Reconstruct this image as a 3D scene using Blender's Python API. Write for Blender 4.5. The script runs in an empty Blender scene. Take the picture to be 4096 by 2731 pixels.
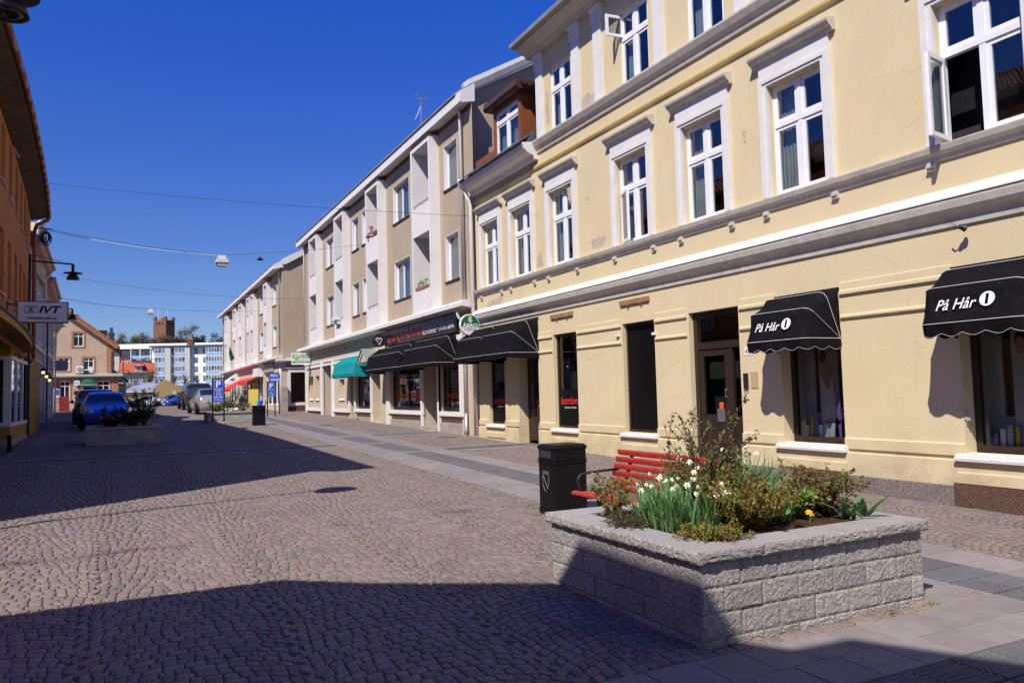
import bpy, bmesh, math, random
import numpy as np
from mathutils import Matrix, Vector
random.seed(7)
RNG = np.random.default_rng(11)
scene = bpy.context.scene
COL = scene.collection
R = math.radians
# ------------------------------------------------------------------ camera
cam_data = bpy.data.cameras.new('camera')
cam = bpy.data.objects.new('camera', cam_data)
COL.objects.link(cam)
cam_data.sensor_width = 36.0
cam_data.lens = 27.457
cam_data.clip_start = 0.05
cam_data.clip_end = 3000
_f = Vector((0.4438, 0.8940, 0.0628)).normalized()
_u = Vector((-0.0040, -0.0680, 0.9977))
_r = _f.cross(_u).normalized()
_u = _r.cross(_f).normalized()
cam.matrix_world = Matrix(((_r.x, _u.x, -_f.x, 0), (_r.y, _u.y, -_f.y, 0), (_r.z, _u.z, -_f.z, 1.62), (0, 0, 0, 1)))
scene.camera = cam
scene.cycles.max_bounces = 6
scene.cycles.diffuse_bounces = 3
scene.cycles.glossy_bounces = 3
# ------------------------------------------------------------------ sky, sun, exposure
SUN_EL, SUN_AZ = 49.0, 35.0            # the light travels towards +X turned SUN_AZ degrees to +Y
sun_dir = Vector((math.cos(R(SUN_EL)) * math.cos(R(SUN_AZ)), math.cos(R(SUN_EL)) * math.sin(R(SUN_AZ)), -math.sin(R(SUN_EL))))
world = bpy.data.worlds.new('World')
scene.world = world
world.use_nodes = True
wn = world.node_tree
bg = wn.nodes['Background']
sky = wn.nodes.new('ShaderNodeTexSky')
sky.sky_type = 'NISHITA'
sky.sun_disc = False
sky.sun_elevation = R(SUN_EL)
sky.sun_rotation = math.atan2(-sun_dir.x, -sun_dir.y)
sky.altitude = 0
sky.air_density = 0.7
sky.dust_density = 0.0
sky.ozone_density = 10.0
# clear northern spring air: deeper blue towards the zenith, the same all round
wtc = wn.nodes.new('ShaderNodeTexCoord')
wsep = wn.nodes.new('ShaderNodeSeparateXYZ')
wn.links.new(wtc.outputs['Generated'], wsep.inputs[0])
wmr = wn.nodes.new('ShaderNodeMapRange')
wmr.inputs[1].default_value = .08
wmr.inputs[2].default_value = .45
wn.links.new(wsep.outputs['Z'], wmr.inputs[0])
wmx = wn.nodes.new('ShaderNodeMix')
wmx.data_type = 'RGBA'
wmx.inputs[6].default_value = (1.06, .9, .85, 1)
wmx.inputs[7].default_value = (.33, .79, 1.76, 1)
wn.links.new(wmr.outputs[0], wmx.inputs[0])
wmul = wn.nodes.new('ShaderNodeMix')
wmul.data_type = 'RGBA'
wmul.blend_type = 'MULTIPLY'
wmul.inputs[0].default_value = 1.
wn.links.new(sky.outputs['Color'], wmul.inputs[6])
wn.links.new(wmx.outputs[2], wmul.inputs[7])
wn.links.new(wmul.outputs[2], bg.inputs['Color'])
bg.inputs['Strength'].default_value = 0.09
sun_data = bpy.data.lights.new('sun', 'SUN')
sun_data.energy = 4.8
sun_data.angle = R(0.5)
sun_data.color = (1.0, 0.94, 0.85)
sun = bpy.data.objects.new('sun', sun_data)
COL.objects.link(sun)
sun.rotation_euler = sun_dir.to_track_quat('-Z', 'Y').to_euler()
vs = scene.view_settings
vs.view_transform = 'Standard'
vs.look = 'None'
vs.exposure = 0.33
vs.gamma = 1.0
vs.use_curve_mapping = False
# ------------------------------------------------------------------ terrain height
_GY = [-400, -30, 0, 46, 60, 72, 84, 95, 115, 128, 150, 190, 230, 262, 330, 700, 2500]
_GZ = [-6, -.5, 0, .76, .97, 1.10, .92, .76, .92, 1.3, 3.1, 4.4, 6.5, 11.0, 19.0, 20.0, 10.0]
def g(y):
    return float(np.interp(y, _GY, _GZ))
# ------------------------------------------------------------------ materials
MATS = {}
def _noise(nt, co, scale, detail=4, rough=.55):
    n = nt.nodes.new('ShaderNodeTexNoise')
    n.inputs['Scale'].default_value = scale
    n.inputs['Detail'].default_value = detail
    n.inputs['Roughness'].default_value = rough
    nt.links.new(co, n.inputs['Vector'])
    return n
def _mix(nt, a, b, fac, blend='MIX'):
    m = nt.nodes.new('ShaderNodeMix')
    m.data_type = 'RGBA'
    m.blend_type = blend
    for s, v in ((m.inputs[0], fac), (m.inputs[6], a), (m.inputs[7], b)):
        if hasattr(v, 'is_output') or isinstance(v, bpy.types.NodeSocket):
            nt.links.new(v, s)
        else:
            s.default_value = v
    return m.outputs[2]
def _ramp(nt, src, lo, hi, a=0., b=1.):
    m = nt.nodes.new('ShaderNodeMapRange')
    m.inputs[1].default_value = lo
    m.inputs[2].default_value = hi
    m.inputs[3].default_value = a
    m.inputs[4].default_value = b
    m.clamp = True
    nt.links.new(src, m.inputs[0])
    return m.outputs[0]
def c4(c):
    return (c[0], c[1], c[2], 1.0)
def mat(name, col, rough=.8, var=.12, scale=3., bump=0., bscale=80., spec=.3, metal=0., col2=None, dirt=0., dirtcol=(.12, .1, .08), rnd=0., emit=0., coat=0., world_co=False, bdist=.01):
    if name in MATS:
        return MATS[name]
    m = bpy.data.materials.new(name)
    m.use_nodes = True
    nt = m.node_tree
    b = nt.nodes['Principled BSDF']
    b.inputs['Roughness'].default_value = rough
    b.inputs['Specular IOR Level'].default_value = spec
    b.inputs['Metallic'].default_value = metal
    if coat:
        b.inputs['Coat Weight'].default_value = coat
        b.inputs['Coat Roughness'].default_value = .06
    if world_co:
        gn = nt.nodes.new('ShaderNodeNewGeometry')
        co = gn.outputs['Position']
    else:
        tc = nt.nodes.new('ShaderNodeTexCoord')
        co = tc.outputs['Object']
    n1 = _noise(nt, co, scale, 5, .6)
    dark = tuple(max(0, x * (1 - var)) for x in col)
    lite = tuple(min(1, x * (1 + var)) for x in (col2 or col))
    f = _ramp(nt, n1.outputs['Fac'], .3, .7)
    c = _mix(nt, c4(dark), c4(lite), f)
    if rnd:
        oi = nt.nodes.new('ShaderNodeObjectInfo')
        v = _ramp(nt, oi.outputs['Random'], 0, 1, 1 - rnd, 1 + rnd)
        vm = nt.nodes.new('ShaderNodeVectorMath')
        vm.operation = 'SCALE'
        nt.links.new(c, vm.inputs[0])
        nt.links.new(v, vm.inputs['Scale'])
        c = vm.outputs[0]
    if dirt:
        n2 = _noise(nt, co, scale * .37 + .2, 8, .7)
        f2 = _ramp(nt, n2.outputs['Fac'], .52, .72, 0, dirt)
        c = _mix(nt, c, c4(dirtcol), f2)
    nt.links.new(c, b.inputs['Base Color'])
    if bump:
        n3 = _noise(nt, co, bscale, 6, .65)
        bp = nt.nodes.new('ShaderNodeBump')
        bp.inputs['Strength'].default_value = bump
        bp.inputs['Distance'].default_value = bdist
        nt.links.new(n3.outputs['Fac'], bp.inputs['Height'])
        nt.links.new(bp.outputs['Normal'], b.inputs['Normal'])
    if emit:
        b.inputs['Emission Color'].default_value = c4(col)
        b.inputs['Emission Strength'].default_value = emit
    MATS[name] = m
    return m
def glass_mat(name, tint=(.75, .8, .8), boost=1.0, rough=.015):
    if name in MATS:
        return MATS[name]
    m = bpy.data.materials.new(name)
    m.use_nodes = True
    nt = m.node_tree
    out = nt.nodes['Material Output']
    nt.nodes.remove(nt.nodes['Principled BSDF'])
    tr = nt.nodes.new('ShaderNodeBsdfTransparent')
    tr.inputs['Color'].default_value = c4(tint)
    gl = nt.nodes.new('ShaderNodeBsdfGlossy')
    gl.inputs['Roughness'].default_value = rough
    tc = nt.nodes.new('ShaderNodeTexCoord')
    n = _noise(nt, tc.outputs['Object'], 1.3, 2, .5)
    bp = nt.nodes.new('ShaderNodeBump')
    bp.inputs['Strength'].default_value = .25
    bp.inputs['Distance'].default_value = .006
    nt.links.new(n.outputs['Fac'], bp.inputs['Height'])
    nt.links.new(bp.outputs['Normal'], gl.inputs['Normal'])
    fr = nt.nodes.new('ShaderNodeLayerWeight')
    fr.inputs['Blend'].default_value = .5
    pw = nt.nodes.new('ShaderNodeMath')
    pw.operation = 'POWER'
    pw.inputs[1].default_value = 4.5
    nt.links.new(fr.outputs['Facing'], pw.inputs[0])
    fm = nt.nodes.new('ShaderNodeMath')
    fm.operation = 'MULTIPLY_ADD'
    fm.use_clamp = True
    fm.inputs[1].default_value = .9
    fm.inputs[2].default_value = .045 * boost
    nt.links.new(pw.outputs[0], fm.inputs[0])
    mx = nt.nodes.new('ShaderNodeMixShader')
    nt.links.new(fm.outputs[0], mx.inputs[0])
    nt.links.new(tr.outputs[0], mx.inputs[1])
    nt.links.new(gl.outputs[0], mx.inputs[2])
    nt.links.new(mx.outputs[0], out.inputs['Surface'])
    MATS[name] = m
    return m
# ------------------------------------------------------------------ mesh helpers
class MB:
    def __init__(self):
        self.v = []
        self.f = []
    def add(self, vs, fs):
        o = len(self.v)
        self.v.extend([tuple(p) for p in vs])
        self.f.extend([tuple(i + o for i in f) for f in fs])
        return self
    def box(self, x0, x1, y0, y1, z0, z1):
        if x0 > x1: x0, x1 = x1, x0
        if y0 > y1: y0, y1 = y1, y0
        if z0 > z1: z0, z1 = z1, z0
        return self.add([(x0, y0, z0), (x1, y0, z0), (x1, y1, z0), (x0, y1, z0), (x0, y0, z1), (x1, y0, z1), (x1, y1, z1), (x0, y1, z1)],
                        [(0, 3, 2, 1), (4, 5, 6, 7), (0, 1, 5, 4), (1, 2, 6, 5), (2, 3, 7, 6), (3, 0, 4, 7)])
    def quad(self, *p):
        return self.add(p, [tuple(range(len(p)))])
    def prism(self, pts, axis, a0, a1):
        """closed polygon extruded along an axis; pts are the other two coordinates in xyz order"""
        n = len(pts)
        def P(q, a):
            return {'x': (a, q[0], q[1]), 'y': (q[0], a, q[1]), 'z': (q[0], q[1], a)}[axis]
        vs = [P(q, a0) for q in pts] + [P(q, a1) for q in pts]
        fs = [tuple(range(n - 1, -1, -1)), tuple(range(n, 2 * n))]
        fs += [(i, (i + 1) % n, n + (i + 1) % n, n + i) for i in range(n)]
        return self.add(vs, fs)
    def tube(self, path, r, n=8, cap=True):
        path = [Vector(p) for p in path]
        rs = r if isinstance(r, (list, tuple)) else [r] * len(path)
        vs, fs = [], []
        ref = None
        for i, p in enumerate(path):
            t = (path[min(i + 1, len(path) - 1)] - path[max(i - 1, 0)])
            t = t.normalized() if t.length > 1e-9 else Vector((0, 0, 1))
            if ref is None:
                ref = Vector((0, 0, 1)) if abs(t.z) < .9 else Vector((1, 0, 0))
            a = t.cross(ref)
            if a.length < 1e-6:
                a = t.cross(Vector((0, 1, 0)))
            a.normalize()
            b = t.cross(a).normalized()
            ref = -b if False else ref
            for k in range(n):
                th = 2 * math.pi * k / n
                vs.append(p + (a * math.cos(th) + b * math.sin(th)) * rs[i])
        for i in range(len(path) - 1):
            for k in range(n):
                fs.append((i * n + k, i * n + (k + 1) % n, (i + 1) * n + (k + 1) % n, (i + 1) * n + k))
        if cap:
            fs.append(tuple(range(n - 1, -1, -1)))
            fs.append(tuple(range((len(path) - 1) * n, len(path) * n)))
        return self.add(vs, fs)
    def lathe(self, prof, c=(0, 0, 0), n=16, axis='z'):
        vs, fs = [], []
        for r, h in prof:
            for k in range(n):
                th = 2 * math.pi * k / n
                a, b = r * math.cos(th), r * math.sin(th)
                vs.append({'z': (c[0] + a, c[1] + b, c[2] + h), 'x': (c[0] + h, c[1] + a, c[2] + b), 'y': (c[0] + b, c[1] + h, c[2] + a)}[axis])
        m = len(prof)
        for i in range(m - 1):
            for k in range(n):
                fs.append((i * n + k, i * n + (k + 1) % n, (i + 1) * n + (k + 1) % n, (i + 1) * n + k))
        if prof[0][0] > 1e-5:
            fs.append(tuple(range(n - 1, -1, -1)))
        if prof[-1][0] > 1e-5:
            fs.append(tuple(range((m - 1) * n, m * n)))
        return self.add(vs, fs)
    def build(self, name, m, parent=None, local=False, smooth=False, bevel=0.):
        off = Vector((0, 0, 0))
        if parent is not None and not local:
            off = Vector(parent['_w']) if '_w' in parent else Vector((0, 0, 0))
        me = bpy.data.meshes.new(name)
        me.from_pydata([(p[0] - off.x, p[1] - off.y, p[2] - off.z) for p in self.v], [], self.f)
        me.update()
        return wrap(name, me, m, parent, smooth, bevel)
def wrap(name, me, m, parent=None, smooth=False, bevel=0.):
    o = bpy.data.objects.new(name, me)
    COL.objects.link(o)
    if m is not None:
        for q in (m if isinstance(m, (list, tuple)) else [m]):
            me.materials.append(q)
    if parent is not None:
        o.parent = parent
        if '_w' in parent:
            o['_w'] = list(parent['_w'])
    if smooth:
        me.polygons.foreach_set('use_smooth', [True] * len(me.polygons))
    if bevel:
        md = o.modifiers.new('bevel', 'BEVEL')
        md.width = bevel
        md.segments = 2
        md.limit_method = 'ANGLE'
        md.angle_limit = R(40)
    return o
def thing(name, label, cat, loc=(0, 0, 0), rz=0., group=None):
    o = bpy.data.objects.new(name, None)
    COL.objects.link(o)
    o.empty_display_size = .2
    o.location = loc
    o.rotation_euler = (0, 0, rz)
    o['_w'] = [loc[0], loc[1], loc[2]]
    o['label'] = label
    o['category'] = cat
    if group:
        o['group'] = group
    return o
def tag(o, label, cat, group=None):
    o['label'] = label
    o['category'] = cat
    if group:
        o['group'] = group
    return o
def struct(o):
    o['kind'] = 'structure'
    return o
def copy_tree(o, parent=None):
    c = o.copy()
    COL.objects.link(c)
    c.parent = parent
    for ch in o.children:
        copy_tree(ch, c)
    return c
def npmesh(name, verts, faces_flat, loop_tot, m, parent=None, smooth=False, mat_idx=None):
    """fast mesh from arrays: verts (n,3), flat vertex indices, loop counts"""
    me = bpy.data.meshes.new(name)
    off = np.array(parent['_w']) if (parent is not None and '_w' in parent) else np.zeros(3)
    verts = np.asarray(verts, dtype=np.float32) - off.astype(np.float32)
    faces_flat = np.asarray(faces_flat, dtype=np.int32)
    loop_tot = np.asarray(loop_tot, dtype=np.int32)
    me.vertices.add(len(verts))
    me.vertices.foreach_set('co', verts.ravel())
    me.loops.add(len(faces_flat))
    me.loops.foreach_set('vertex_index', faces_flat)
    me.polygons.add(len(loop_tot))
    st = np.zeros(len(loop_tot), dtype=np.int32)
    st[1:] = np.cumsum(loop_tot)[:-1]
    me.polygons.foreach_set('loop_start', st)
    me.polygons.foreach_set('loop_total', loop_tot)
    if mat_idx is not None:
        me.polygons.foreach_set('material_index', np.asarray(mat_idx, dtype=np.int32))
    me.update(calc_edges=True)
    return wrap(name, me, m, parent, smooth)
# facing frames for lettering: columns are text-right, text-up, outward normal
FACE_W = Matrix(((0, 0, -1), (-1, 0, 0), (0, 1, 0)))      # on a wall that faces -X
FACE_S = Matrix(((1, 0, 0), (0, 0, -1), (0, 1, 0)))       # on a wall that faces -Y
FACE_E = Matrix(((0, 0, 1), (1, 0, 0), (0, 1, 0)))        # faces +X
def text(name, s, m, parent, center, w, h, frame=FACE_S, bold=0., shear=0., depth=.004, mirror=False):
    cu = bpy.data.curves.new('lettering', 'FONT')
    cu.body = s
    cu.align_x = 'CENTER'
    cu.size = 1.0
    cu.offset = bold
    cu.shear = shear
    cu.resolution_u = 3
    tmp = bpy.data.objects.new('lettering', cu)
    COL.objects.link(tmp)
    dg = bpy.context.evaluated_depsgraph_get()
    me = bpy.data.meshes.new_from_object(tmp.evaluated_get(dg))
    bpy.data.objects.remove(tmp)
    bpy.data.curves.remove(cu)
    n = len(me.vertices)
    co = np.zeros(n * 3)
    me.vertices.foreach_get('co', co)
    co = co.reshape(-1, 3)
    lo, hi = co.min(0), co.max(0)
    co[:, 0] = (co[:, 0] - (lo[0] + hi[0]) / 2) * (w / max(1e-6, hi[0] - lo[0])) * (-1 if mirror else 1)
    co[:, 1] = (co[:, 1] - (lo[1] + hi[1]) / 2) * (h / max(1e-6, hi[1] - lo[1]))
    co[:, 2] = 0
    off = np.array(parent['_w']) if '_w' in parent else np.zeros(3)
    F = np.array(frame)
    wc = co @ F.T + np.array(center) - off
    faces = [tuple(p.vertices) for p in me.polygons]
    bpy.data.meshes.remove(me)
    nn = F[:, 2]
    # flat letters with a little thickness: the front sheet and a skirt is not needed at 4 mm
    mb = MB()
    mb.v = [tuple(p + nn * depth) for p in wc]
    mb.f = faces
    me2 = bpy.data.meshes.new(name)
    me2.from_pydata(mb.v, [], mb.f)
    me2.update()
    return wrap(name, me2, m, parent)
# wall sheet with openings; fn(u, z, d) gives the point, d = depth into the wall
def sheet(mb, u0, u1, z0, z1, openings, fn, depth=.15, cuts=(), zcuts=()):
    us = sorted({u0, u1, *cuts, *[q for o in openings for q in o[:2]]})
    zs = sorted({z0, z1, *zcuts, *[q for o in openings for q in o[2:4]]})
    us = [u for u in us if u0 - 1e-6 <= u <= u1 + 1e-6]
    zs = [z for z in zs if z0 - 1e-6 <= z <= z1 + 1e-6]
    idx = {}
    vs, fs = [], []
    def V(u, z, d=0.):
        k = (round(u, 4), round(z, 4), round(d, 4))
        if k not in idx:
            idx[k] = len(vs)
            vs.append(fn(u, z, d))
        return idx[k]
    for a, b in zip(us[:-1], us[1:]):
        for c, d in zip(zs[:-1], zs[1:]):
            mu, mz = (a + b) / 2, (c + d) / 2
            if any(o[0] < mu < o[1] and o[2] < mz < o[3] for o in openings):
                continue
            fs.append((V(a, c), V(b, c), V(b, d), V(a, d)))
    for o in openings:
        a, b, c, d = o[:4]
        dp = o[4] if len(o) > 4 else depth
        ul = [u for u in us if a - 1e-6 <= u <= b + 1e-6]
        zl = [z for z in zs if c - 1e-6 <= z <= d + 1e-6]
        for p, q in zip(ul[:-1], ul[1:]):
            fs.append((V(p, c), V(q, c), V(q, c, dp), V(p, c, dp)))
            fs.append((V(p, d, dp), V(q, d, dp), V(q, d), V(p, d)))
        for p, q in zip(zl[:-1], zl[1:]):
            fs.append((V(a, p), V(a, p, dp), V(a, q, dp), V(a, q)))
            fs.append((V(b, p, dp), V(b, p), V(b, q), V(b, q, dp)))
    return mb.add(vs, fs)
# ------------------------------------------------------------------ ground sheet
def paving_mat():
    m = bpy.data.materials.new('far paving')
    m.use_nodes = True
    nt = m.node_tree
    b = nt.nodes['Principled BSDF']
    b.inputs['Roughness'].default_value = .85
    b.inputs['Specular IOR Level'].default_value = .25
    gn = nt.nodes.new('ShaderNodeNewGeometry')
    co = gn.outputs['Position']
    vo = nt.nodes.new('ShaderNodeTexVoronoi')
    vo.inputs['Scale'].default_value = 9.
    nt.links.new(co, vo.inputs['Vector'])
    c = _mix(nt, (.145, .112, .1, 1), (.21, .168, .15, 1), vo.outputs['Color'])
    n = _noise(nt, co, .35, 6, .65)
    c = _mix(nt, c, (.12, .1, .1, 1), _ramp(nt, n.outputs['Fac'], .45, .7, 0, .6))
    nt.links.new(c, b.inputs['Base Color'])
    bp = nt.nodes.new('ShaderNodeBump')
    bp.inputs['Strength'].default_value = .5
    bp.inputs['Distance'].default_value = .02
    nt.links.new(vo.outputs['Distance'], bp.inputs['Height'])
    nt.links.new(bp.outputs['Normal'], b.inputs['Normal'])
    return m
xs = np.array([-900, -300, -120, -60, -30, -15, -8, -4, 0, 4, 8, 12, 20, 40, 80, 200, 500, 1200])
ys = np.unique(np.concatenate([np.array([-400, -200, -100, -60, -30]), np.arange(-20, 60, 1.), np.arange(60, 130, 3.), np.arange(130, 340, 8.), np.array([400, 500, 700, 1000, 1500, 2500])]))
def gsheet(y):
    return g(y) - .015 * float(np.interp(y, [-25, -20, 44, 46], [0, 1, 1, 0]))
gv = [(x, y, gsheet(y)) for y in ys for x in xs]
nx = len(xs)
gf = [(j * nx + i, j * nx + i + 1, (j + 1) * nx + i + 1, (j + 1) * nx + i) for j in range(len(ys) - 1) for i in range(nx - 1)]
me = bpy.data.meshes.new('ground')
me.from_pydata(gv, [], gf)
me.update()
ground = struct(wrap('ground', me, [paving_mat()], smooth=True))
m_grass = mat('spring grass', (.07, .1, .03), .9, .35, .4, .4, 12, world_co=True, col2=(.1, .12, .05))
me.materials.append(m_grass)
for p in me.polygons:
    if p.center.y > 150 or p.center.y < -60 or abs(p.center.x) > 90:
        p.material_index = 1
# ------------------------------------------------------------------ cobbles laid in segmental arcs
m_cob = mat('granite cobble', (.22, .175, .15), .75, .22, 14., .5, 120., .3, rnd=.25, world_co=True, col2=(.25, .205, .185), bdist=.004, dirt=.5, dirtcol=(.13, .11, .1))
def cob_mat_pieces():
    """cobbles with a tint of their own each, from a colour attribute"""
    m = bpy.data.materials.new('granite cobbles tinted')
    m.use_nodes = True
    nt = m.node_tree
    b = nt.nodes['Principled BSDF']
    b.inputs['Roughness'].default_value = .72
    b.inputs['Specular IOR Level'].default_value = .3
    at = nt.nodes.new('ShaderNodeAttribute')
    at.attribute_name = 'tint'
    gn = nt.nodes.new('ShaderNodeNewGeometry')
    co = gn.outputs['Position']
    n1 = _noise(nt, co, 60, 4, .6)
    c = _mix(nt, at.outputs['Color'], (.5, .5, .5, 1), .0)
    sc = _ramp(nt, n1.outputs['Fac'], .3, .7, .78, 1.2)
    vm = nt.nodes.new('ShaderNodeVectorMath')
    vm.operation = 'SCALE'
    nt.links.new(c, vm.inputs[0])
    nt.links.new(sc, vm.inputs['Scale'])
    n2 = _noise(nt, co, .55, 7, .7)
    c2 = _mix(nt, vm.outputs[0], (.095, .078, .077, 1), _ramp(nt, n2.outputs['Fac'], .53, .75, 0, .55))
    # the trail of dirt that runs across the street
    sp = nt.nodes.new('ShaderNodeSeparateXYZ')
    nt.links.new(co, sp.inputs[0])
    l1 = nt.nodes.new('ShaderNodeMath')
    l1.operation = 'MULTIPLY_ADD'
    l1.inputs[1].default_value = -.1
    nt.links.new(sp.outputs['X'], l1.inputs[0])
    nt.links.new(sp.outputs['Y'], l1.inputs[2])
    nw = _noise(nt, co, 1.7, 5, .7)
    l2 = nt.nodes.new('ShaderNodeMath')
    l2.operation = 'MULTIPLY_ADD'
    l2.inputs[1].default_value = .8
    nt.links.new(nw.outputs['Fac'], l2.inputs[0])
    nt.links.new(l1.outputs[0], l2.inputs[2])
    l3 = nt.nodes.new('ShaderNodeMath')
    l3.operation = 'SUBTRACT'
    l3.inputs[1].default_value = 9.08
    nt.links.new(l2.outputs[0], l3.inputs[0])
    l4 = nt.nodes.new('ShaderNodeMath')
    l4.operation = 'ABSOLUTE'
    nt.links.new(l3.outputs[0], l4.inputs[0])
    npat = _noise(nt, co, 1.1, 4, .6)
    l5 = nt.nodes.new('ShaderNodeMath')
    l5.operation = 'MULTIPLY'
    nt.links.new(_ramp(nt, l4.outputs[0], .0, .22, .75, 0), l5.inputs[0])
    nt.links.new(_ramp(nt, npat.outputs['Fac'], .45, .62), l5.inputs[1])
    c2 = _mix(nt, c2, (.07, .052, .042, 1), l5.outputs[0])
    nt.links.new(c2, b.inputs['Base Color'])
    n3 = _noise(nt, co, 130, 5, .65)
    bp = nt.nodes.new('ShaderNodeBump')
    bp.inputs['Strength'].default_value = .5
    bp.inputs['Distance'].default_value = .004
    nt.links.new(n3.outputs['Fac'], bp.inputs['Height'])
    nt.links.new(bp.outputs['Normal'], b.inputs['Normal'])
    return m
m_cobt = cob_mat_pieces()
def wall_left_x(y):
    return float(np.interp(y, [10, 20, 22.6, 26.5, 31, 35, 48, 60], [-2.64, -2.68, -2.73, -2.86, -3.05, -3.3, -3.65, -4.2]))
XW0, XW1, XW2, XW3 = 4.90, 5.65, 6.28, 6.80          # walkway: pale, ribbed, pale
def in_cross(x, y):
    if x < XW0 + .02 and 19.5 < y < 21.0: return True
    if x > XW3 - .02 and (16.7 < y < 18.05 or 22.7 < y < 24.0): return True
    return False
def cob_ok(x, y):
    if y < 3.68 or y > 44: return False
    if XW0 < x < XW3: return False
    if x > 8.97: return False
    if in_cross(x, y): return False
    if 3.1 < x < 5.08 and 3.74 < y < 5.58: return False
    if -1.0 < x < .97 and 24.5 < y < 26.3: return False
    if x < wall_left_x(y) + .1 and y > 10.5: return False
    return True
CW, CD = 1.2, .091
CR = CW / math.sqrt(2)
stones = []
def gen_cobbles(xa, xb, ya, yb):
    nc0, nc1 = math.floor(xa / CW), math.ceil(xb / CW)
    for ic in range(nc0, nc1 + 1):
        xc = ic * CW + .35
        for k in range(int((ya - 1) / CD), int((yb + 1) / CD)):
            yk = k * CD
            n = 14 + (k * 7 + ic * 3) % 3 - 1
            e0, e1 = [4.2 * (1 if (k + q) % 2 else -1) + 1.5 * math.sin(q * 37.7 + k * 12.9) for q in (ic, ic + 1)]
            bnd = np.linspace(-45 + e0, 45 + e1, n + 1) + np.concatenate([[0], RNG.uniform(-1.4, 1.4, n - 1), [0]])
            bnd = np.radians(bnd)
            for i in range(n):
                t0, t1 = bnd[i], bnd[i + 1]
                tm = (t0 + t1) / 2
                cx_, cy_ = xc + CR * math.sin(tm), yk + CR * (math.cos(tm) - .7071) + CD / 2
                if not (xa <= cx_ <= xb and ya <= cy_ <= yb) or not cob_ok(cx_, cy_):
                    continue
                q = np.array([[xc + CR * math.sin(t), yk + CR * (math.cos(t) - .7071) + s] for t, s in ((t0, 0), (t1, 0), (t1, CD), (t0, CD))])
                q[:, 0] += .02 * np.sin(q[:, 1] * 1.1 + q[:, 0])
                q[:, 1] += .02 * np.sin(q[:, 0] * .9 + q[:, 1] * .6)
                stones.append((q, cx_, cy_))
gen_cobbles(-3.2, XW0, 3.7, 30.)
gen_cobbles(XW3, 9., 3.7, 44.)
gen_cobbles(-3.2, XW0, 30., 44.)
def stone_geo(q, cx_, cy_, lod):
    """returns verts, faces of one cobble with worn, rounded edges"""
    c = q.mean(0)
    q = q + RNG.uniform(-.0045, .0045, q.shape)
    e = q - c
    L = np.linalg.norm(e, axis=1, keepdims=True)
    gap = RNG.uniform(.0025, .006)
    qo = c + e * (1 - gap * 1.25 / L)
    z0 = g(cy_)
    h = RNG.uniform(-.0025, .0015)
    tx, ty = RNG.uniform(-.022, .022, 2)
    def Z(p, dz):
        return z0 + h + dz + (p[0] - c[0]) * tx + (p[1] - c[1]) * ty + (g(p[1]) - z0)
    if lod == 0:
        ring = []
        for i in range(4):
            a, b, d = qo[i], qo[(i - 1) % 4], qo[(i + 1) % 4]
            k = RNG.uniform(.07, .16)
            ring.append(a + (b - a) * k)
            ring.append(a + (d - a) * k)
        ring = np.array(ring)
        vs = [(p[0], p[1], z0 - .035) for p in ring]
        r2 = c + (ring - c) * .99
        vs += [(p[0], p[1], Z(p, -.007)) for p in r2]
        r3 = c + (ring - c) * .92
        vs += [(p[0], p[1], Z(p, -.0012)) for p in r3]
        r4 = c + (ring - c) * .6
        vs += [(p[0], p[1], Z(p, .0003)) for p in r4]
        fs = []
        for lv in range(3):
            for i in range(8):
                j = (i + 1) % 8
                fs.append((lv * 8 + i, lv * 8 + j, lv * 8 + 8 + j, lv * 8 + 8 + i))
        fs.append(tuple(range(24, 32)))
        return vs, fs
    vs = [(p[0], p[1], z0 - .035) for p in qo]
    r2 = c + (qo - c) * .985
    vs += [(p[0], p[1], Z(p, -.006)) for p in r2]
    r3 = c + (qo - c) * .9
    vs += [(p[0], p[1], Z(p, 0)) for p in r3]
    fs = []
    for lv in range(2):
        for i in range(4):
            j = (i + 1) % 4
            fs.append((lv * 4 + i, lv * 4 + j, lv * 4 + 4 + j, lv * 4 + 4 + i))
    fs.append((8, 9, 10, 11))
    return vs, fs
def tint():
    base = np.array([.2, .158, .138]) if RNG.random() < .62 else (np.array([.18, .157, .148]) if RNG.random() < .7 else np.array([.21, .15, .128]))
    return base * RNG.uniform(.84, 1.17)
street = struct(thing('cobbled_street', 'street paved with reddish grey granite setts in arcs', 'street'))
del street['label'], street['category']
stones.sort(key=lambda s: (s[1] * .444 + s[2] * .894) + (100 if not (-.75 * s[2] < s[1] - .5 * s[2] < .62 * s[2]) else 0))
near, rest = stones[:300], stones[300:]
cob_tints = [mat('granite cobble %d' % i, tuple(tint()), .72, .2, 40., .5, 130., .3, world_co=True, bdist=.004) for i in range(14)]
for q, x_, y_ in near:
    vs_, fs_ = stone_geo(q, x_, y_, 0)
    mb = MB().add(vs_, fs_)
    mb.build('cobble', cob_tints[int(RNG.integers(14))], street, smooth=True)
V_, F_, L_, T_ = [], [], [], []
off = 0
for q, x_, y_ in rest:
    vs_, fs_ = stone_geo(q, x_, y_, 0 if y_ < 9.5 and x_ < 5 else 1)
    V_.extend(vs_)
    t_ = tint()
    for f_ in fs_:
        F_.extend([i + off for i in f_])
        L_.append(len(f_))
    T_.append((len(vs_), t_))
    off += len(vs_)
o = npmesh('cobbles', np.array(V_), F_, L_, m_cobt, street, smooth=True)
ca = o.data.color_attributes.new('tint', 'FLOAT_COLOR', 'POINT')
tt = np.concatenate([np.tile(np.append(t, 1.), (n_, 1)) for n_, t in T_])
ca.data.foreach_set('color', tt.astype(np.float32).ravel())
o['kind'] = 'stuff'
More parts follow.
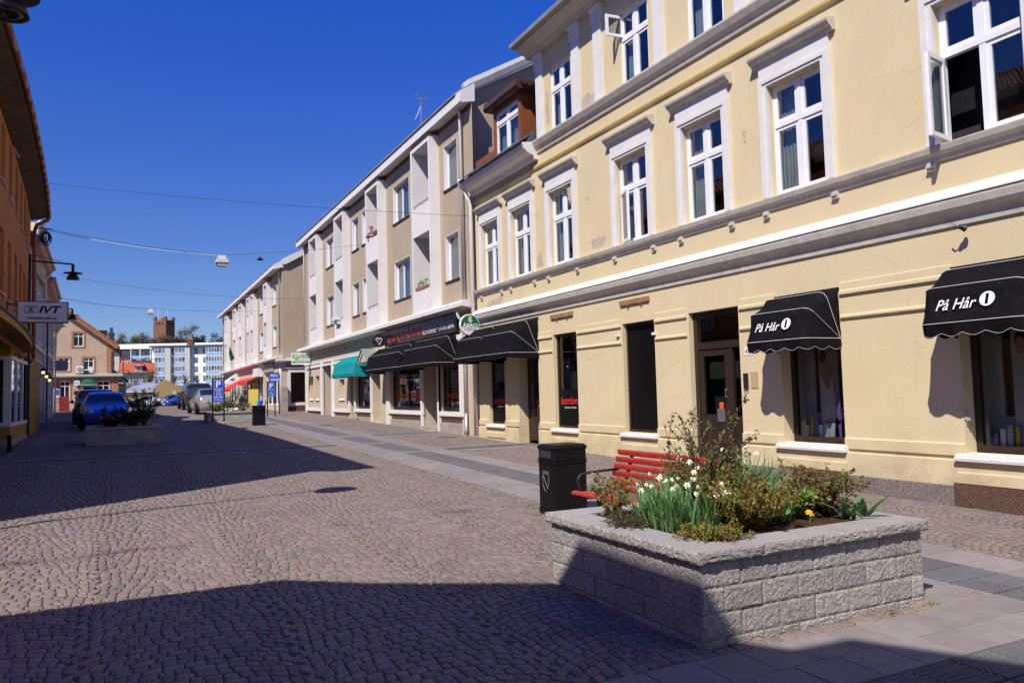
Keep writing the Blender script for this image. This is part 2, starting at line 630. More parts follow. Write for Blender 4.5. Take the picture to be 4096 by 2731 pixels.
# ------------------------------------------------------------------ slab walkway
m_slab = mat('pale concrete slab', (.225, .2, .195), .85, .1, 5., .25, 150., .25, rnd=.1, dirt=.35, dirtcol=(.16, .14, .135), world_co=True, bdist=.003)
m_rib = mat('grey tactile slab', (.115, .11, .12), .8, .12, 6., .25, 150., .25, rnd=.1, world_co=True, bdist=.003)
m_dark = mat('dark grey setts', (.1, .094, .1), .8, .15, 6., .4, 60., .25, world_co=True, rnd=.1)
walk = struct(thing('slab_walkway', 'x', 'x'))
del walk['label'], walk['category']
def slab_mesh(name, m):
    mb = MB()
    e, t, b_ = .5, .0, .012
    mb.add([(-e, -e, -.05), (e, -e, -.05), (e, e, -.05), (-e, e, -.05), (-e, -e, -.004), (e, -e, -.004), (e, e, -.004), (-e, e, -.004),
            (-e + b_, -e + b_, 0), (e - b_, -e + b_, 0), (e - b_, e - b_, 0), (-e + b_, e - b_, 0)],
           [(0, 1, 5, 4), (1, 2, 6, 5), (2, 3, 7, 6), (3, 0, 4, 7), (4, 5, 9, 8), (5, 6, 10, 9), (6, 7, 11, 10), (7, 4, 8, 11), (8, 9, 10, 11)])
    me = bpy.data.meshes.new(name)
    me.from_pydata(mb.v, [], mb.f)
    me.materials.append(m)
    return me
def rib_mesh(name, m, n=7):
    mb = MB()
    vs = [(-.49, -.49, -.05)]
    prof = [(-.49, -.05), (-.49, -.004)]
    for i in range(n):
        a = -.49 + .98 * i / n
        w = .98 / n
        prof += [(a + w * .15, -.004), (a + w * .32, .004), (a + w * .68, .004), (a + w * .85, -.004)]
    prof += [(.49, -.004), (.49, -.05)]
    mb.prism(prof, 'y', -.49, .49)
    me = bpy.data.meshes.new(name)
    me.from_pydata(mb.v, [], mb.f)
    me.materials.append(m)
    return me
SM, RM, DM = slab_mesh('slab', m_slab), rib_mesh('ribbed_slab', m_rib), slab_mesh('dark_slab', m_dark)
far_slabs = MB()
far_ribs = MB()
far_dark = MB()
def slab(me, x0, x1, y0, y1, rot=False, gapw=.006):
    cx_, cy_ = (x0 + x1) / 2, (y0 + y1) / 2
    name = me.name.split('.')[0]
    if cy_ < 17.5 and me is not None and -3.3 < cx_:
        o = bpy.data.objects.new(name, me)
        COL.objects.link(o)
        o.parent = walk
        sx, sy = x1 - x0 - gapw, y1 - y0 - gapw
        o.scale = (sy, sx, 1) if rot else (sx, sy, 1)
        o.rotation_euler = (R(.4) * random.uniform(-.4, .4), R(.4) * random.uniform(-.4, .4), R(90) if rot else 0)
        o.rotation_euler.x += math.atan(.0165) * (0 if rot else 1)
        if rot:
            o.rotation_euler.y += -math.atan(.0165) * -1
        o.location = (cx_, cy_, g(cy_) + random.uniform(-.0015, .0015))
    else:
        {'slab': far_slabs, 'ribbed_slab': far_ribs, 'dark_slab': far_dark}[name].add(
            [(x, y, g(y) - .001 + z) for z in (-.03, 0) for x, y in ((x0 + .003, y0 + .003), (x1 - .003, y0 + .003), (x1 - .003, y1 - .003), (x0 + .003, y1 - .003))],
            [(4, 5, 6, 7), (0, 1, 5, 4), (1, 2, 6, 5), (2, 3, 7, 6), (3, 0, 4, 7)])
S_ = .335
y = 2.30
j = 0
while y < 44:
    y1 = y + S_
    ym = y + S_ / 2
    h1, h2 = (XW1 - XW0) / 2, (XW3 - XW2)
    for a, b in ((XW0, XW0 + h1), (XW0 + h1, XW1), (XW2, XW3)):
        slab(SM, a, b, y, y1)
    ribgap = any(abs(ym - q) < .3 for q in (17.2, 20.2, 23.4))
    hr = (XW2 - XW1) / 2
    for a, b in ((XW1, XW1 + hr), (XW1 + hr, XW2)):
        slab(SM if ribgap else RM, a, b, y, y1)
    y = y1
    j += 1
# the band that crosses in front of the planter
for j, (ya, yb) in enumerate(((3.30, 3.64), (2.97, 3.30))):
    x = -1.2 + (S_ / 2 if j else .07)
    while x < 4.7:
        slab(SM, x, min(x + S_, 4.9), ya, yb)
        x += S_
x = -1.2
while x < 4.8:
    for ya, yb in ((2.635, 2.97), (2.30, 2.635)):
        slab(RM, x, x + S_, ya, yb, rot=True)
    slab(SM, x, x + S_, 1.965, 2.30)
    slab(SM, x, x + S_, 1.63, 1.965)
    x += S_
# crossing bands up the street
def band(xa, xb, ya, yb):
    x = xa
    while x < xb - .05:
        x1 = min(x + .34, xb)
        w = (yb - ya)
        slab(SM, x, x1, ya, ya + w * .27)
        slab(DM, x, x1, ya + w * .27, ya + w * .5)
        slab(DM, x, x1, ya + w * .5, ya + w * .73)
        slab(SM, x, x1, ya + w * .73, yb)
        x = x1
band(-2.6, XW0, 19.55, 20.95)
band(XW3, 8.95, 16.75, 18.0)
band(XW3, 8.95, 22.75, 23.95)
for mb_, nm, mm in ((far_slabs, 'slabs', m_slab), (far_ribs, 'ribbed_slabs', m_rib), (far_dark, 'dark_slabs', m_dark)):
    mb_.build(nm, mm, walk)['kind'] = 'stuff'
# row of setts that edges the planter
edge = struct(thing('sett_edging', 'x', 'x'))
del edge['label'], edge['category']
x = 2.86
while x < 5.5:
    w = random.uniform(.09, .15)
    q = np.array([[x, 3.645], [x + w, 3.645], [x + w, 3.745], [x, 3.745]])
    vs_, fs_ = stone_geo(q, x + w / 2, 3.7, 0)
    MB().add(vs_, fs_).build('sett', cob_tints[int(RNG.integers(14))], edge, smooth=True)
    x += w
# manhole plate and weeds near the planter
mh = tag(MB().lathe([(0, .006), (.26, .006), (.3, .0), (.3, -.03)], (8.2, 20.9, g(20.9)), 20).build('manhole_cover', mat('rusty iron', (.12, .09, .07), .7, .3, 20, .3, 90)), 'dark round iron cover in the setts by the restaurant corner', 'manhole cover')
# ------------------------------------------------------------------ stone planters
m_block = mat('split concrete block', (.355, .325, .3), .9, .22, 40., 1., 85., .2, rnd=.14, col2=(.42, .39, .36), dirt=.45, dirtcol=(.2, .175, .15), bdist=.02)
m_cap = mat('concrete cap', (.30, .28, .275), .85, .1, 6., .35, 130., .25, rnd=.06, dirt=.3, dirtcol=(.3, .27, .24), bdist=.004)
m_soil = mat('bark mulch soil', (.075, .04, .025), .95, .5, 30., 1., 40., .1, bdist=.03)
def rough_block(mb, u0, u1, z0, z1, fn, seed, amp=.012, nu=7, nz=5):
    """split-face block front: a bumpy grid that turns back at the borders; fn(u, z, out)"""
    rr = np.random.default_rng(seed)
    vs, fs = [], []
    w, h = u1 - u0, z1 - z0
    for j in range(nz + 1):
        for i in range(nu + 1):
            u, z = u0 + w * i / nu, z0 + h * j / nz
            edge_ = (i in (0, nu)) or (j in (0, nz))
            d = -.0015 if edge_ else rr.uniform(.25, 1.) * amp
            if not edge_:
                u += rr.uniform(-.2, .2) * w / nu
                z += rr.uniform(-.2, .2) * h / nz
            vs.append(fn(u, z, d))
    for j in range(nz):
        for i in range(nu):
            a = j * (nu + 1) + i
            if rr.random() < .5:
                fs += [(a, a + 1, a + nu + 2), (a, a + nu + 2, a + nu + 1)]
            else:
                fs += [(a, a + 1, a + nu + 1), (a + 1, a + nu + 2, a + nu + 1)]
    n0 = len(vs)
    ringi = [i for i in range(nu + 1)] + [j * (nu + 1) + nu for j in range(1, nz + 1)] + [nz * (nu + 1) + i for i in range(nu - 1, -1, -1)] + [j * (nu + 1) for j in range(nz - 1, 0, -1)]
    back = []
    for i in ringi:
        j, k = divmod(i, nu + 1)
        back.append(len(vs))
        vs.append(fn(u0 + w * k / nu, z0 + h * j / nz, -.10))
    m_ = len(ringi)
    for i in range(m_):
        fs.append((ringi[i], back[i], back[(i + 1) % m_], ringi[(i + 1) % m_]))
    mb.add(vs, fs)
def planter(name, label, x0, x1, y0, y1, ztop, detail=True, faces=('S', 'W'), group=None):
    zb = g(y0) - .04
    t = thing(name, label, 'planter', ((x0 + x1) / 2, (y0 + y1) / 2, g((y0 + y1) / 2)), group=group)
    capt = .075
    zt = ztop - capt
    rowh = .152
    # core
    MB().box(x0 + .02, x1 - .02, y0 + .02, y1 - .02, zb, zt - .03).build('core', m_block, t)
    fr = {'S': (lambda u, z, d: (u, y0 - d, z), x0, x1), 'W': (lambda u, z, d: (x0 - d, -u, z), -y1, -y0),
          'N': (lambda u, z, d: (-u, y1 + d, z), -x1, -x0), 'E': (lambda u, z, d: (x1 + d, u, z), y0, y1)}
    sd = int(abs(x0 * 100 + y0 * 10)) + 5
    for fc in ('S', 'W', 'N', 'E'):
        fn, u0, u1 = fr[fc]
        z = zt - .003
        row = 0
        while z > zb + .01:
            z1, z0 = z, max(zb, z - rowh)
            u = u0 + (0 if row % 2 else 0)
            first = .17 if row % 2 else .31
            uu = [u0]
            a = u0 + first
            while a < u1 - .08:
                uu.append(a)
                a += .31
            uu.append(u1)
            for p, q in zip(uu[:-1], uu[1:]):
                mb = MB()
                hi = detail and fc in faces
                sh = random.uniform(-.004, .004)
                rough_block(mb, p + .002, q - .002, z0 + .0015, z1 - .0015, lambda u_, z_, d_: fn(u_, z_, d_ + sh), sd, .009 if hi else .006, 16 if hi else 3, 9 if hi else 2)
                mb.build('block', m_block, t)
                sd += 1
            z -= rowh
            row += 1
    # cap stones
    ov, wd = .035, .25
    def capstone(xa, xb, ya, yb, outer):
        mb = MB()
        mb.box(xa, xb, ya, yb, zt, ztop)
        mb.build('cap_stone', m_cap, t, bevel=.004)
        for fc in outer:
            m2 = MB()
            e0 = {'S': ya, 'N': yb, 'W': xa, 'E': xb}[fc]
            f2 = {'S': (lambda u, z, d: (u, ya - d - .005, z), xa, xb), 'W': (lambda u, z, d: (xa - d - .005, -u, z), -yb, -ya),
                  'N': (lambda u, z, d: (-u, yb + d + .005, z), -xb, -xa), 'E': (lambda u, z, d: (xb + d + .005, u, z), ya, yb)}[fc]
            rough_block(m2, f2[1] + .001, f2[2] - .001, zt + .002, ztop - .001, f2[0], int(abs(xa * 991 + ya * 77)), .012, 18 if detail else 4, 5 if detail else 2)
            m2.build('split_face', m_block, t)
    nX = max(2, round((x1 - x0) / .52))
    ex = np.linspace(x0 - ov, x1 + ov, nX + 1)
    for a, b in zip(ex[:-1], ex[1:]):
        oS, oN = ['S'], ['N']
        if a == ex[0]: oS.append('W'); oN.append('W')
        if b == ex[-1]: oS.append('E'); oN.append('E')
        capstone(a + .002, b - .002, y0 - ov, y0 - ov + wd, oS)
        capstone(a + .002, b - .002, y1 + ov - wd, y1 + ov, oN)
    nY = max(2, round((y1 - y0 - 2 * wd) / .5))
    ey = np.linspace(y0 - ov + wd, y1 + ov - wd, nY + 1)
    for a, b in zip(ey[:-1], ey[1:]):
        capstone(x0 - ov, x0 - ov + wd, a + .002, b - .002, ['W'])
        capstone(x1 + ov - wd, x1 + ov, a + .002, b - .002, ['E'])
    # soil
    n = 24
    sx = np.linspace(x0 + .18, x1 - .18, n)
    sy = np.linspace(y0 + .18, y1 - .18, n)
    vs_ = [(x, y, ztop - .035 + RNG.uniform(0, .03) - (.04 if i in (0, n - 1) or j in (0, n - 1) else 0)) for j, y in enumerate(sy) for i, x in enumerate(sx)]
    MB().add(vs_, [(j * n + i, j * n + i + 1, (j + 1) * n + i + 1, (j + 1) * n + i) for j in range(n - 1) for i in range(n - 1)]).build('soil', m_soil, t, smooth=True)
    return t
PZ = .635
planter('stone_planter', 'large planter of split grey concrete blocks in the foreground, full of daffodils', 3.08, 5.06, 3.76, 5.58, PZ)
planter('stone_planter', 'block planter in the shade in front of the blue car', -.95, .93, 24.55, 26.2, g(24.6) + .5, detail=False)
planter('stone_planter', 'block planter in the sun behind the tall blue parking sign', 3.15, 5.0, 35.6, 37.3, g(35.6) + .46, detail=False)
# ------------------------------------------------------------------ plants
def leaf_mat(name, c1, c2, trans=.25):
    if name in MATS:
        return MATS[name]
    m = bpy.data.materials.new(name)
    m.use_nodes = True
    nt = m.node_tree
    b = nt.nodes['Principled BSDF']
    b.inputs['Roughness'].default_value = .5
    b.inputs['Specular IOR Level'].default_value = .35
    gn = nt.nodes.new('ShaderNodeNewGeometry')
    ri = gn.outputs['Random Per Island']
    c = _mix(nt, c4(c1), c4(c2), ri)
    nt.links.new(c, b.inputs['Base Color'])
    tr = nt.nodes.new('ShaderNodeBsdfTranslucent')
    nt.links.new(c, tr.inputs['Color'])
    mx = nt.nodes.new('ShaderNodeMixShader')
    mx.inputs[0].default_value = trans
    nt.links.new(b.outputs[0], mx.inputs[1])
    nt.links.new(tr.outputs[0], mx.inputs[2])
    nt.links.new(mx.outputs[0], nt.nodes['Material Output'].inputs['Surface'])
    MATS[name] = m
    return m
m_strap = leaf_mat('daffodil leaf', (.08, .18, .05), (.17, .31, .11))
m_rose = leaf_mat('young rose leaf', (.22, .07, .025), (.24, .2, .04))
m_roseg = leaf_mat('green rose leaf', (.14, .21, .035), (.27, .28, .06))
m_bush = leaf_mat('olive shrub leaf', (.11, .11, .04), (.2, .19, .08))
m_heath = leaf_mat('heather', (.07, .07, .03), (.13, .12, .06))
m_tulip = leaf_mat('tulip leaf', (.09, .2, .07), (.15, .28, .1))
m_lime = leaf_mat('lime leaf', (.14, .25, .04), (.25, .32, .07))
m_stem = mat('brown stem', (.1, .055, .03), .8, .2, 30)
m_gstem = mat('green stem', (.1, .19, .06), .7, .2, 30)
m_petal = mat('white petal', (.85, .85, .76), .5, .04, 20, spec=.3)
m_yel = mat('yellow petal', (.8, .5, .02), .5, .1, 20)
m_pink = mat('crimson petal', (.5, .03, .06), .5, .2, 20)
class Leaves:
    def __init__(self):
        self.V, self.F, self.L = [], [], []
    def leaf(self, p, d, up, ln, w, curl=.15):
        d = d.normalized()
        s = d.cross(up)
        if s.length < 1e-4: s = d.cross(Vector((1, 0, .1)))
        s.normalize()
        nrm = s.cross(d)
        o = len(self.V)
        m = p + d * (ln * .5) + nrm * (curl * ln * .35)
        t = p + d * ln - nrm * (curl * ln * .3)
        self.V += [tuple(p), tuple(m + s * w * .5), tuple(t), tuple(m - s * w * .5)]
        self.F += [o, o + 1, o + 2, o + 3]
        self.L += [4]
    def strap(self, p, d, ln, w, bend, seg=5):
        d = d.normalized()
        hor = Vector((d.x, d.y, 0))
        if hor.length < 1e-3: hor = Vector((random.uniform(-1, 1), random.uniform(-1, 1), 0))
        hor.normalize()
        s = hor.cross(Vector((0, 0, 1))).normalized()
        tw = random.uniform(-.6, .6)
        s = (s * math.cos(tw) + hor * math.sin(tw)).normalized()
        o = len(self.V)
        q = Vector(p)
        dd = d.copy()
        for i in range(seg + 1):
            f = i / seg
            ww = w * (1 - f ** 3 * .85) * (.7 + .3 * min(1, f * 4))
            self.V += [tuple(q - s * ww / 2), tuple(q + s * ww / 2)]
            q = q + dd * (ln / seg)
            dd = (dd + (hor * .5 - Vector((0, 0, 1)) * .5) * bend / seg * (1 + f)).normalized()
        for i in range(seg):
            self.F += [o + 2 * i, o + 2 * i + 1, o + 2 * i + 3, o + 2 * i + 2]
            self.L += [4]
    def build(self, name, m, parent):
        return npmesh(name, np.array(self.V), self.F, self.L, m, parent)
def rv(s=1.):
    return Vector((random.gauss(0, s), random.gauss(0, s), random.gauss(0, s)))
def shrub(name, label, base, height, spread, nst, nleaf, lm, ll=.035, droop=.0, stemr=.005, cat='shrub', lm2=None, base_r=.06, twig=3, group=None):
    t = thing(name, label, cat, base, group=group)
    st = MB()
    lv, lv2 = Leaves(), Leaves()
    B = Vector(base)
    per = max(1, nleaf // (nst * (twig + 1)))
    for i in range(nst):
        a = 2 * math.pi * (i + random.random() * .8) / nst
        out = Vector((math.cos(a), math.sin(a), 0))
        p = B + out * base_r * random.random()
        hh = height * random.uniform(.55, 1.)
        sp = spread * random.uniform(.3, 1.)
        path = [p]
        segs = 6
        for k in range(1, segs + 1):
            f = k / segs
            path.append(B + out * (base_r * .5 + sp * f ** 1.2) + Vector((0, 0, hh * (f - droop * f * f))) + rv(.012))
        st.tube(path, [stemr * (1.25 - k / segs) for k in range(segs + 1)], 4, cap=False)
        branches = [path[1:]]
        for j in range(twig):
            k = random.randint(1, segs - 1)
            q = path[k]
            d = (out * random.uniform(.2, 1) + rv(.55) + Vector((0, 0, .6))).normalized()
            ln = height * random.uniform(.15, .35)
            br = [q + d * ln * f + Vector((0, 0, ln * .2 * f * f)) for f in (0, .33, .66, 1.)]
            st.tube(br, [stemr * .5] * 3 + [stemr * .25], 3, cap=False)
            branches.append(br[1:])
        for br in branches:
            for _ in range(per):
                k = random.random() * (len(br) - 1)
                i0 = int(k)
                q = br[i0].lerp(br[min(i0 + 1, len(br) - 1)], k - i0)
                tan = (br[min(i0 + 1, len(br) - 1)] - br[max(i0 - 1, 0)]).normalized()
                d = (tan * random.uniform(.1, .9) + rv(.55)).normalized()
                L2 = lv2 if (lm2 and random.random() < .45) else lv
                l_ = ll * random.uniform(.6, 1.25)
                L2.leaf(q + d * ll * .12, d, rv(1) + Vector((0, 0, 1)), l_, l_ * .5)
    st.build('stems', m_stem, t)
    lv.build('foliage', lm, t)
    if lm2 and lv2.V:
        lv2.build('foliage', lm2, t)
    return t
def flower_head(mb, p, d, r):
    d = d.normalized()
    a = d.cross(Vector((0, 0, 1)))
    if a.length < .1: a = Vector((1, 0, 0))
    a.normalize()
    b = d.cross(a)
    for k in range(6):
        th = k * math.pi / 3
        e = a * math.cos(th) + b * math.sin(th)
        s = a * -math.sin(th) + b * math.cos(th)
        mb.add([p, p + e * r * .55 + s * r * .3 - d * .002, p + e * r - d * r * .12, p + e * r * .55 - s * r * .3 - d * .002], [(0, 1, 2, 3)])
def trumpet(mb, p, d, r):
    d = d.normalized()
    a = d.cross(Vector((0, 0, 1)))
    if a.length < .1: a = Vector((1, 0, 0))
    a.normalize()
    b = d.cross(a)
    vs = []
    for h, q in ((0, .16), (.5, .22), (.8, .36)):
        for k in range(8):
            th = k * math.pi / 4
            vs.append(p + d * (h * r) + (a * math.cos(th) + b * math.sin(th)) * (q * r))
    mb.add(vs, [(i * 8 + k, i * 8 + (k + 1) % 8, i * 8 + 8 + (k + 1) % 8, i * 8 + 8 + k) for i in range(2) for k in range(8)])
def daffodils(label, c, rx, ry, nleaf, nfl, hl=.34, flow=(.017, .029)):
    t = thing('daffodil_clump', label, 'flowers', (c[0], c[1], PZ), group='daffodil clumps in the foreground planter')
    lv = Leaves()
    for _ in range(nleaf):
        a = random.uniform(0, 2 * math.pi)
        q = math.sqrt(random.random())
        p = Vector((c[0] + rx * q * math.cos(a), c[1] + ry * q * math.sin(a), PZ - .02))
        d = Vector((math.cos(a) * .35 * q + random.gauss(0, .2), math.sin(a) * .35 * q + random.gauss(0, .2), 1))
        lv.strap(p, d, hl * random.uniform(.6, 1.15), random.uniform(.011, .019), random.uniform(.1, 1.1))
    lv.build('leaves', m_strap, t)
    st, pt, tr = MB(), MB(), MB()
    for _ in range(nfl):
        a = random.uniform(0, 2 * math.pi)
        q = math.sqrt(random.random())
        p = Vector((c[0] + rx * q * math.cos(a), c[1] + ry * q * math.sin(a), PZ - .02))
        hh = hl * random.uniform(.8, 1.1)
        tip = p + Vector((random.gauss(0, .05), random.gauss(0, .05), hh))
        st.tube([p, p.lerp(tip, .5) + rv(.008), tip], .003, 4, cap=False)
        fd = Vector((random.gauss(-.35, .5), random.gauss(-.7, .4), random.uniform(-.2, .45)))
        fr = random.uniform(*flow)
        flower_head(pt, tip, fd, fr)
        trumpet(tr, tip, fd, fr * .8)
    st.build('stems', m_gstem, t)
    pt.build('petals', m_petal, t)
    tr.build('trumpets', mat('cream trumpet', (.85, .78, .45), .5, .1, 20), t)
    return t
daffodils('white daffodils with long green leaves at the left of the near planter', (3.6, 4.6), .28, .36, 420, 24, .31)
daffodils('short daffodil leaves beside the yellow flower of the near planter', (4.3, 4.42), .2, .16, 150, 0, .26)
daffodils('tall daffodil leaves at the back of the near planter beside the wall window', (4.5, 5.0), .33, .2, 260, 7, .44)
daffodils('daffodils half hidden behind the middle rose bush of the near planter', (4.05, 5.1), .3, .2, 160, 8, .4)
shrub('rose_bush', 'low rose bush with coppery new leaves in the middle of the near planter', (3.86, 4.22, PZ - .03), .33, .36, 46, 7000, m_rose, .03, lm2=m_roseg, group='rose bushes in the foreground planter')
shrub('rose_bush', 'coppery rose bush at the right end of the near planter', (4.78, 4.36, PZ - .03), .38, .32, 34, 3600, m_rose, .03, lm2=m_bush, group='rose bushes in the foreground planter')
shrub('rose_bush', 'thin upright rose bush at the left corner of the near planter', (3.36, 5.1, PZ - .03), .36, .15, 14, 1300, m_rose, .026, lm2=m_roseg, group='rose bushes in the foreground planter')
shrub('rose_bush', 'coppery rose bush behind the daffodils of the near planter', (4.05, 4.7, PZ - .03), .4, .34, 36, 4600, m_rose, .03, lm2=m_roseg, group='rose bushes in the foreground planter')
shrub('tall_shrub', 'tall sparse olive leaved shrub rising in front of the brown house door', (4.14, 4.95, PZ - .03), .86, .36, 15, 1500, m_bush, .04, stemr=.006, twig=4)
shrub('trailing_shrub', 'yellow green shrub hanging over the front edge of the near planter', (3.42, 4.02, PZ - .03), .17, .24, 34, 3400, m_roseg, .023, lm2=m_rose, droop=.6)
shrub('heather_mat', 'low dark heather spilling over the left cap of the near planter', (3.28, 4.72, PZ - .02), .13, .25, 44, 4200, m_heath, .016, droop=.4, cat='heather')
shrub('green_perennial', 'bright lime green perennial right of the middle of the near planter', (4.48, 4.5, PZ - .03), .24, .32, 40, 3400, m_lime, .036, cat='plant')
# tulips, primula and yellow flower
def tulip(label, p, n, ln, bud=True):
    t = thing('tulip', label, 'tulip', (p[0], p[1], PZ))
    lv = Leaves()
    for i in range(n):
        a = 2 * math.pi * i / n + random.random()
        d = Vector((math.cos(a) * random.uniform(.3, 1.1), math.sin(a) * random.uniform(.3, 1.1), 1))
        lv.strap((p[0], p[1], PZ - .02), d, ln * random.uniform(.8, 1.2), .055, random.uniform(.3, 1.6), 6)
    lv.build('leaves', m_tulip, t)
    if bud:
        st = MB().tube([(p[0], p[1], PZ - .02), (p[0], p[1] + .01, PZ + .3)], .004, 5)
        st.build('stem', m_gstem, t)
        MB().lathe([(.0, -.01), (.014, 0), (.017, .02), (.010, .045), (0, .055)], (p[0], p[1] + .01, PZ + .3), 8).build('bud', m_lime, t, smooth=True)
    return t
tulip('tulip with broad leaves and a closed green bud at the right of the near planter', (4.72, 4.1), 9, .28)
tulip('broad tulip leaves lying on the right cap of the near planter', (4.86, 4.06), 6, .26, False)
tulip('broad leaf plant with a crimson bud beside the yellow flower', (4.25, 4.28), 7, .2, False)
t = thing('yellow_flower', 'single yellow flower on the soil of the near planter', 'flower', (4.42, 4.16, PZ))
mb = MB()
for k in range(4):
    flower_head(mb, Vector((4.42, 4.16, PZ + .05 + k * .006)), Vector((.2 * math.sin(k * 2), -.5, 1)), .038 - k * .006)
mb.build('petals', m_yel, t)
MB().tube([(4.42, 4.16, PZ - .03), (4.42, 4.16, PZ + .05)], .005, 5).build('stem', m_gstem, t)
t = thing('crimson_flower', 'small crimson flower beside the lime green perennial', 'flower', (4.25, 4.3, PZ))
MB().lathe([(0, 0), (.014, .008), (.018, .025), (.006, .036), (0, .03)], (4.25, 4.3, PZ + .12), 8).build('petals', m_pink, t, smooth=True)
MB().tube([(4.25, 4.3, PZ - .03), (4.25, 4.3, PZ + .12)], .004, 5).build('stem', m_gstem, t)
# plants of the other planters
gz = g(24.6) + .5
m_dk = leaf_mat('dark shrub leaf', (.04, .05, .02), (.09, .075, .035))
for i, (x, y, h, lab) in enumerate(((-.35, 25.3, .5, 'low dark shrub at the left of the shaded planter'), (.2, 25.2, .6, 'bushy dark shrub in the middle of the shaded planter'), (.5, 25.4, 1.05, 'tall twiggy dark shrub at the right of the shaded planter'))):
    shrub('planter_shrub', lab, (x, y, gz - .03), h, .5, 24, 2600, m_dk, .055, stemr=.008, lm2=m_bush if i == 2 else None)
gz = g(35.6) + .46
for x, y, h, lab, mm in ((3.55, 36.1, .5, 'yellow green shrub at the left of the planter behind the parking sign', m_lime), (4.15, 36.3, .95, 'tall olive shrub in the planter behind the parking sign', m_bush), (4.6, 36.0, .4, 'low reddish shrub at the right of the planter behind the parking sign', m_rose)):
    shrub('planter_shrub', lab, (x, y, gz - .03), h, .5, 18, 1100, mm, .06, stemr=.01, lm2=m_roseg)
t = thing('white_flowers', 'patch of white flowers on the sunny planter behind the parking sign', 'flowers', (4.4, 35.8, gz))
mb = MB()
for _ in range(60):
    flower_head(mb, Vector((4.4 + random.gauss(0, .22), 35.85 + random.gauss(0, .07), gz + random.uniform(.02, .14))), Vector((random.gauss(0, .4), -.7, .7)), .035)
mb.build('petals', m_petal, t)
lv = Leaves()
for _ in range(150):
    lv.leaf(Vector((4.4 + random.gauss(0, .24), 35.85 + random.gauss(0, .08), gz + random.uniform(-.02, .06))), rv(1) + Vector((0, 0, 1)), rv(1), .08, .03)
lv.build('foliage', m_roseg, t)
# weeds in the joints
lv = Leaves()
for cx_, cy_ in ((5.02, 3.68), (4.6, 3.67), (4.42, 8.3)):
    for _ in range(60):
        lv.strap((cx_ + random.gauss(0, .07), cy_ + random.gauss(0, .012), g(cy_) - .01), Vector((random.gauss(0, .5), random.gauss(0, .5), 1)), random.uniform(.02, .06), .004, 1., 2)
o = lv.build('weeds', leaf_mat('dry weed', (.16, .15, .04), (.3, .2, .08)), None)
o['kind'] = 'stuff'; o['label'] = 'dry tufts of grass in the joints by the planter'; o['category'] = 'weeds'
# ------------------------------------------------------------------ shared facade materials
def plaster(name, col, var=.05, stain=.25, stcol=(.45, .33, .2), relief=.25, bscale=45., streak=.2, crack=0.):
    """painted plaster: soft blotches, vertical rain streaks, fine relief"""
    m = bpy.data.materials.new(name)
    m.use_nodes = True
    nt = m.node_tree
    b = nt.nodes['Principled BSDF']
    b.inputs['Roughness'].default_value = .88
    b.inputs['Specular IOR Level'].default_value = .2
    gn = nt.nodes.new('ShaderNodeNewGeometry')
    co = gn.outputs['Position']
    n1 = _noise(nt, co, 1.1, 6, .6)
    c = _mix(nt, c4([x * (1 - var) for x in col]), c4([min(1, x * (1 + var)) for x in col]), _ramp(nt, n1.outputs['Fac'], .3, .7))
    mp = nt.nodes.new('ShaderNodeMapping')
    mp.inputs['Scale'].default_value = (5., 5., .35)
    nt.links.new(co, mp.inputs['Vector'])
    n2 = _noise(nt, mp.outputs['Vector'], 1.6, 5, .6)
    c = _mix(nt, c, c4(stcol), _ramp(nt, n2.outputs['Fac'], .55, .8, 0, streak))
    n4 = _noise(nt, co, .45, 8, .72)
    c = _mix(nt, c, c4(stcol), _ramp(nt, n4.outputs['Fac'], .6, .72, 0, stain))
    if crack:
        nd = _noise(nt, co, 2.2, 6, .7)
        cd = _mix(nt, co, nd.outputs['Color'], .22)
        vo = nt.nodes.new('ShaderNodeTexVoronoi')
        vo.feature = 'DISTANCE_TO_EDGE'
        vo.inputs['Scale'].default_value = .75
        nt.links.new(cd, vo.inputs['Vector'])
        nm = _noise(nt, co, .6, 3, .5)
        fl = _ramp(nt, vo.outputs['Distance'], .002, .006, crack, 0)
        ml = nt.nodes.new('ShaderNodeMath')
        ml.operation = 'MULTIPLY'
        nt.links.new(fl, ml.inputs[0])
        nt.links.new(_ramp(nt, nm.outputs['Fac'], .48, .6), ml.inputs[1])
        c = _mix(nt, c, c4([x * .45 for x in col]), ml.outputs[0])
        sp = nt.nodes.new('ShaderNodeSeparateXYZ')
        nt.links.new(co, sp.inputs[0])
        ng = _noise(nt, co, 1.8, 7, .7)
        mg = nt.nodes.new('ShaderNodeMath')
        mg.operation = 'MULTIPLY'
        nt.links.new(_ramp(nt, sp.outputs['Z'], .25, 1.15, .7, 0), mg.inputs[0])
        nt.links.new(_ramp(nt, ng.outputs['Fac'], .4, .7), mg.inputs[1])
        c = _mix(nt, c, (.3, .23, .15, 1), mg.outputs[0])
    nt.links.new(c, b.inputs['Base Color'])
    n3 = _noise(nt, co, bscale, 6, .65)
    bp = nt.nodes.new('ShaderNodeBump')
    bp.inputs['Strength'].default_value = relief
    bp.inputs['Distance'].default_value = .012
    nt.links.new(n3.outputs['Fac'], bp.inputs['Height'])
    nt.links.new(bp.outputs['Normal'], b.inputs['Normal'])
    MATS[name] = m
    return m
m_yel_pl = plaster('yellow plaster', (.635, .525, .325), .035, .16, (.5, .41, .28), .3, 38, .22, .28)
m_moul = mat('painted grey moulding', (.54, .5, .43), .75, .12, 6., .3, 60, .25, dirt=.45, dirtcol=(.28, .24, .2), world_co=True)
m_whitep = mat('white paint', (.72, .69, .67), .6, .05, 6., .15, 70, .3, world_co=True, dirt=.25, dirtcol=(.5, .46, .4))
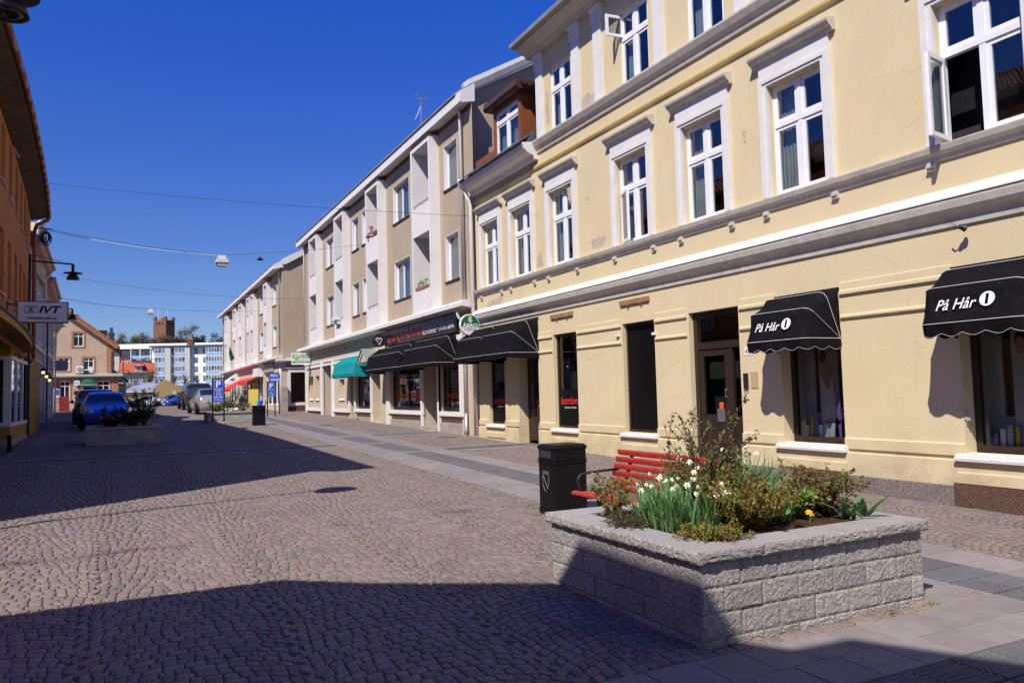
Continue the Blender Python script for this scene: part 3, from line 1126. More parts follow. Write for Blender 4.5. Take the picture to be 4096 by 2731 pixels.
m_whitew = mat('white window paint', (.76, .75, .76), .45, .03, 8., 0, 60, .4, world_co=True)
m_white_pl = mat('white plaster casing', (.68, .66, .64), .8, .05, 4., .25, 60, .25, world_co=True, dirt=.35, dirtcol=(.52, .48, .42))
m_granite = mat('dark granite plinth', (.11, .095, .09), .7, .5, 60., .4, 120, .3, world_co=True, col2=(.2, .17, .16))
m_slate = mat('dark slate', (.06, .065, .085), .6, .3, 10., .4, 40, .4, world_co=True)
m_tin = mat('grey roof tin', (.3, .29, .28), .5, .12, 3., .1, 20, .4, .3, world_co=True, dirt=.4)
m_brownw = mat('dark brown wood', (.03, .017, .013), .45, .25, 20., .2, 60, .4)
m_inside = mat('dim interior', (.035, .03, .03), .95, .4, 2.5, world_co=True)
m_curt = mat('white curtain', (.6, .6, .58), .9, .08, 3.)
m_glass = glass_mat('window glass', (.7, .75, .78), 2.3)
m_shopg = glass_mat('shop glass', (.8, .83, .83), 1.2)
m_black = mat('black film', (.004, .0035, .004), .5, .2, 5, spec=.15)
m_blackm = mat('black painted metal', (.02, .02, .022), .4, .3, 20, .2, 90, .4)
m_red = mat('red lettering', (.7, .03, .03), .5, .08, 10)
m_whitel = mat('white lettering', (.8, .8, .8), .5, .02, 10)
m_copper = mat('brown sheet copper', (.27, .085, .03), .5, .2, 2.5, .1, 30, .4, .25, world_co=True)
m_pipe = mat('white painted downpipe', (.66, .64, .63), .5, .07, 8, 0, 60, .4, world_co=True)
m_greyp = mat('galvanised pipe', (.35, .35, .36), .45, .15, 10, 0, 60, .5, .5)
XF = 9.0
# ------------------------------------------------------------------ yellow building
yb = thing('yellow_building', 'long cream yellow plastered building with white window surrounds along the right side', 'building', (XF, 8., g(8)))
OPEN_G = [(4.90, 6.02, .73, 2.93, .3), (7.76, 8.89, .73, 2.93, .3), (9.77, 11.03, .12, 2.91, .22), (12.04, 13.1, .74, 2.9, .14), (14.9, 15.95, .74, 2.9, .16), (16.72, 17.8, .2, 2.9, .35), (18.62, 19.62, .74, 2.9, .16), (1.9, 3.03, .73, 2.93, .3)]
W1 = [19.27, 17.40, 15.38, 12.58, 10.45, 8.35, 5.56, 3.4, 1.2]
OPEN_1 = [(c - .53, c + .53, 4.50, 6.24, .14) for c in W1]
W2 = [15.28, 12.36, 10.27, 8.3, 5.5, 3.4, 1.2]
OPEN_2 = [(c - .48, c + .48, 7.66, 9.2, .12) for c in W2]
fw = lambda y, z, d: (XF + d, y, z)
mb = MB()
sheet(mb, -8., 20.3, -.2, 3.6, OPEN_G, fw)
sheet(mb, -8., 20.3, 3.6, 7.45, OPEN_1, fw)
sheet(mb, -8., 16.42, 7.45, 10.0, OPEN_2, fw)
mb.quad((XF, 16.42, 7.45), (XF + 8, 16.42, 7.45), (XF + 8, 16.42, 10.), (XF, 16.42, 10.))
mb.quad((XF, 20.3, -.2), (XF + 8, 20.3, -.2), (XF + 8, 20.3, 7.45), (XF, 20.3, 7.45))
mb.quad((XF, -8, -.2), (XF + 8, -8, -.2), (XF + 8, -8, 10), (XF, -8, 10))
mb.build('wall', m_yel_pl, yb)
mb = MB()
mb.box(XF + .62, XF + 8, -7.9, 20.2, -.2, 7.3)
mb.box(XF + .62, XF + 8, -7.9, 16.3, 7.3, 9.9)
mb.build('interior', m_inside, yb)
# floors between storeys keep light from leaking
MB().box(XF + .2, XF + .7, -7.9, 20.2, 3.3, 3.9).box(XF + .2, XF + .7, -7.9, 20.2, 6.7, 7.2).build('floor_slab', m_inside, yb)
# mouldings
def mould(name, prof, y0, y1, m, parent=yb):
    return MB().prism([(XF - a, b) for a, b in prof], 'y', y0, y1).build(name, m, parent)
mould('sill_course', [(0, 4.30), (.03, 4.30), (.05, 4.36), (.10, 4.40), (.12, 4.46), (.12, 4.475), (0, 4.495)], -8, 20.3, m_moul)
mould('string_course', [(0, 3.46), (.03, 3.46), (.04, 3.55), (.10, 3.60), (.14, 3.66), (.16, 3.74), (.16, 3.77), (.03, 3.90), (0, 3.90)], -8, 20.28, m_moul)
mould('string_course_cap', [(.005, 3.905), (.028, 3.905), (.165, 3.776), (.175, 3.78), (.175, 3.795), (.04, 3.925), (.005, 3.925)], -8, 20.29, m_white_pl)
mould('cornice', [(0, 7.36), (.04, 7.36), (.06, 7.44), (.12, 7.5), (.17, 7.6), (.17, 7.635), (0, 7.66)], -8, 16.42, m_moul)
mould('moulding', [(0, 6.98), (.03, 6.98), (.05, 7.02), (.05, 7.06), (.02, 7.1), (0, 7.1)], -8, 20.3, mat('yellow moulding', (.5, .37, .16), .85, .08, 5., .2, 50, .2, world_co=True))
# brackets under the sill course
for c in W1:
    for s in (-.66, .66):
        MB().prism([(XF - 0., 4.2), (XF - .05, 4.2), (XF - .05, 4.23), (XF - .075, 4.24), (XF - .075, 4.265), (XF - .05, 4.27), (XF - .05, 4.302), (XF, 4.302)], 'y', c + s - .05, c + s + .05).build('bracket', m_moul, yb)
# ground floor bands, plinth and granite
gaps = [(3.03, 4.9), (6.02, 7.76), (8.89, 9.77), (11.03, 12.04), (13.1, 14.9), (15.95, 16.72), (17.8, 18.62), (19.62, 20.3), (-8, 1.9)]
for a, b in gaps:
    a2, b2 = a + (.04 if a > -7 else 0), b - (.04 if b < 20 else 0)
    mould('band', [(0, 2.84), (.035, 2.84), (.035, 2.88), (.02, 2.9), (.02, 3.0), (.0, 3.01)], a2, b2, m_yel_pl)
    mould('band', [(0, 2.49), (.02, 2.49), (.035, 2.51), (.035, 2.535), (.015, 2.555), (0, 2.555)], a2, b2, m_yel_pl)
pl_gaps = [(-8, 9.77), (11.03, 16.72), (17.8, 20.3)]
for a, b in pl_gaps:
    cuts = [(max(a, q[0]), min(b, q[1])) for q in gaps if q[1] > a and q[0] < b]
    for c, d in cuts:
        mould('plinth_band', [(0, .70), (.03, .70), (.03, .835), (.0, .85)], c + .01, d - .01, m_yel_pl)
    mould('plinth', [(0, -.2), (.05, -.2), (.05, .64), (.04, .655), (0, .655)], a, b, m_yel_pl)
for a, b in ((4.9, 6.1), (7.7, 8.95), (12.0, 13.15), (14.85, 16.0), (18.55, 19.7)):
    mould('apron', [(.05, .38), (.075, .38), (.075, .5), (.065, .515), (.05, .515)], a, b, m_yel_pl)
m_grate = mat('rusty grating', (.1, .055, .04), .8, .35, 25., .3, 60, .2, world_co=True)
gy = [-8, -3, .5, 2.6]
for a, b in ((6.16, 7.28), (7.285, 7.70), (8.75, 9.74), (2.7, 4.9), (-2, 2.69)):
    mould('granite_block', [(.05, -.2), (.075, -.2), (.075, .335), (.05, .345)], a, b - .006, m_granite)
for a, b in ((4.92, 6.155), (7.705, 8.745)):
    mb = MB().prism([(XF - .05, -.2), (XF - .068, -.2), (XF - .068, .378), (XF - .05, .378)], 'y', a, b)
    gr = mb.build('cellar_grating', m_grate, yb)
    ms = MB()
    n = int((b - a) / .05)
    for i in range(-8, n + 8):
        for s in (1, -1):
            y0_, z0_ = a + i * .05, .0
            y1_, z1_ = y0_ + s * .38, .37
            if min(y0_, y1_) < a or max(y0_, y1_) > b: continue
            ms.tube([(XF - .072, y0_, z0_), (XF - .072, y1_, z1_)], .0022, 3, cap=False)
    ms.build('wire_mesh', mat('wire mesh', (.3, .2, .16), .6, .3, 20), gr)
# white sills
for a, b in ((4.90, 6.02), (7.76, 8.89), (12.04, 13.1), (14.9, 15.95), (18.62, 19.62), (1.9, 3.03)):
    MB().prism([(XF + .02, .66), (XF - .11, .645), (XF - .115, .68), (XF - .09, .685), (XF - .09, .715), (XF + .1, .74)], 'y', a - .06, b + .09).build('sill', m_whitep, yb)
# window type: first floor, with casing and head cornice (local frame: origin bottom centre of the opening, wall plane x = 0)
def sash(mb, y0, y1, z0, z1, x, fr=.055, th=.045):
    mb.box(x, x + th, y0, y0 + fr, z0, z1)
    mb.box(x, x + th, y1 - fr, y1, z0, z1)
    mb.box(x + .001, x + th - .001, y0 + fr, y1 - fr, z0, z0 + fr)
    mb.box(x + .001, x + th - .001, y0 + fr, y1 - fr, z1 - fr, z1)
def casement(parent, w, h, ztr, x=.085, curtain='side', open_left=False, name='window'):
    """four-light window; returns the frame object, the panes and curtains are its children"""
    mb = MB()
    hw = w / 2
    mb.box(x, x + .07, -hw, -hw + .035, 0, h)
    mb.box(x, x + .07, hw - .035, hw, 0, h)
    mb.box(x + .002, x + .068, -hw + .035, hw - .035, 0, .035)
    mb.box(x + .002, x + .068, -hw + .035, hw - .035, h - .035, h)
    mb.box(x - .008, x + .06, -.04, .04, .035, h - .035)
    mb.box(x - .014, x + .06, -hw + .036, hw - .036, ztr - .045, ztr + .03)
    for s in (-1, 1):
        a, b = (-hw + .035, -.04) if s < 0 else (.04, hw - .035)
        if not (open_left and s > 0):
            sash(mb, a, b, .035, ztr - .045, x + .004)
        sash(mb, a, b, ztr + .03, h - .035, x + .004)
    f = mb.build(name, m_whitew, parent, local=True)
    for s in (-1, 1):
        a, b = (-hw + .09, -.095) if s < 0 else (.095, hw - .09)
        for z0, z1 in ((.09, ztr - .1), (ztr + .085, h - .09)):
            if open_left and s > 0 and z0 < .2: continue
            MB().box(x + .02, x + .026, a - .003, b + .003, z0 - .003, z1 + .003).build('pane', m_glass, f, local=True)
    if curtain:
        mb = MB()
        if curtain == 'side':
            spans = ((hw - .36, hw - .02), (-hw + .02, -hw + .2))
        elif curtain == 'thin':
            spans = ((hw - .3, hw - .02),)
        else:
            spans = ((-hw + .02, hw - .02),)
        for a, b in spans:
            n = 14
            vs = []
            for i in range(n + 1):
                y = a + (b - a) * i / n
                dx = .012 * math.sin(i * 2.1) + .006 * math.sin(i * .9)
                vs += [(x + .16 + dx, y, .02), (x + .16 + dx * .6, y, h - .03)]
            mb.add(vs, [(2 * i, 2 * i + 2, 2 * i + 3, 2 * i + 1) for i in range(n)])
        mb.build('curtain', m_curt, f, local=True)
    return f
def place(o, loc, w0, rz=0):
    o.location = (loc[0] - w0[0], loc[1] - w0[1], loc[2] - w0[2])
    if rz: o.rotation_euler.z = rz
    return o
YW = (XF, 8., g(8))
def first_floor_window(curtain, open_left=False):
    f = casement(yb, 1.06, 1.74, 1.12, curtain=curtain, open_left=open_left)
    mb = MB()
    # casing
    for s in (-1, 1):
        a, b = sorted((s * .53, s * .69))
        mb.box(-.055, 0, a, b, -.0, 1.75)
        a, b = sorted((s * .60, s * .68))
        mb.box(-.075, -.056, a, b, 0, 1.86)
    mb.box(-.055, 0, -.69, .69, 1.752, 1.9)
    mb.box(-.075, -.0551, -.6, .6, 1.80, 1.86)
    mb.box(-.05, 0, -.68, .68, 1.902, 2.10)
    mb.build('casing', m_white_pl, f, local=True)
    mb = MB()
    mb.prism([(0, 2.10), (-.07, 2.10), (-.09, 2.14), (-.13, 2.16), (-.17, 2.21), (-.18, 2.24), (-.18, 2.255), (0, 2.30)], 'y', -.79, .79)
    mb.build('head_cornice', m_moul, f, local=True)
    return f
protoA = first_floor_window('side')
protoB = first_floor_window('thin')
protoC = first_floor_window(None, open_left=True)
usedp = set()
for i, c in enumerate(W1):
    src = protoC if i == 6 else (protoA if i % 3 != 1 else protoB)
    if src.name in usedp:
        o = copy_tree(src, yb)
    else:
        o = src
        usedp.add(src.name)
    place(o, (XF, c, 4.50), YW)
# the open sash of the rightmost window, swung out to the street
def open_sash(y_h, z0, z1, w, ang, name='open_sash'):
    mb = MB()
    sash(mb, -w, 0, 0, z1 - z0, -.022)
    o = mb.build(name, m_whitew, yb, local=True)
    place(o, (XF + .07, y_h, z0), YW, ang)
    MB().box(-.004, .002, -w + .05, -.05, .05, z1 - z0 - .05).build('pane', m_glass, o, local=True)
    return o
open_sash(W1[6] + .49, 4.54, 5.57, .44, R(-80))
open_sash(W2[1] + .44, 8.72, 9.16, .40, R(-95))
open_sash(W1[3] + .49, 4.54, 5.57, .44, R(-18))
# second floor windows without casing
protoU = casement(yb, .96, 1.54, 1.0, x=.05, curtain='side')
for i, c in enumerate(W2):
    o = protoU if i == 0 else copy_tree(protoU, yb)
    place(o, (XF, c, 7.66), YW)
# pilasters
for c in (16.23, 14.53, 13.62, 11.53, 9.35, 8.9 - 1.55, 6.6, 4.5):
    MB().box(XF - .05, XF, c - .15, c + .15, 7.66, 9.62).build('pilaster', m_white_pl, yb)
    MB().prism([(XF, 9.4), (XF - .06, 9.4), (XF - .075, 9.44), (XF - .06, 9.47), (XF - .06, 9.62), (XF - .09, 9.66), (XF - .12, 9.7), (XF - .12, 9.74), (XF, 9.74)], 'y', c - .2, c + .2).build('capital', m_white_pl, yb)
# eaves of the tall part
mb = MB().prism([(XF + .0, 9.742), (XF - .16, 9.75), (XF - .2, 9.82), (XF - .36, 9.86), (XF - .46, 9.94), (XF - .46, 9.98), (XF + .3, 10.1)], 'y', -8, 16.62)
mb.build('eaves_cornice', m_moul, yb)
mb = MB().prism([(XF - .44, 9.96), (XF - .60, 9.96), (XF - .60, 10.06), (XF - .58, 10.06), (XF - .57, 9.99), (XF - .46, 9.99), (XF - .44, 10.05)], 'y', -8, 16.66)
mb.build('gutter', m_tin, yb)
MB().prism([(XF - .56, 10.02), (XF + 4.2, 12.6), (XF + 8.2, 10.0), (XF + 8.2, 9.9), (XF + .2, 9.9)], 'y', -8.1, 16.6).build('roof', m_tin, yb)
# eaves, gutter, slates and dormer of the low part
mb = MB().prism([(XF, 7.22), (XF - .1, 7.22), (XF - .14, 7.32), (XF - .3, 7.38), (XF - .38, 7.46), (XF - .42, 7.56), (XF - .42, 7.6), (XF, 7.66)], 'y', 16.425, 20.32)
mb.build('low_eaves', m_whitep, yb)
for i in range(18):
    y0_ = 16.45 + i * .216
    MB().add([(XF - .50, y0_, 7.605 + .006 * (i % 2)), (XF - .50, y0_ + .214, 7.605 + .006 * (i % 2)), (XF - .2, y0_ + .214, 7.86), (XF - .2, y0_, 7.86),
              (XF - .50, y0_, 7.585), (XF - .50, y0_ + .214, 7.585), (XF - .2, y0_ + .214, 7.83), (XF - .2, y0_, 7.83)],
             [(0, 1, 2, 3), (7, 6, 5, 4), (0, 4, 5, 1), (3, 2, 6, 7), (0, 3, 7, 4), (1, 5, 6, 2)]).build('slate', m_slate, yb)
MB().prism([(XF - .3, 7.65), (XF - .1, 7.92), (XF + 1.2, 8.72), (XF + 4., 9.6), (XF + 8, 9.6), (XF + 8, 7.5), (XF, 7.5)], 'y', 16.43, 20.30).build('low_roof', m_slate, yb)
dm = MB()
dy0, dy1 = 17.22, 18.82
dm.box(XF - .04, XF + 2.5, dy0, dy0 + .05, 7.9, 9.2)
dm.box(XF - .04, XF + 2.5, dy1 - .05, dy1, 7.9, 9.2)
dm.box(XF - .05, XF + .06, dy0 + .051, dy0 + .12, 7.9, 9.2)
dm.box(XF - .05, XF + .06, dy1 - .12, dy1 - .051, 7.9, 9.2)
dm.box(XF - .05, XF + .06, dy0 + .12, dy1 - .12, 9.08, 9.2)
dmo = dm.build('dormer', m_copper, yb)
MB().prism([(XF - .22, 9.2), (XF - .27, 9.26), (XF - .24, 9.42), (XF + 2.6, 9.5), (XF + 2.6, 9.2)], 'y', dy0 - .22, dy1 + .18).build('dormer_roof', mat('dark brown sheet metal', (.07, .035, .02), .5, .2, 3, .1, 30, .4), dmo)
MB().box(XF + .3, XF + .35, dy0 + .05, dy1 - .05, 7.9, 9.2).build('dormer_interior', m_inside, dmo)
MB().box(XF + .05, XF + .4, 18.83, 20.28, 8.05, 8.22).build('flashing', m_copper, yb)
f = casement(yb, 1.36, 1.16, .85, x=.0, curtain='full')
place(f, (XF, (dy0 + dy1) / 2, 7.92), YW)
# shop windows
def shop_window(y0, y1, z0, z1, x, m_frame, fr=.07, name='shop_window', splits=(), pane_m=None):
    mb = MB()
    mb.box(x, x + .07, y0, y0 + fr, z0, z1)
    mb.box(x, x + .07, y1 - fr, y1, z0, z1)
    mb.box(x + .001, x + .069, y0 + fr, y1 - fr, z0, z0 + fr)
    mb.box(x + .001, x + .069, y0 + fr, y1 - fr, z1 - fr, z1)
    ed = [y0 + fr] + [q for q in splits] + [y1 - fr]
    for q in splits:
        mb.box(x - .004, x + .066, q - .025, q + .025, z0 + fr, z1 - fr)
    f = mb.build(name, m_frame, yb)
    for a, b in zip(ed[:-1], ed[1:]):
        MB().box(x + .03, x + .036, a - .005, b + .005, z0 + fr - .005, z1 - fr + .005).build('pane', pane_m or m_shopg, f)
    return f
m_linen = mat('pale display wall', (.5, .5, .52), .8, .06, 3, world_co=True)
for y0, y1 in ((7.76, 8.89), (4.90, 6.02), (1.9, 3.03)):
    shop_window(y0, y1, .74, 2.93, XF + .2, m_brownw, .08)
# display behind the hairdresser's panes: side panels, radiator, poster, boxes
m_poster = mat('faded poster print', (.42, .4, .42), .6, .2, 2.5, world_co=True)
m_skin = mat('poster skin tone', (.35, .2, .13), .6, .1, 5)
m_hair = mat('poster dark hair', (.03, .02, .018), .6, .2, 9)
m_purple = mat('purple print', (.25, .12, .42), .6, .2, 6, world_co=True)
for k, (y0, y1) in enumerate(((7.76, 8.89), (4.90, 6.02))):
    y0 += .26
    y1 += .26
    MB().box(XF + .25, XF + .6, y1 - .2, y1 - .18, .78, 2.86).build('display_side', m_linen, yb)
    MB().box(XF + .25, XF + .6, y0 - .2, y1, .76, .80).build('display_shelf', m_linen, yb)
    MB().box(XF + .5, XF + .53, y1 - .45, y1 - .21, .8, 2.86).build('display_panel', m_linen, yb)
    po = MB().box(XF + .34, XF + .346, y0 + .1, y0 + .46, .8, 2.6).build('poster', m_poster if k else mat('poster violet grey', (.3, .28, .36), .6, .2, 3, world_co=True), yb)
    yc = y0 + .31
    def pic(pts, m, nm):
        MB().quad(*[(XF + .337, p[0], p[1]) for p in pts]).build(nm, m, po)
    def oval(cy_, cz_, ry, rz_, m, nm, dd=0.):
        MB().quad(*[(XF + .336 - dd, cy_ + ry * math.cos(a_), cz_ + rz_ * math.sin(a_)) for a_ in np.linspace(0, 2 * math.pi, 18)[:-1]]).build(nm, m, po)
    if k == 0:
        oval(yc + .06, 2.0, .065, .1, m_hair, 'printed_hair', .002)
        pic([(yc + .1, 1.92), (yc - .08, 1.9), (yc - .14, 1.45), (yc - .02, 1.4), (yc + .12, 1.6)], m_skin, 'printed_shoulder')
        MB().quad(*[(XF + .333, p[0], p[1]) for p in [(yc + .12, 1.72), (yc - .02, 1.5), (yc - .1, 1.72), (yc - .12, 1.4), (yc + .13, 1.3)]]).build('printed_dress', m_linen, po)
        pic([(yc + .12, 1.3), (yc - .12, 1.4), (yc - .18, .82), (yc + .14, .82)], m_linen, 'printed_skirt')
        for a_ in range(9):
            th = R(100 + a_ * 14)
            pic([(y0 + .12 + .0, 1.0), (y0 + .1 + .02, 1.04), (y0 + .12 + .26 * math.sin(th), 1.0 + .3 * -math.cos(th))], m_purple, 'printed_frond')
        pic([(y0 + .22, .82), (y0 + .1, .82), (y0 + .1, 1.5), (y0 + .15, 1.45)], m_purple, 'printed_panel')
    else:
        oval(yc + .02, 2.05, .09, .14, m_hair, 'printed_hair')
        oval(yc + .04, 2.0, .06, .1, m_skin, 'printed_face', .003)
        oval(yc - .08, 1.85, .05, .16, m_hair, 'printed_hair', .002)
    MB().box(XF + .48, XF + .55, y0 + .5, y1 - .35, .8, 1.16).build('radiator', m_linen, yb)
    for q in range(5):
        yy = y0 + .3 + q * .085
        hh = random.uniform(.12, .32)
        MB().box(XF + .28, XF + .32, yy, yy + random.uniform(.04, .075), .815, .815 + hh).build('product_box', [m_linen, m_whitew, m_purple, mat('yellow carton', (.6, .4, .03), .5)][q % 4 if k == 0 else (q + 2) % 4], yb)
# restaurant windows in the yellow wall: dark film below, glass above, lettering
def astroms(y0, y1, zc, x, parent, k=1.):
    w = (y1 - y0)
    text('lettering', 'åströms', m_red, parent, (x, (y0 + y1) / 2, zc), w * .92, .17 * k, FACE_W, bold=.012)
    text('small_lettering', 'RESTAURANG - SPORTSBAR', m_whitel, parent, (x, (y0 + y1) / 2, zc - .16 * k), w * .55, .04 * k, FACE_W)
for y0, y1, dark in ((14.9, 15.95, False), (18.62, 19.62, False), (12.04, 13.1, True)):
    f = shop_window(y0, y1, .745, 2.895, XF + .09, m_brownw, .05)
    if dark:
        MB().box(XF + .113, XF + .117, y0 + .051, y1 - .051, .797, 2.843).build('dark_film', m_black, f)
    else:
        MB().box(XF + .113, XF + .117, y0 + .051, y1 - .051, .797, 1.62).build('dark_film', m_black, f)
        astroms(y0 + .06, y1 - .06, 1.36, XF + .108, f)
# brown house door with transom
d = MB()
d.box(XF + .1, XF + .17, 9.77, 9.87, .1, 2.91)
d.box(XF + .1, XF + .17, 10.93, 11.03, .1, 2.91)
d.box(XF + .101, XF + .169, 9.87, 10.93, 2.82, 2.91)
d.box(XF + .09, XF + .169, 9.87, 10.93, 2.25, 2.37)
d.box(XF + .101, XF + .169, 10.07, 10.15, .1, 2.25)
dr = d.build('house_door', m_brownw, yb)
MB().box(XF + .125, XF + .131, 9.865, 10.935, 2.365, 2.825).build('pane', m_shopg, dr)
lf = MB()
sash(lf, 10.16, 10.92, .14, 2.24, XF + .11, .11, .05)
lf.box(XF + .112, XF + .158, 10.27, 10.81, .95, 1.12)
lf.box(XF + .118, XF + .15, 10.27, 10.81, .25, .95)
lf.build('door_leaf', m_brownw, dr)
MB().box(XF + .13, XF + .135, 10.265, 10.815, 1.12, 2.13).build('pane', m_shopg, dr)
MB().box(XF + .13, XF + .135, 9.88, 10.06, 1.2, 2.2).build('pane', m_shopg, dr)
MB().box(XF + .118, XF + .15, 9.875, 10.065, .2, 1.1).build('side_panel', m_brownw, dr)
MB().tube([(XF + .1, 10.22, 1.42), (XF + .06, 10.22, 1.42), (XF + .06, 10.22, 1.55), (XF + .1, 10.22, 1.55)], .008, 6).build('handle', m_greyp, dr)
MB().box(XF + .095, XF + .108, 10.3, 10.48, 1.0, 1.22).build('letter_plate', mat('grey plate', (.12, .11, .13), .5), dr)
MB().box(XF + .128, XF + .1285, 10.36, 10.46, 1.13, 1.33).build('orange_sticker', mat('orange paper', (.65, .13, .02), .6), dr)
# restaurant door
d = MB()
d.box(XF + .25, XF + .32, 16.73, 16.81, .2, 2.9)
d.box(XF + .25, XF + .32, 17.71, 17.79, .2, 2.9)
d.box(XF + .251, XF + .319, 16.81, 17.71, 2.8, 2.9)
sash(d, 16.82, 17.5, .36, 2.8, XF + .25, .1, .05)
d.box(XF + .252, XF + .298, 16.92, 17.4, .4, .95)
d.box(XF + .252, XF + .298, 17.5, 17.71, .36, 2.8)
dr = d.build('restaurant_door', m_brownw, yb)
MB().box(XF + .268, XF + .274, 16.915, 17.405, .945, 2.705).build('pane', m_shopg, dr)
MB().box(XF + .277, XF + .279, 16.93, 17.39, .96, 1.62).build('dark_film', m_black, dr)
astroms(16.93, 17.39, 1.36, XF + .262, dr, .8)
MB().box(XF + .24, XF + .2495, 17.05, 17.27, .62, .74).build('letter_flap', m_greyp, dr)
MB().tube([(XF + .25, 17.46, 1.3), (XF + .2, 17.46, 1.3), (XF + .2, 17.46, 1.75), (XF + .25, 17.46, 1.75)], .012, 6).build('handle', m_greyp, dr)
# timber battens, keypad, plate, house number, cable boxes, hooks
m_timber = mat('weathered batten', (.3, .17, .08), .8, .25, 18, .3, 50)
for a, b in ((15.0, 16.0), (12.15, 13.12)):
    MB().box(XF - .045, XF, a, b, 3.27, 3.36).build('batten', m_timber, yb)
    for q in (.25, .7):
        MB().box(XF - .065, XF - .046, a + (b - a) * q - .02, a + (b - a) * q + .02, 3.25, 3.31).build('batten_bracket', m_greyp, yb)
MB().box(XF - .03, XF, 9.60, 9.69, 1.55, 1.80).build('door_phone', m_blackm, yb)
MB().box(XF - .012, XF, 9.38, 9.54, 1.56, 1.82).build('cover_plate', mat('beige plate', (.45, .33, .2), .6, .1, 10), yb)
np_ = MB().box(XF - .008, XF, 9.47, 9.65, 2.09, 2.22).build('number_plate', m_whitel, yb)
text('number', '4D', mat('blue black print', (.03, .03, .07), .5), np_, (XF - .009, 9.57, 2.155), .12, .08, FACE_W)
for yy, zz in ((13.2, 2.66), (11.98, 2.60)):
    MB().box(XF - .05, XF, yy, yy + .09, zz, zz + .05).build('cable_box', m_whitep, yb)
for yy, zz in ((9.4, 5.7), (16.5, 5.9), (14.2, 5.75), (17.9, 6.15)):
    MB().tube([(XF, yy, zz), (XF - .07, yy, zz), (XF - .08, yy, zz - .03), (XF - .06, yy - .02, zz - .09)], .004, 4).build('hook', mat('rust', (.15, .08, .05), .8), yb)
# spotlight on the wall
sl = tag(MB().lathe([(0, -.09), (.04, -.085), (.055, -.05), (.06, .02), (.075, .03), (.075, .05), (.06, .055), (0, .05)], (0, 0, 0), 14).build('wall_spotlight', m_blackm, smooth=True), 'small round grey spotlight on the yellow wall above the right awning', 'spotlight')
sl.scale = (.6, .6, .6)
sl.location = (XF - .13, 5.8, 3.4)
sl.rotation_euler = (R(110), 0, R(60))
MB().tube([(0, 0, -.08), (.02, .02, -.18), (.1, .04, -.2)], .014, 6).build('arm', m_greyp, sl, local=True)
# white downpipe at the corner
mb = MB().tube([(XF - .34, 20.36, 7.5), (XF - .16, 20.33, 7.05), (XF - .13, 20.32, 6.9), (XF - .13, 20.30, g(20.3) + .05)], .052, 10)
mb.lathe([(.06, 7.42), (.12, 7.55), (.12, 7.68), (.07, 7.68)], (XF - .36, 20.37, 0), 10)
mb.build('downpipe', m_pipe, yb, smooth=True)
# weathered patches of bare plaster (thin relief, own outline)
def patch(cy_, cz_, ry, rz_, m, seed, x=XF - .0025, nm='plaster_patch', n=26):
    rr = random.Random(seed)
    pts = []
    for i in range(n):
        a_ = 2 * math.pi * i / n
        q = rr.uniform(.55, 1.1)
        pts.append((x, cy_ + ry * q * math.cos(a_), cz_ + rz_ * q * math.sin(a_)))
    MB().add([(x, cy_, cz_)] + pts, [(0, i + 1, (i + 1) % n + 1) for i in range(n)]).build(nm, m, yb)
m_bare = mat('bare grey plaster', (.47, .40, .32), .9, .12, 5., .3, 40, .2, world_co=True)
for q in ((14.1, 7.85, .5, .2, 1), (15.9, 8.3, .08, .5, 2), (13.9, 4.72, .35, .14, 3), (16.5, 4.75, .2, .2, 4), (18.9, 4.0, .35, .15, 5), (19.4, 3.98, .25, .14, 6), (5.98, 1.2, .06, .09, 7), (15.0, 6.1, .12, .35, 8), (16.7, 7.2, .3, .2, 9)):
    patch(q[0], q[1], q[2], q[3], m_bare, q[4])
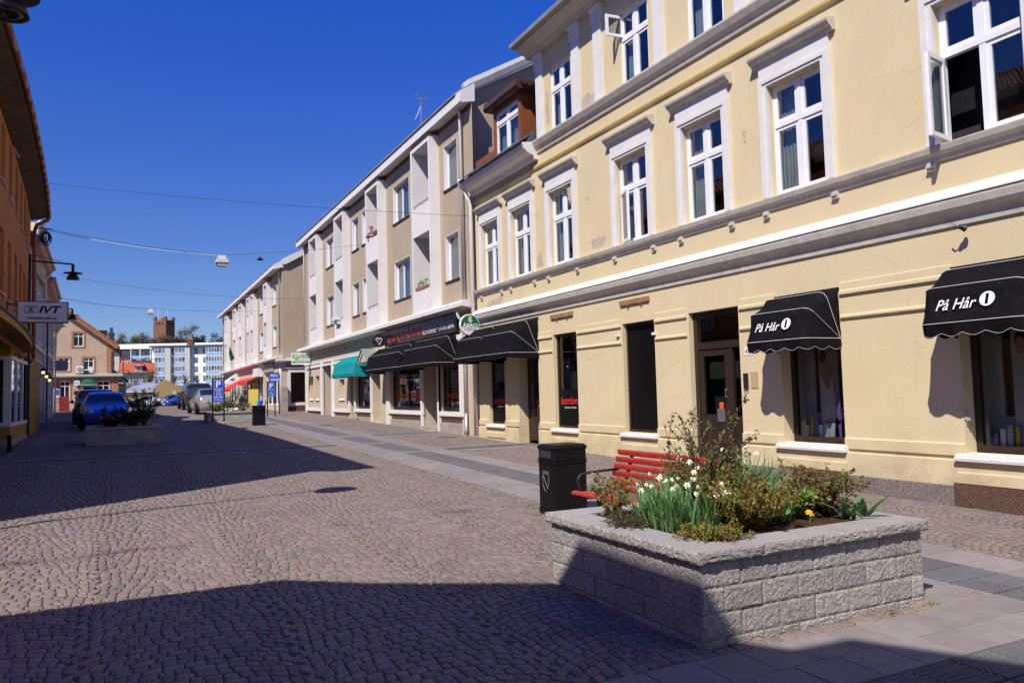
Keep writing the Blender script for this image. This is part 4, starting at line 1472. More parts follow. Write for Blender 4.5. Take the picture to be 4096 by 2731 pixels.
# ------------------------------------------------------------------ awnings
m_awn = mat('black awning canvas', (.0065, .0058, .0075), .9, .25, 30., .35, 140, .1, dirt=.1, dirtcol=(.1, .09, .1))
m_teal = mat('teal awning canvas', (.005, .23, .24), .85, .1, 10., .3, 140, .2)
m_trim = mat('white awning piping', (.6, .6, .6), .7, .1, 20)
def awning(label, y0, y1, hz, ztop, m, scallop=True, logo=None, X=XF, r0=None, trim=True, group='canvas awnings along the right facades'):
    t = thing('awning', label, 'awning', (X, (y0 + y1) / 2, hz), group=group)
    r = ztop - hz
    r1 = r0 or r
    NF = 9
    NR = NF + 6
    ph = random.uniform(0, 6)
    rnd_ = .10
    def rib(a_, rr, inset=0.):
        """U shaped hoop: wall, corner, front, corner, wall"""
        c, s = math.cos(R(a_)), math.sin(R(a_))
        pts = [(0, y0 + inset), (rr - rnd_, y0 + inset), (rr - rnd_ * .3, y0 + inset + rnd_ * .3)] + [(rr, q) for q in np.linspace(y0 + inset + rnd_, y1 - inset - rnd_, NF)] + [(rr - rnd_ * .3, y1 - inset - rnd_ * .3), (rr - rnd_, y1 - inset), (0, y1 - inset)]
        return [(X - .01 - p * c, y, hz + p * s) for p, y in pts]
    ribs = [rib(0, r1), rib(36, r1 * 1.04), rib(68, r1 * 1.02)]
    top = [(X - .01, y0, hz), (X - .015, y0 + .005, hz + r * .8), (X - .02, y0 + .01, ztop)] + [(X - .02, q, ztop) for q in np.linspace(y0 + rnd_, y1 - rnd_, NF)] + [(X - .02, y1 - .01, ztop), (X - .015, y1 - .005, hz + r * .8), (X - .01, y1, hz)]
    ribs.append(top)
    vs, fs = [], []
    rows = []
    for k in range(3):
        for q in range(4):
            f_ = q / 4
            row = []
            for a_, b_ in zip(ribs[k], ribs[k + 1]):
                p = Vector(a_).lerp(Vector(b_), f_)
                sag = (-.022 - .01 * math.sin(p.y * 7.3 + ph + k) - .006 * math.sin(p.y * 17 + f_ * 4 + ph)) * math.sin(math.pi * f_)
                d_ = Vector((p.x - X, 0, p.z - hz))
                if d_.length > 1e-3: p = p + d_.normalized() * sag
                row.append(tuple(p))
            rows.append(row)
    rows.append(ribs[3])
    for row in rows: vs += row
    for i in range(len(rows) - 1):
        for k in range(NR - 1):
            fs.append((i * NR + k, i * NR + k + 1, i * NR + NR + 1 + k, i * NR + NR + k))
    MB().add(vs, fs).build('canvas', m, t, smooth=True)
    # valance
    path = [Vector(p) for p in ribs[0]]
    seg = []
    for a_, b_ in zip(path[:-1], path[1:]):
        n = max(1, int((b_ - a_).length / .03))
        seg += [a_.lerp(b_, i / n) for i in range(n)]
    seg.append(path[-1])
    vs, fs, s_, hem = [], [], 0., []
    for i, p in enumerate(seg):
        if i: s_ += (p - seg[i - 1]).length
        dz = .13 + (.022 * (abs(math.sin(s_ * math.pi / .26)) - .5) * 2 if scallop else .012 * math.sin(s_ * 5))
        inn = .012 * math.sin(s_ * 9) + .008 * math.sin(s_ * 23 + ph)
        lo = Vector((p.x + .02 + inn, p.y, p.z - dz))
        vs += [tuple(p), tuple(lo)]
        hem.append(lo)
    fs = [(2 * i, 2 * i + 1, 2 * i + 3, 2 * i + 2) for i in range(len(seg) - 1)]
    MB().add(vs, fs).build('valance', m, t)
    if trim:
        for k, rb in enumerate(ribs[:3]):
            MB().tube([tuple(Vector(p) + Vector((-.004, 0, .002))) for p in rb], .0042, 4).build('piping', m_trim, t)
    if scallop:
        MB().tube([tuple(h) for h in hem], .002, 3).build('hem', m_trim, t)
    MB().box(X - .03, X, y0 - .02, y1 + .02, ztop - .01, ztop + .03).build('head_rail', m_blackm, t)
    if logo:
        a_ = R(18)
        F = FACE_W
        tilt = Matrix(((0, 0, -1), (-1, 0, 0), (0, 1, 0)))
        nrm = Vector((-math.cos(a_), 0, math.sin(a_)))
        up = Vector((math.sin(a_), 0, math.cos(a_)))
        fr = Matrix(((0, up.x, nrm.x), (-1, up.y, nrm.y), (0, up.z, nrm.z)))
        mid = (Vector(ribs[0][3]) + Vector(ribs[1][3])) / 2
        mid.y = (y0 + y1) / 2
        mid -= nrm * .008
        w = y1 - y0
        text('lettering', 'På Hår', m_whitel, t, tuple(mid + Vector((0, .13 * w, 0))), .40 * w, .13, fr, shear=.25, bold=.004, depth=.008)
        c = mid + Vector((0, -.17 * w, 0)) + nrm * .009 + up * .02
        MB().quad(*[tuple(c + up * .085 * math.sin(q) + Vector((0, .085 * math.cos(q), 0))) for q in np.linspace(0, 2 * math.pi, 25)[:-1]]).build('emblem', m_whitel, t)
        text('emblem_number', '1', m_black, t, tuple(c), .035, .12, fr, depth=.004)
    return t
awning('black awning with white lettering and round emblem at the right edge of the picture', 4.86, 6.04, 2.25, 2.94, m_awn, True, True, XF)
awning('black awning with white lettering and round emblem next to the brown house door', 7.74, 8.92, 2.23, 2.92, m_awn, True, True, XF)
awning('plain black awning above the restaurant door in the yellow wall', 16.66, 18.5, 2.53, 3.36, m_awn, False)
awning('plain black awning beside the green round sign on the yellow wall', 18.56, 20.2, 2.53, 3.36, m_awn, False)
# ------------------------------------------------------------------ beige building beyond the yellow one
m_beige = plaster('beige pebble dash', (.43, .345, .245), .06, .15, (.35, .26, .19), .9, 26, .12)
m_beigeg = plaster('pale ground floor plaster', (.52, .43, .33), .05, .15, (.4, .33, .26), .5, 30, .1)
m_white2 = mat('white painted concrete', (.72, .695, .68), .7, .04, 3., .2, 60, .25, world_co=True, dirt=.2, dirtcol=(.55, .52, .5))
m_conc = mat('grey concrete base', (.33, .3, .26), .9, .15, 4., .4, 40, .2, world_co=True, dirt=.4, dirtcol=(.2, .17, .15))
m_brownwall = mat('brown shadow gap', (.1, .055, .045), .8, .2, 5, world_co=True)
def simple_window(parent, xw, y0, y1, z0, z1, W0, depth=.2, blind=True, split=None, name='window', sill=True):
    """white-framed casement set back in the wall, with a roller blind or curtain behind"""
    x = xw + depth - .06
    mb = MB()
    fr = .07
    mb.box(x, x + .06, y0, y0 + fr, z0, z1)
    mb.box(x, x + .06, y1 - fr, y1, z0, z1)
    mb.box(x + .001, x + .059, y0 + fr, y1 - fr, z0, z0 + fr)
    mb.box(x + .001, x + .059, y0 + fr, y1 - fr, z1 - fr, z1)
    ed = [y0 + fr, y1 - fr]
    if split:
        ys_ = y0 + (y1 - y0) * split
        mb.box(x - .003, x + .057, ys_ - .05, ys_ + .05, z0 + fr, z1 - fr)
        ed = [y0 + fr, ys_, y1 - fr]
    mb.box(xw - .004, x, y0, y0 + .025, z0, z1).box(xw - .004, x, y1 - .025, y1, z0, z1).box(xw - .004, x, y0, y1, z1 - .02, z1)
    f = mb.build(name, m_whitew, parent)
    for a, b in zip(ed[:-1], ed[1:]):
        MB().box(x + .02, x + .026, a, b, z0 + fr - .004, z1 - fr + .004).build('pane', m_glass, f)
    if blind:
        hb = random.choice((1., 1., .75, .55))
        MB().box(x + .1, x + .105, y0 + .02, y1 - .02, z1 - (z1 - z0) * hb, z1).build('curtain', mat('grey curtain', (.42, .43, .45), .9, .1, 4, world_co=True), f)
    if sill:
        MB().box(xw - .05, xw + depth - .062, y0 - .03, y1 + .03, z0 - .03, z0 + .004).build('sill', m_brownwall, f)
    return f
def balcony_stack(parent, xw, y0, y1, zb, zt, levels, prot=.33):
    """white framed stack of recessed balconies; levels are (floor, parapet top)"""
    xf = xw - prot
    mb = MB()
    t = .13
    mb.box(xf, xw + .8, y0, y0 + t, zb, zt)
    mb.box(xf, xw + .8, y1 - t, y1, zb, zt)
    mb.box(xf + .001, xw + .8, y0 + t, y1 - t, zt - .16, zt - .001)
    for zf, zp in levels:
        mb.box(xf + .03, xw + .8, y0 + t, y1 - t, zf - .02, zf + .12)
    o = mb.build('balcony_frame', m_white2, parent)
    MB().box(xf - .03, xw + .02, y0 - .03, y1 + .03, zt, zt + .03).build('flashing', m_brownwall, o)
    for zf, zp in levels:
        p = MB().box(xf + .005, xf + .04, y0 + t + .004, y1 - t - .004, zf - .06, zp).build('parapet', m_white2, o)
        for q in np.linspace(y0 + t + .1, y1 - t - .1, 5):
            MB().box(xf - .004, xf + .004, q - .008, q + .008, zf - .04, zp - .01).build('seam', m_white2, p)
        mb = MB().tube([(xf + .06, y0 + t, zp + .12), (xf + .06, y1 - t, zp + .12)], .018, 6)
        for q in np.linspace(y0 + t + .08, y1 - t - .08, 3):
            mb.tube([(xf + .06, q, zp - .05), (xf + .06, q, zp + .12)], .012, 5)
        mb.build('rail', m_greyp, o)
        MB().box(xw + .76, xw + .79, y0 + t, y1 - t, zf + .1, zf + 2.6).build('back_wall', m_beige, o)
        MB().box(xw + .73, xw + .755, y0 + t + .2, y1 - t - .15, zf + .15, zf + 2.2).build('balcony_door', m_glass, o)
    return o
bb = thing('beige_building', 'three storey beige roughcast building with white balcony frames above the restaurant', 'building', (XF, 32., g(32)))
COLS = [(23.06, 24.9), (28.74, 30.52), (34.14, 35.85), (39.6, 41.4)]
WINS = [(21.54, 22.64, .0), (26.02, 27.86, .62), (32.7, 33.82, .0), (31.2, 32.2, 0), (37.28, 38.8, .5)]
ops = [(a, b, z0, z1, .2) for a, b, _ in WINS for z0, z1 in ((7.92, 9.35), (5.05, 6.5))]
ops += [(a + .05, b - .05, 4.3, 9.8, .02) for a, b in COLS]
OG = [(25.0, 28.58, 1.02, 3.3, .25), (23.42, 24.92, .45, 3.3, 1.1), (21.6, 23.36, 1.02, 3.3, .25), (29.9, 30.95, .5, 2.8, .5), (31.1, 33.55, 1.02, 3.2, .25), (33.62, 34.4, .55, 3.2, .9), (37.62, 39.7, .5, 3.22, 1.2)]
OGn = [(42.12, 42.95, 1.42, 2.66, .2), (40.66, 41.55, 1.42, 2.66, .2), (35.5, 36.5, 1.42, 2.36, .2)]
mb = MB()
sheet(mb, 20.36, 44.25, 4.2, 10.3, ops, fw)
mb.add([(XF, 20.9, 4.2), (XF + 10, 20.9, 4.2), (XF + 10, 20.9, 10.4), (XF + 4.8, 20.9, 13.2), (XF, 20.9, 10.55)], [(0, 1, 2, 3, 4)])
mb.quad((XF, 44.25, 0), (XF + 10, 44.25, 0), (XF + 10, 44.25, 10.3), (XF, 44.25, 10.3))
mb.build('wall', m_beige, bb)
mb = MB()
sheet(mb, 20.36, 44.25, -.1, 4.2, OG + OGn, fw)
mb.build('ground_floor_wall', m_beigeg, bb)
MB().box(XF + 1.3, XF + 9.8, 20.95, 44.2, 0, 4.1).box(XF + .85, XF + 9.8, 20.95, 44.2, 4.2, 10.2).build('interior', m_inside, bb)
# backs behind openings that are shallow
mb = MB()
for a, b, z0, z1, dp in OG:
    if dp < .6: mb.box(XF + .9, XF + .95, a - .2, b + .2, z0 - .2, z1 + .2)
mb.build('shop_back_wall', m_inside, bb)
mb = MB()
for a, b, z0, z1, dp in OGn: mb.box(XF + .195, XF + .22, a, b, z0, z1)
for a, b, z0, z1, dp in OG:
    if dp >= .6: mb.box(XF + dp - .01, XF + dp + .03, a - .01, b + .01, z0, z1)
mb.build('niche_back', m_beigeg, bb)
for a, b, z0, z1, dp in OGn:
    MB().prism([(XF + .1, z0), (XF - .06, z0 - .04), (XF - .06, z0 - .01), (XF + .1, z0 + .04)], 'y', a - .03, b + .03).build('niche_sill', m_whitep, bb)
for a, b, sp in WINS:
    for z0, z1 in ((7.92, 9.35), (5.05, 6.5)):
        simple_window(bb, XF, a, b, z0, z1, None, .2, True, sp or None)
for a, b in COLS:
    balcony_stack(bb, XF, a, b, 4.02, 9.86, ((4.15, 4.98), (6.86, 7.75)))
# ledge between shops and flats
mb = MB().prism([(XF - .0, 4.02), (XF - .42, 4.08), (XF - .42, 4.2), (XF - .38, 4.24), (XF, 4.3)], 'y', 20.45, 44.3)
mb.build('ledge', m_white2, bb)
# roof edge with white fascia, brown soffit strip and gable verge
MB().prism([(XF + .02, 9.88), (XF - .0, 9.88), (XF - .002, 10.05), (XF + .02, 10.05)], 'y', 20.4, 44.2).build('frieze', mat('brown frieze', (.19, .1, .06), .85, .15, 4, .4, 40, world_co=True), bb)
MB().prism([(XF + .1, 10.06), (XF - .3, 9.98), (XF - .36, 10.0), (XF - .36, 10.28), (XF - .33, 10.32), (XF + .1, 10.6)], 'y', 20.35, 44.6).build('fascia', m_white2, bb)
MB().prism([(XF - .4, 10.29), (XF - .4, 10.35), (XF + .1, 10.7), (XF + 4.8, 13.4), (XF + 10, 10.5), (XF + 10, 10.3), (XF + 4.8, 13.2), (XF + .1, 10.5)], 'y', 20.7, 44.5).build('roof', m_tin, bb)
MB().prism([(XF - .0, 10.5), (XF + .18, 10.5), (XF + 4.8, 13.1), (XF + 4.8, 13.5), (XF + .06, 10.84), (XF - .1, 10.7)], 'y', 20.72, 20.9).build('verge_board', m_white2, bb)
for yy in (21.02, 43.7):
    mb = MB().tube([(XF - .3, yy, 10.1), (XF - .12, yy, 9.9), (XF - .1, yy, 9.8), (XF - .1, yy, 4.3)], .05, 10)
    mb.build('downpipe', m_pipe, bb, smooth=True)
MB().tube([(XF - .3, 21.1, 4.05), (XF - .25, 21.1, 3.8), (XF - .08, 21.1, 3.65), (XF - .08, 21.1, 1.0)], .05, 10).build('downpipe', m_pipe, bb, smooth=True)
MB().tube([(XF - .08, 21.1, 1.0), (XF - .08, 21.1, .5), (XF - .12, 21.08, .4)], .055, 10).build('pipe_foot', m_greyp, bb, smooth=True)
MB().box(XF + .02, XF + .1, 20.55, 20.89, 8.0, 10.5).build('corner_sheet', mat('flaking sheet', (.5, .48, .47), .6, .1, 3, dirt=1., dirtcol=(.06, .06, .1), world_co=True), bb)
# white trims of the ground floor
def frame_w(y0, y1, z0, z1, w=.14, p=.07, nm='white_surround', bottom=True):
    mb = MB()
    mb.box(XF - p, XF, y0 - w, y0, z0 - (w if bottom else 0), z1 + w)
    mb.box(XF - p, XF, y1, y1 + w, z0 - (w if bottom else 0), z1 + w)
    mb.box(XF - p + .002, XF, y0, y1, z1, z1 + w)
    if bottom: mb.box(XF - p + .002, XF, y0, y1, z0 - w, z0)
    return mb.build(nm, m_white2, bb)
frame_w(40.1, 43.55, .98, 3.1)
frame_w(34.6, 37.4, .98, 3.1)
frame_w(37.66, 39.66, .6, 3.1, .1, .1, bottom=False)
frame_w(31.1, 33.5, 1.03, 3.1)
frame_w(25.02, 28.56, 1.03, 3.2)
frame_w(21.62, 23.34, 1.03, 3.2)
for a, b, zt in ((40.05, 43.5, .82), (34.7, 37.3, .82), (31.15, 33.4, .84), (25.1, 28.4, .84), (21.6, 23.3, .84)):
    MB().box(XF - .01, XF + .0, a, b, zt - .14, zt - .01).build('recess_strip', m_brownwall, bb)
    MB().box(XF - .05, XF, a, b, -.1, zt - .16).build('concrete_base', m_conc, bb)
for a, b in ((28.72, 28.9), (30.98, 31.0), (24.9, 25.0), (23.34, 23.44), (39.72, 39.95), (37.44, 37.6)):
    MB().box(XF - .09, XF, a, b, -.1, 3.3).build('pier', m_white2, bb)
MB().box(XF - .12, XF + .9, 23.45, 24.88, .1, .52).build('step', m_conc, bb)
MB().box(XF - .3, XF + .1, 23.45, 24.7, .1, .40).build('step', m_conc, bb)
MB().box(XF - .06, XF, 28.8, 44.2, 3.3, 3.36).build('cable_trim', m_white2, bb)
for q in np.arange(35, 43.5, 1.4):
    MB().tube([(XF, q, 3.75), (XF - .12, q, 3.73)], .02, 6).build('flag_socket', m_blackm, bb)
# bar windows
def bwin(y0, y1, z0, z1, splits=()):
    x = XF + .12
    mb = MB()
    fr = .06
    mb.box(x, x + .07, y0, y0 + fr, z0, z1)
    mb.box(x, x + .07, y1 - fr, y1, z0, z1)
    mb.box(x + .001, x + .069, y0 + fr, y1 - fr, z0, z0 + .12)
    mb.box(x + .001, x + .069, y0 + fr, y1 - fr, z1 - fr, z1)
    for q in splits: mb.box(x - .004, x + .066, q - .03, q + .03, z0 + .12, z1 - fr)
    f = mb.build('shop_window', m_brownw, bb)
    ed = [y0 + fr] + list(splits) + [y1 - fr]
    for a, b in zip(ed[:-1], ed[1:]):
        MB().box(x + .03, x + .036, a - .003, b + .003, z0 + .115, z1 - fr + .003).build('pane', m_shopg, f)
    return f
w = bwin(25.0, 28.58, 1.03, 3.28, (26.8,))
for a, b in ((25.1, 26.75), (26.85, 28.5)):
    MB().box(XF + .158, XF + .162, a - .02, b + .01, 1.16, 1.75).build('dark_film', m_black, w)
    text('lettering', 'åströms', m_red, w, (XF + .146, (a + b) / 2, 1.54), (b - a) * .9, .2, FACE_W, bold=.012)
    text('small_lettering', 'RESTAURANG - SPORTSBAR', m_whitel, w, (XF + .146, (a + b) / 2, 1.3), (b - a) * .5, .045, FACE_W)
w = bwin(21.6, 23.36, 1.03, 3.28)
MB().box(XF + .158, XF + .162, 21.67, 23.28, 1.16, 1.75).build('dark_film', m_black, w)
text('lettering', 'åströms', m_red, w, (XF + .146, 22.48, 1.54), 1.5, .2, FACE_W, bold=.012)
text('small_lettering', 'RESTAURANG - SPORTSBAR', m_whitel, w, (XF + .146, 22.48, 1.3), .8, .045, FACE_W)
w = bwin(31.1, 33.55, 1.03, 3.18)
# entrance between the windows: menu boards on the dark side panels
MB().box(XF + .6, XF + .66, 23.46, 24.88, .52, 3.28).build('entrance_panel', m_black, bb)
mn = MB().box(XF + .55, XF + .595, 24.15, 24.75, 1.1, 1.72).build('menu_frame', m_greyp, bb)
MB().box(XF + .548, XF + .549, 24.2, 24.7, 1.15, 1.67).build('menu_sheet', m_black, mn)
text('menu_heading', 'MAT', mat('yellow print', (.7, .45, .03), .5), mn, (XF + .545, 24.45, 1.61), .3, .09, FACE_W, bold=.02)
for i in range(3):
    for j in range(3):
        MB().box(XF + .542, XF + .546, 24.24 + i * .15, 24.35 + i * .15, 1.2 + j * .12, 1.29 + j * .12).build('menu_picture', mat('menu print %d' % ((i + j) % 3), ((.4, .1, .05), (.08, .2, .4), (.35, .3, .1))[(i + j) % 3], .5, .4, 40), mn)
mn2 = MB().box(XF + .55, XF + .595, 23.56, 24.05, 1.1, 1.72).build('menu_frame', m_greyp, bb)
MB().box(XF + .548, XF + .549, 23.6, 24.0, 1.15, 1.67).build('menu_sheet', mat('menu print 0', (.4, .1, .05)), mn2)
for i in range(16):
    MB().box(XF + .592, XF + .596, 23.6, 23.6 + .42 - .1 * (i % 3 == 2), 1.78 + i * .035, 1.795 + i * .035).build('notice_line', m_whitel, bb)
# door leaf at the far shop and hood over the door
MB().box(XF + .45, XF + .5, 29.92, 30.93, .5, 2.78).build('door', m_conc, bb)
MB().box(XF + .8, XF + .85, 33.64, 34.38, .55, 3.18).build('door', m_brownw, bb)
MB().box(XF + 1.1, XF + 1.15, 37.66, 39.66, .5, 3.2).build('gate', m_conc, bb)
mb = MB().prism([(29.8, 2.95), (30.45, 3.38), (31.1, 2.95), (31.1, 2.88), (30.45, 3.28), (29.8, 2.88)], 'x', XF - .55, XF)
h = mb.build('door_hood', m_whitep, bb)
MB().prism([(29.74, 2.97), (30.45, 3.44), (31.16, 2.97), (31.16, 2.955), (30.45, 3.4), (29.74, 2.955)], 'x', XF - .6, XF).build('hood_sheet', mat('green grey tin', (.2, .24, .21), .6, .15, 5), h)
MB().prism([(29.95, 2.92), (30.95, 2.92), (30.45, 3.26)], 'x', XF - .5, XF - .47).build('hood_front', m_beigeg, h)
# fascia sign of the restaurant
fs_ = MB().box(XF - .12, XF, 21.6, 28.72, 3.42, 4.0).build('fascia_sign', mat('black gloss sign', (.02, .018, .022), .15, .6, 1.6, .35, 2.2, .5, world_co=True, bdist=.05), bb)
for i, ch in enumerate('åströms'):
    yy = 28.25 - i * .56
    text('letter', ch, m_red, fs_, (XF - .121, yy, 3.66 + (.04 if ch in 'åö' else .0) + .012 * i), .33, (.31 if ch in 'åtö' else .24) * (1 + .04 * i), FACE_W, bold=.015)
text('lettering', 'RESTAURANG', m_whitel, fs_, (XF - .121, 23.95, 3.66), 1.25, .23, FACE_W)
text('dash', '-', m_whitel, fs_, (XF - .121, 23.18, 3.66), .12, .02, FACE_W)
text('lettering', 'SPORTSBAR', m_whitel, fs_, (XF - .121, 22.4, 3.68), 1.25, .23, FACE_W)
awning('plain black awning left of the restaurant entrance under the sign, beside the teal awning', 25.25, 29.1, 2.52, 3.36, m_awn, False)
awning('plain black awning directly over the restaurant entrance under the black sign', 21.75, 24.85, 2.52, 3.36, m_awn, False)
awning('teal green awning over the shop window beside the small gabled door hood', 31.25, 34.6, 2.5, 3.3, m_teal, False, trim=False)
# round beer signs
def disc_sign(name, label, c, r, m_rim, th=.09):
    t = thing(name, label, 'sign', c)
    MB().lathe([(0, -th), (r * .97, -th), (r, -th * .8), (r, -.012), (r * .97, 0), (0, 0)], (c[0], c[1], c[2]), 40, 'y').build('box', m_rim, t, smooth=False)
    return t
def disc(parent, c, r, y, m, nm, a0=0, a1=360):
    pts = [(c[0] + r * math.cos(R(a)), y, c[2] + r * math.sin(R(a))) for a in np.linspace(a0, a1, 41)[:-1 if a1 - a0 == 360 else None]]
    return MB().quad(*pts).build(nm, m, parent)
c = (8.55, 19.9, 3.47)
t = disc_sign('beer_sign', 'round green and white hanging sign lettered ABRO at the corner of the yellow wall', c, .295, m_whitel)
yf = c[1] - .092
m_gr = mat('bottle green enamel', (.01, .12, .07), .35, .1, 6)
pts = [(c[0] + .27 * math.cos(R(a)), yf - .002, c[2] + .27 * math.sin(R(a))) for a in np.linspace(-14, 194, 40)]
MB().quad(*pts).build('green_field', m_gr, t)
text('lettering', 'ÅBRO', m_whitel, t, (c[0], yf - .003, c[2] - .005), .46, .14, FACE_S, bold=.03)
text('lettering', 'original', mat('dark red print', (.4, .02, .04), .5), t, (c[0], yf - .001, c[2] - .13), .33, .085, FACE_S, shear=.3)
lion = [(-.02, .06), (.05, .06), (.045, .1), (.075, .085), (.07, .13), (.045, .125), (.06, .17), (.04, .2), (.055, .225), (.03, .25), (-.005, .245), (-.035, .225), (-.06, .235), (-.05, .205), (-.02, .2), (-.045, .17), (-.075, .175), (-.06, .15), (-.025, .15), (-.05, .115), (-.075, .105), (-.06, .085), (-.03, .1)]
MB().quad(*[(c[0] + a, yf - .004, c[2] + b) for a, b in lion]).build('lion_emblem', mat('pale gold', (.6, .55, .3), .5), t)
MB().tube([(8.84, 19.95, 3.5), (9.0, 19.95, 3.5)], .015, 6).tube([(8.9, 19.95, 3.42), (9.0, 19.95, 3.56)], .01, 6).build('bracket', m_greyp, t)
c = (8.66, 28.95, 3.65)
t = disc_sign('beer_sign', 'small round black hanging sign with a white harp above the teal awning', c, .24, m_blackm)
yf = c[1] - .092
text('lettering', 'GUINNESS', m_whitel, t, (c[0], yf, c[2] + .055), .3, .06, FACE_S, bold=.01)
MB().quad(*[(c[0] + a, yf - .004, c[2] + b) for a, b in [(-.1, .0), (-.06, .01), (-.01, -.15), (.02, -.16), (.0, -.12)]]).build('harp_emblem', m_whitel, t)
MB().quad(*[(c[0] + a, yf - .004, c[2] + b) for a, b in [(.12, .0), (.08, -.01), (.0, -.13), (.02, -.16)]]).build('harp_emblem', m_whitel, t)
MB().quad(*[(c[0] + a, yf - .004, c[2] + b) for a, b in [(-.1, .12), (.1, .12), (.13, .09), (.0, .105), (-.12, .09)]]).build('harp_emblem', m_whitel, t)
MB().tube([(c[0], c[1] - .045, c[2] + .24), (c[0], c[1] - .045, c[2] + .3), (c[0] + .2, c[1] - .045, c[2] + .28), (c[0] + .27, c[1] - .045, c[2] + .1), (c[0] + .27, c[1] - .045, c[2] - .25), (9.0, c[1] - .045, c[2] - .25)], .014, 6).build('bracket', m_blackm, t)
# white and green estate agent sign
c = (8.42, 42.5, 3.62)
t = thing('estate_sign', 'white box sign with green lettering at the far corner of the beige building', 'sign', c)
MB().box(c[0] - .48, c[0] + .48, c[1] - .1, c[1], c[2] - .31, c[2] + .31).build('box', m_whitel, t)
m_gl = mat('green print', (.01, .25, .06), .5)
text('lettering', 'BOLUNDEN', m_gl, t, (c[0] - .0, c[1] - .1, c[2] + .13), .88, .24, FACE_S, bold=.02)
MB().quad(*[(c[0] + a, c[1] - .107, c[2] + b) for a, b in [(-.34, .02), (-.25, .08), (-.22, .16), (-.17, .1), (-.12, .05), (-.17, -.08), (-.3, -.1)]]).build('hand_emblem', mat('lime print', (.2, .55, .01), .5), t)
text('lettering', 'Fastighets AB', mat('grey print', (.3, .32, .3), .5), t, (c[0] + .15, c[1] - .1, c[2] - .07), .55, .08, FACE_S)
MB().box(c[0] - .47, c[0] + .47, c[1] - .104, c[1] - .1005, c[2] - .21, c[2] - .125).build('green_strip', m_gl, t)
text('phone_number', '0491-120 80', m_whitel, t, (c[0], c[1] - .105, c[2] - .168), .55, .06, FACE_S, bold=.01)
MB().box(c[0] + .4, XF, c[1] - .07, c[1] - .03, c[2] + .2, c[2] + .24).build('bracket', m_greyp, t)
# roof aerial
t = thing('roof_aerial', 'thin television aerial on the roof of the beige building', 'antenna', (9.3, 25.45, 10.8))
MB().tube([(9.3, 25.45, 10.6), (9.3, 25.45, 12.0)], .02, 5).build('mast', m_greyp, t)
MB().tube([(9.0, 25.1, 11.95), (9.6, 25.8, 11.85)], .012, 4).tube([(9.05, 25.75, 12.0), (9.5, 25.15, 11.9)], .008, 4).tube([(9.15, 25.6, 11.98), (9.45, 25.3, 11.88)], .008, 4).tube([(9.3, 25.45, 11.7), (9.1, 25.5, 11.2)], .008, 4).build('rods', m_greyp, t)
# ------------------------------------------------------------------ farther beige building
X2 = 8.2
b2 = thing('beige_building', 'beige roughcast building farther down the street with a blank gable end', 'building', (X2, 60., g(60)))
f2 = lambda y, z, d: (X2 + d, y, z)
C2_ = [(50.2, 51.5), (56.0, 57.3), (57.9, 59.2), (62.0, 63.6), (65.6, 67.2), (71.6, 73.2)]
W2_ = [(48.5, 49.8), (53.6, 55.0), (60.2, 61.4), (69.0, 70.4)]
ops = [(a, b, z0, z1, .2) for a, b in W2_ for z0, z1 in ((7.2, 8.48), (4.66, 5.96))] + [(a + .05, b - .05, 4.2, 8.75, .02) for a, b in C2_]
OG2 = [(47.6, 52.9, 1.15, 3.1, .3), (53.9, 57.6, 1.1, 3.0, .3), (58.1, 60.6, .95, 2.9, .5), (61.5, 66, 1.2, 3., .3), (67, 74, 1.2, 3., .3)]
mb = MB()
sheet(mb, 46.6, 77., 4.0, 9.35, ops, f2)
mb.add([(X2, 46.6, 3.8), (X2 + 12, 46.6, 3.8), (X2 + 12, 46.6, 9.2), (X2 + 6, 46.6, 12.8), (X2, 46.6, 9.4)], [(0, 1, 2, 3, 4)])
mb.quad((X2, 77, 0), (X2 + 12, 77, 0), (X2 + 12, 77, 9.3), (X2, 77, 9.3))
mb.build('wall', m_beige, b2)
mb = MB()
sheet(mb, 46.6, 77., .4, 4.0, OG2, f2)
sheet(mb, X2, X2 + 12, .4, 3.8, [(X2 + .45, X2 + 1.6, 1.27, 3.02, .25)], lambda u, z, d: (u, 46.6 + d, z))
mb.build('ground_floor_wall', m_beigeg, b2)
MB().box(X2 + .9, X2 + 11, 47.4, 76.8, .4, 9.1).build('interior', m_inside, b2)
MB().box(X2 + .35, X2 + 2., 47.2, 47.25, 1.1, 3.1).build('shop_back_wall', m_inside, b2)
for a, b in W2_:
    for z0, z1 in ((7.2, 8.48), (4.66, 5.96)):
        simple_window(b2, X2, a, b, z0, z1, None, .2, True)
for a, b in C2_:
    balcony_stack(b2, X2, a, b, 4.0, 8.82, ((4.1, 4.8), (6.35, 7.38)))
MB().prism([(X2, 3.8), (X2 - .4, 3.86), (X2 - .4, 3.98), (X2, 4.06)], 'y', 46.3, 77).build('ledge', m_white2, b2)
MB().prism([(46.6, 3.62), (46.3, 3.7), (46.3, 3.82), (46.6, 3.86)], 'x', X2 - .39, X2 + 12).build('ledge', m_white2, b2)
MB().prism([(X2 + .1, 9.2), (X2 - .42, 9.05), (X2 - .5, 9.08), (X2 - .5, 9.28), (X2 - .46, 9.32), (X2 + .1, 9.6)], 'y', 46.5, 77.2).build('fascia', m_white2, b2)
MB().prism([(X2 - .0, 9.35), (X2 + .2, 9.35), (X2 + 6, 12.7), (X2 + 6, 13.), (X2 + .06, 9.68), (X2 - .1, 9.5)], 'y', 46.42, 46.6).build('verge_board', m_white2, b2)
MB().prism([(X2 - .5, 9.33), (X2 + 6, 13.02), (X2 + 12, 9.4), (X2 + 12, 9.2), (X2 + 6, 12.8), (X2 - .1, 9.3)], 'y', 46.6, 77).build('roof', m_tin, b2)
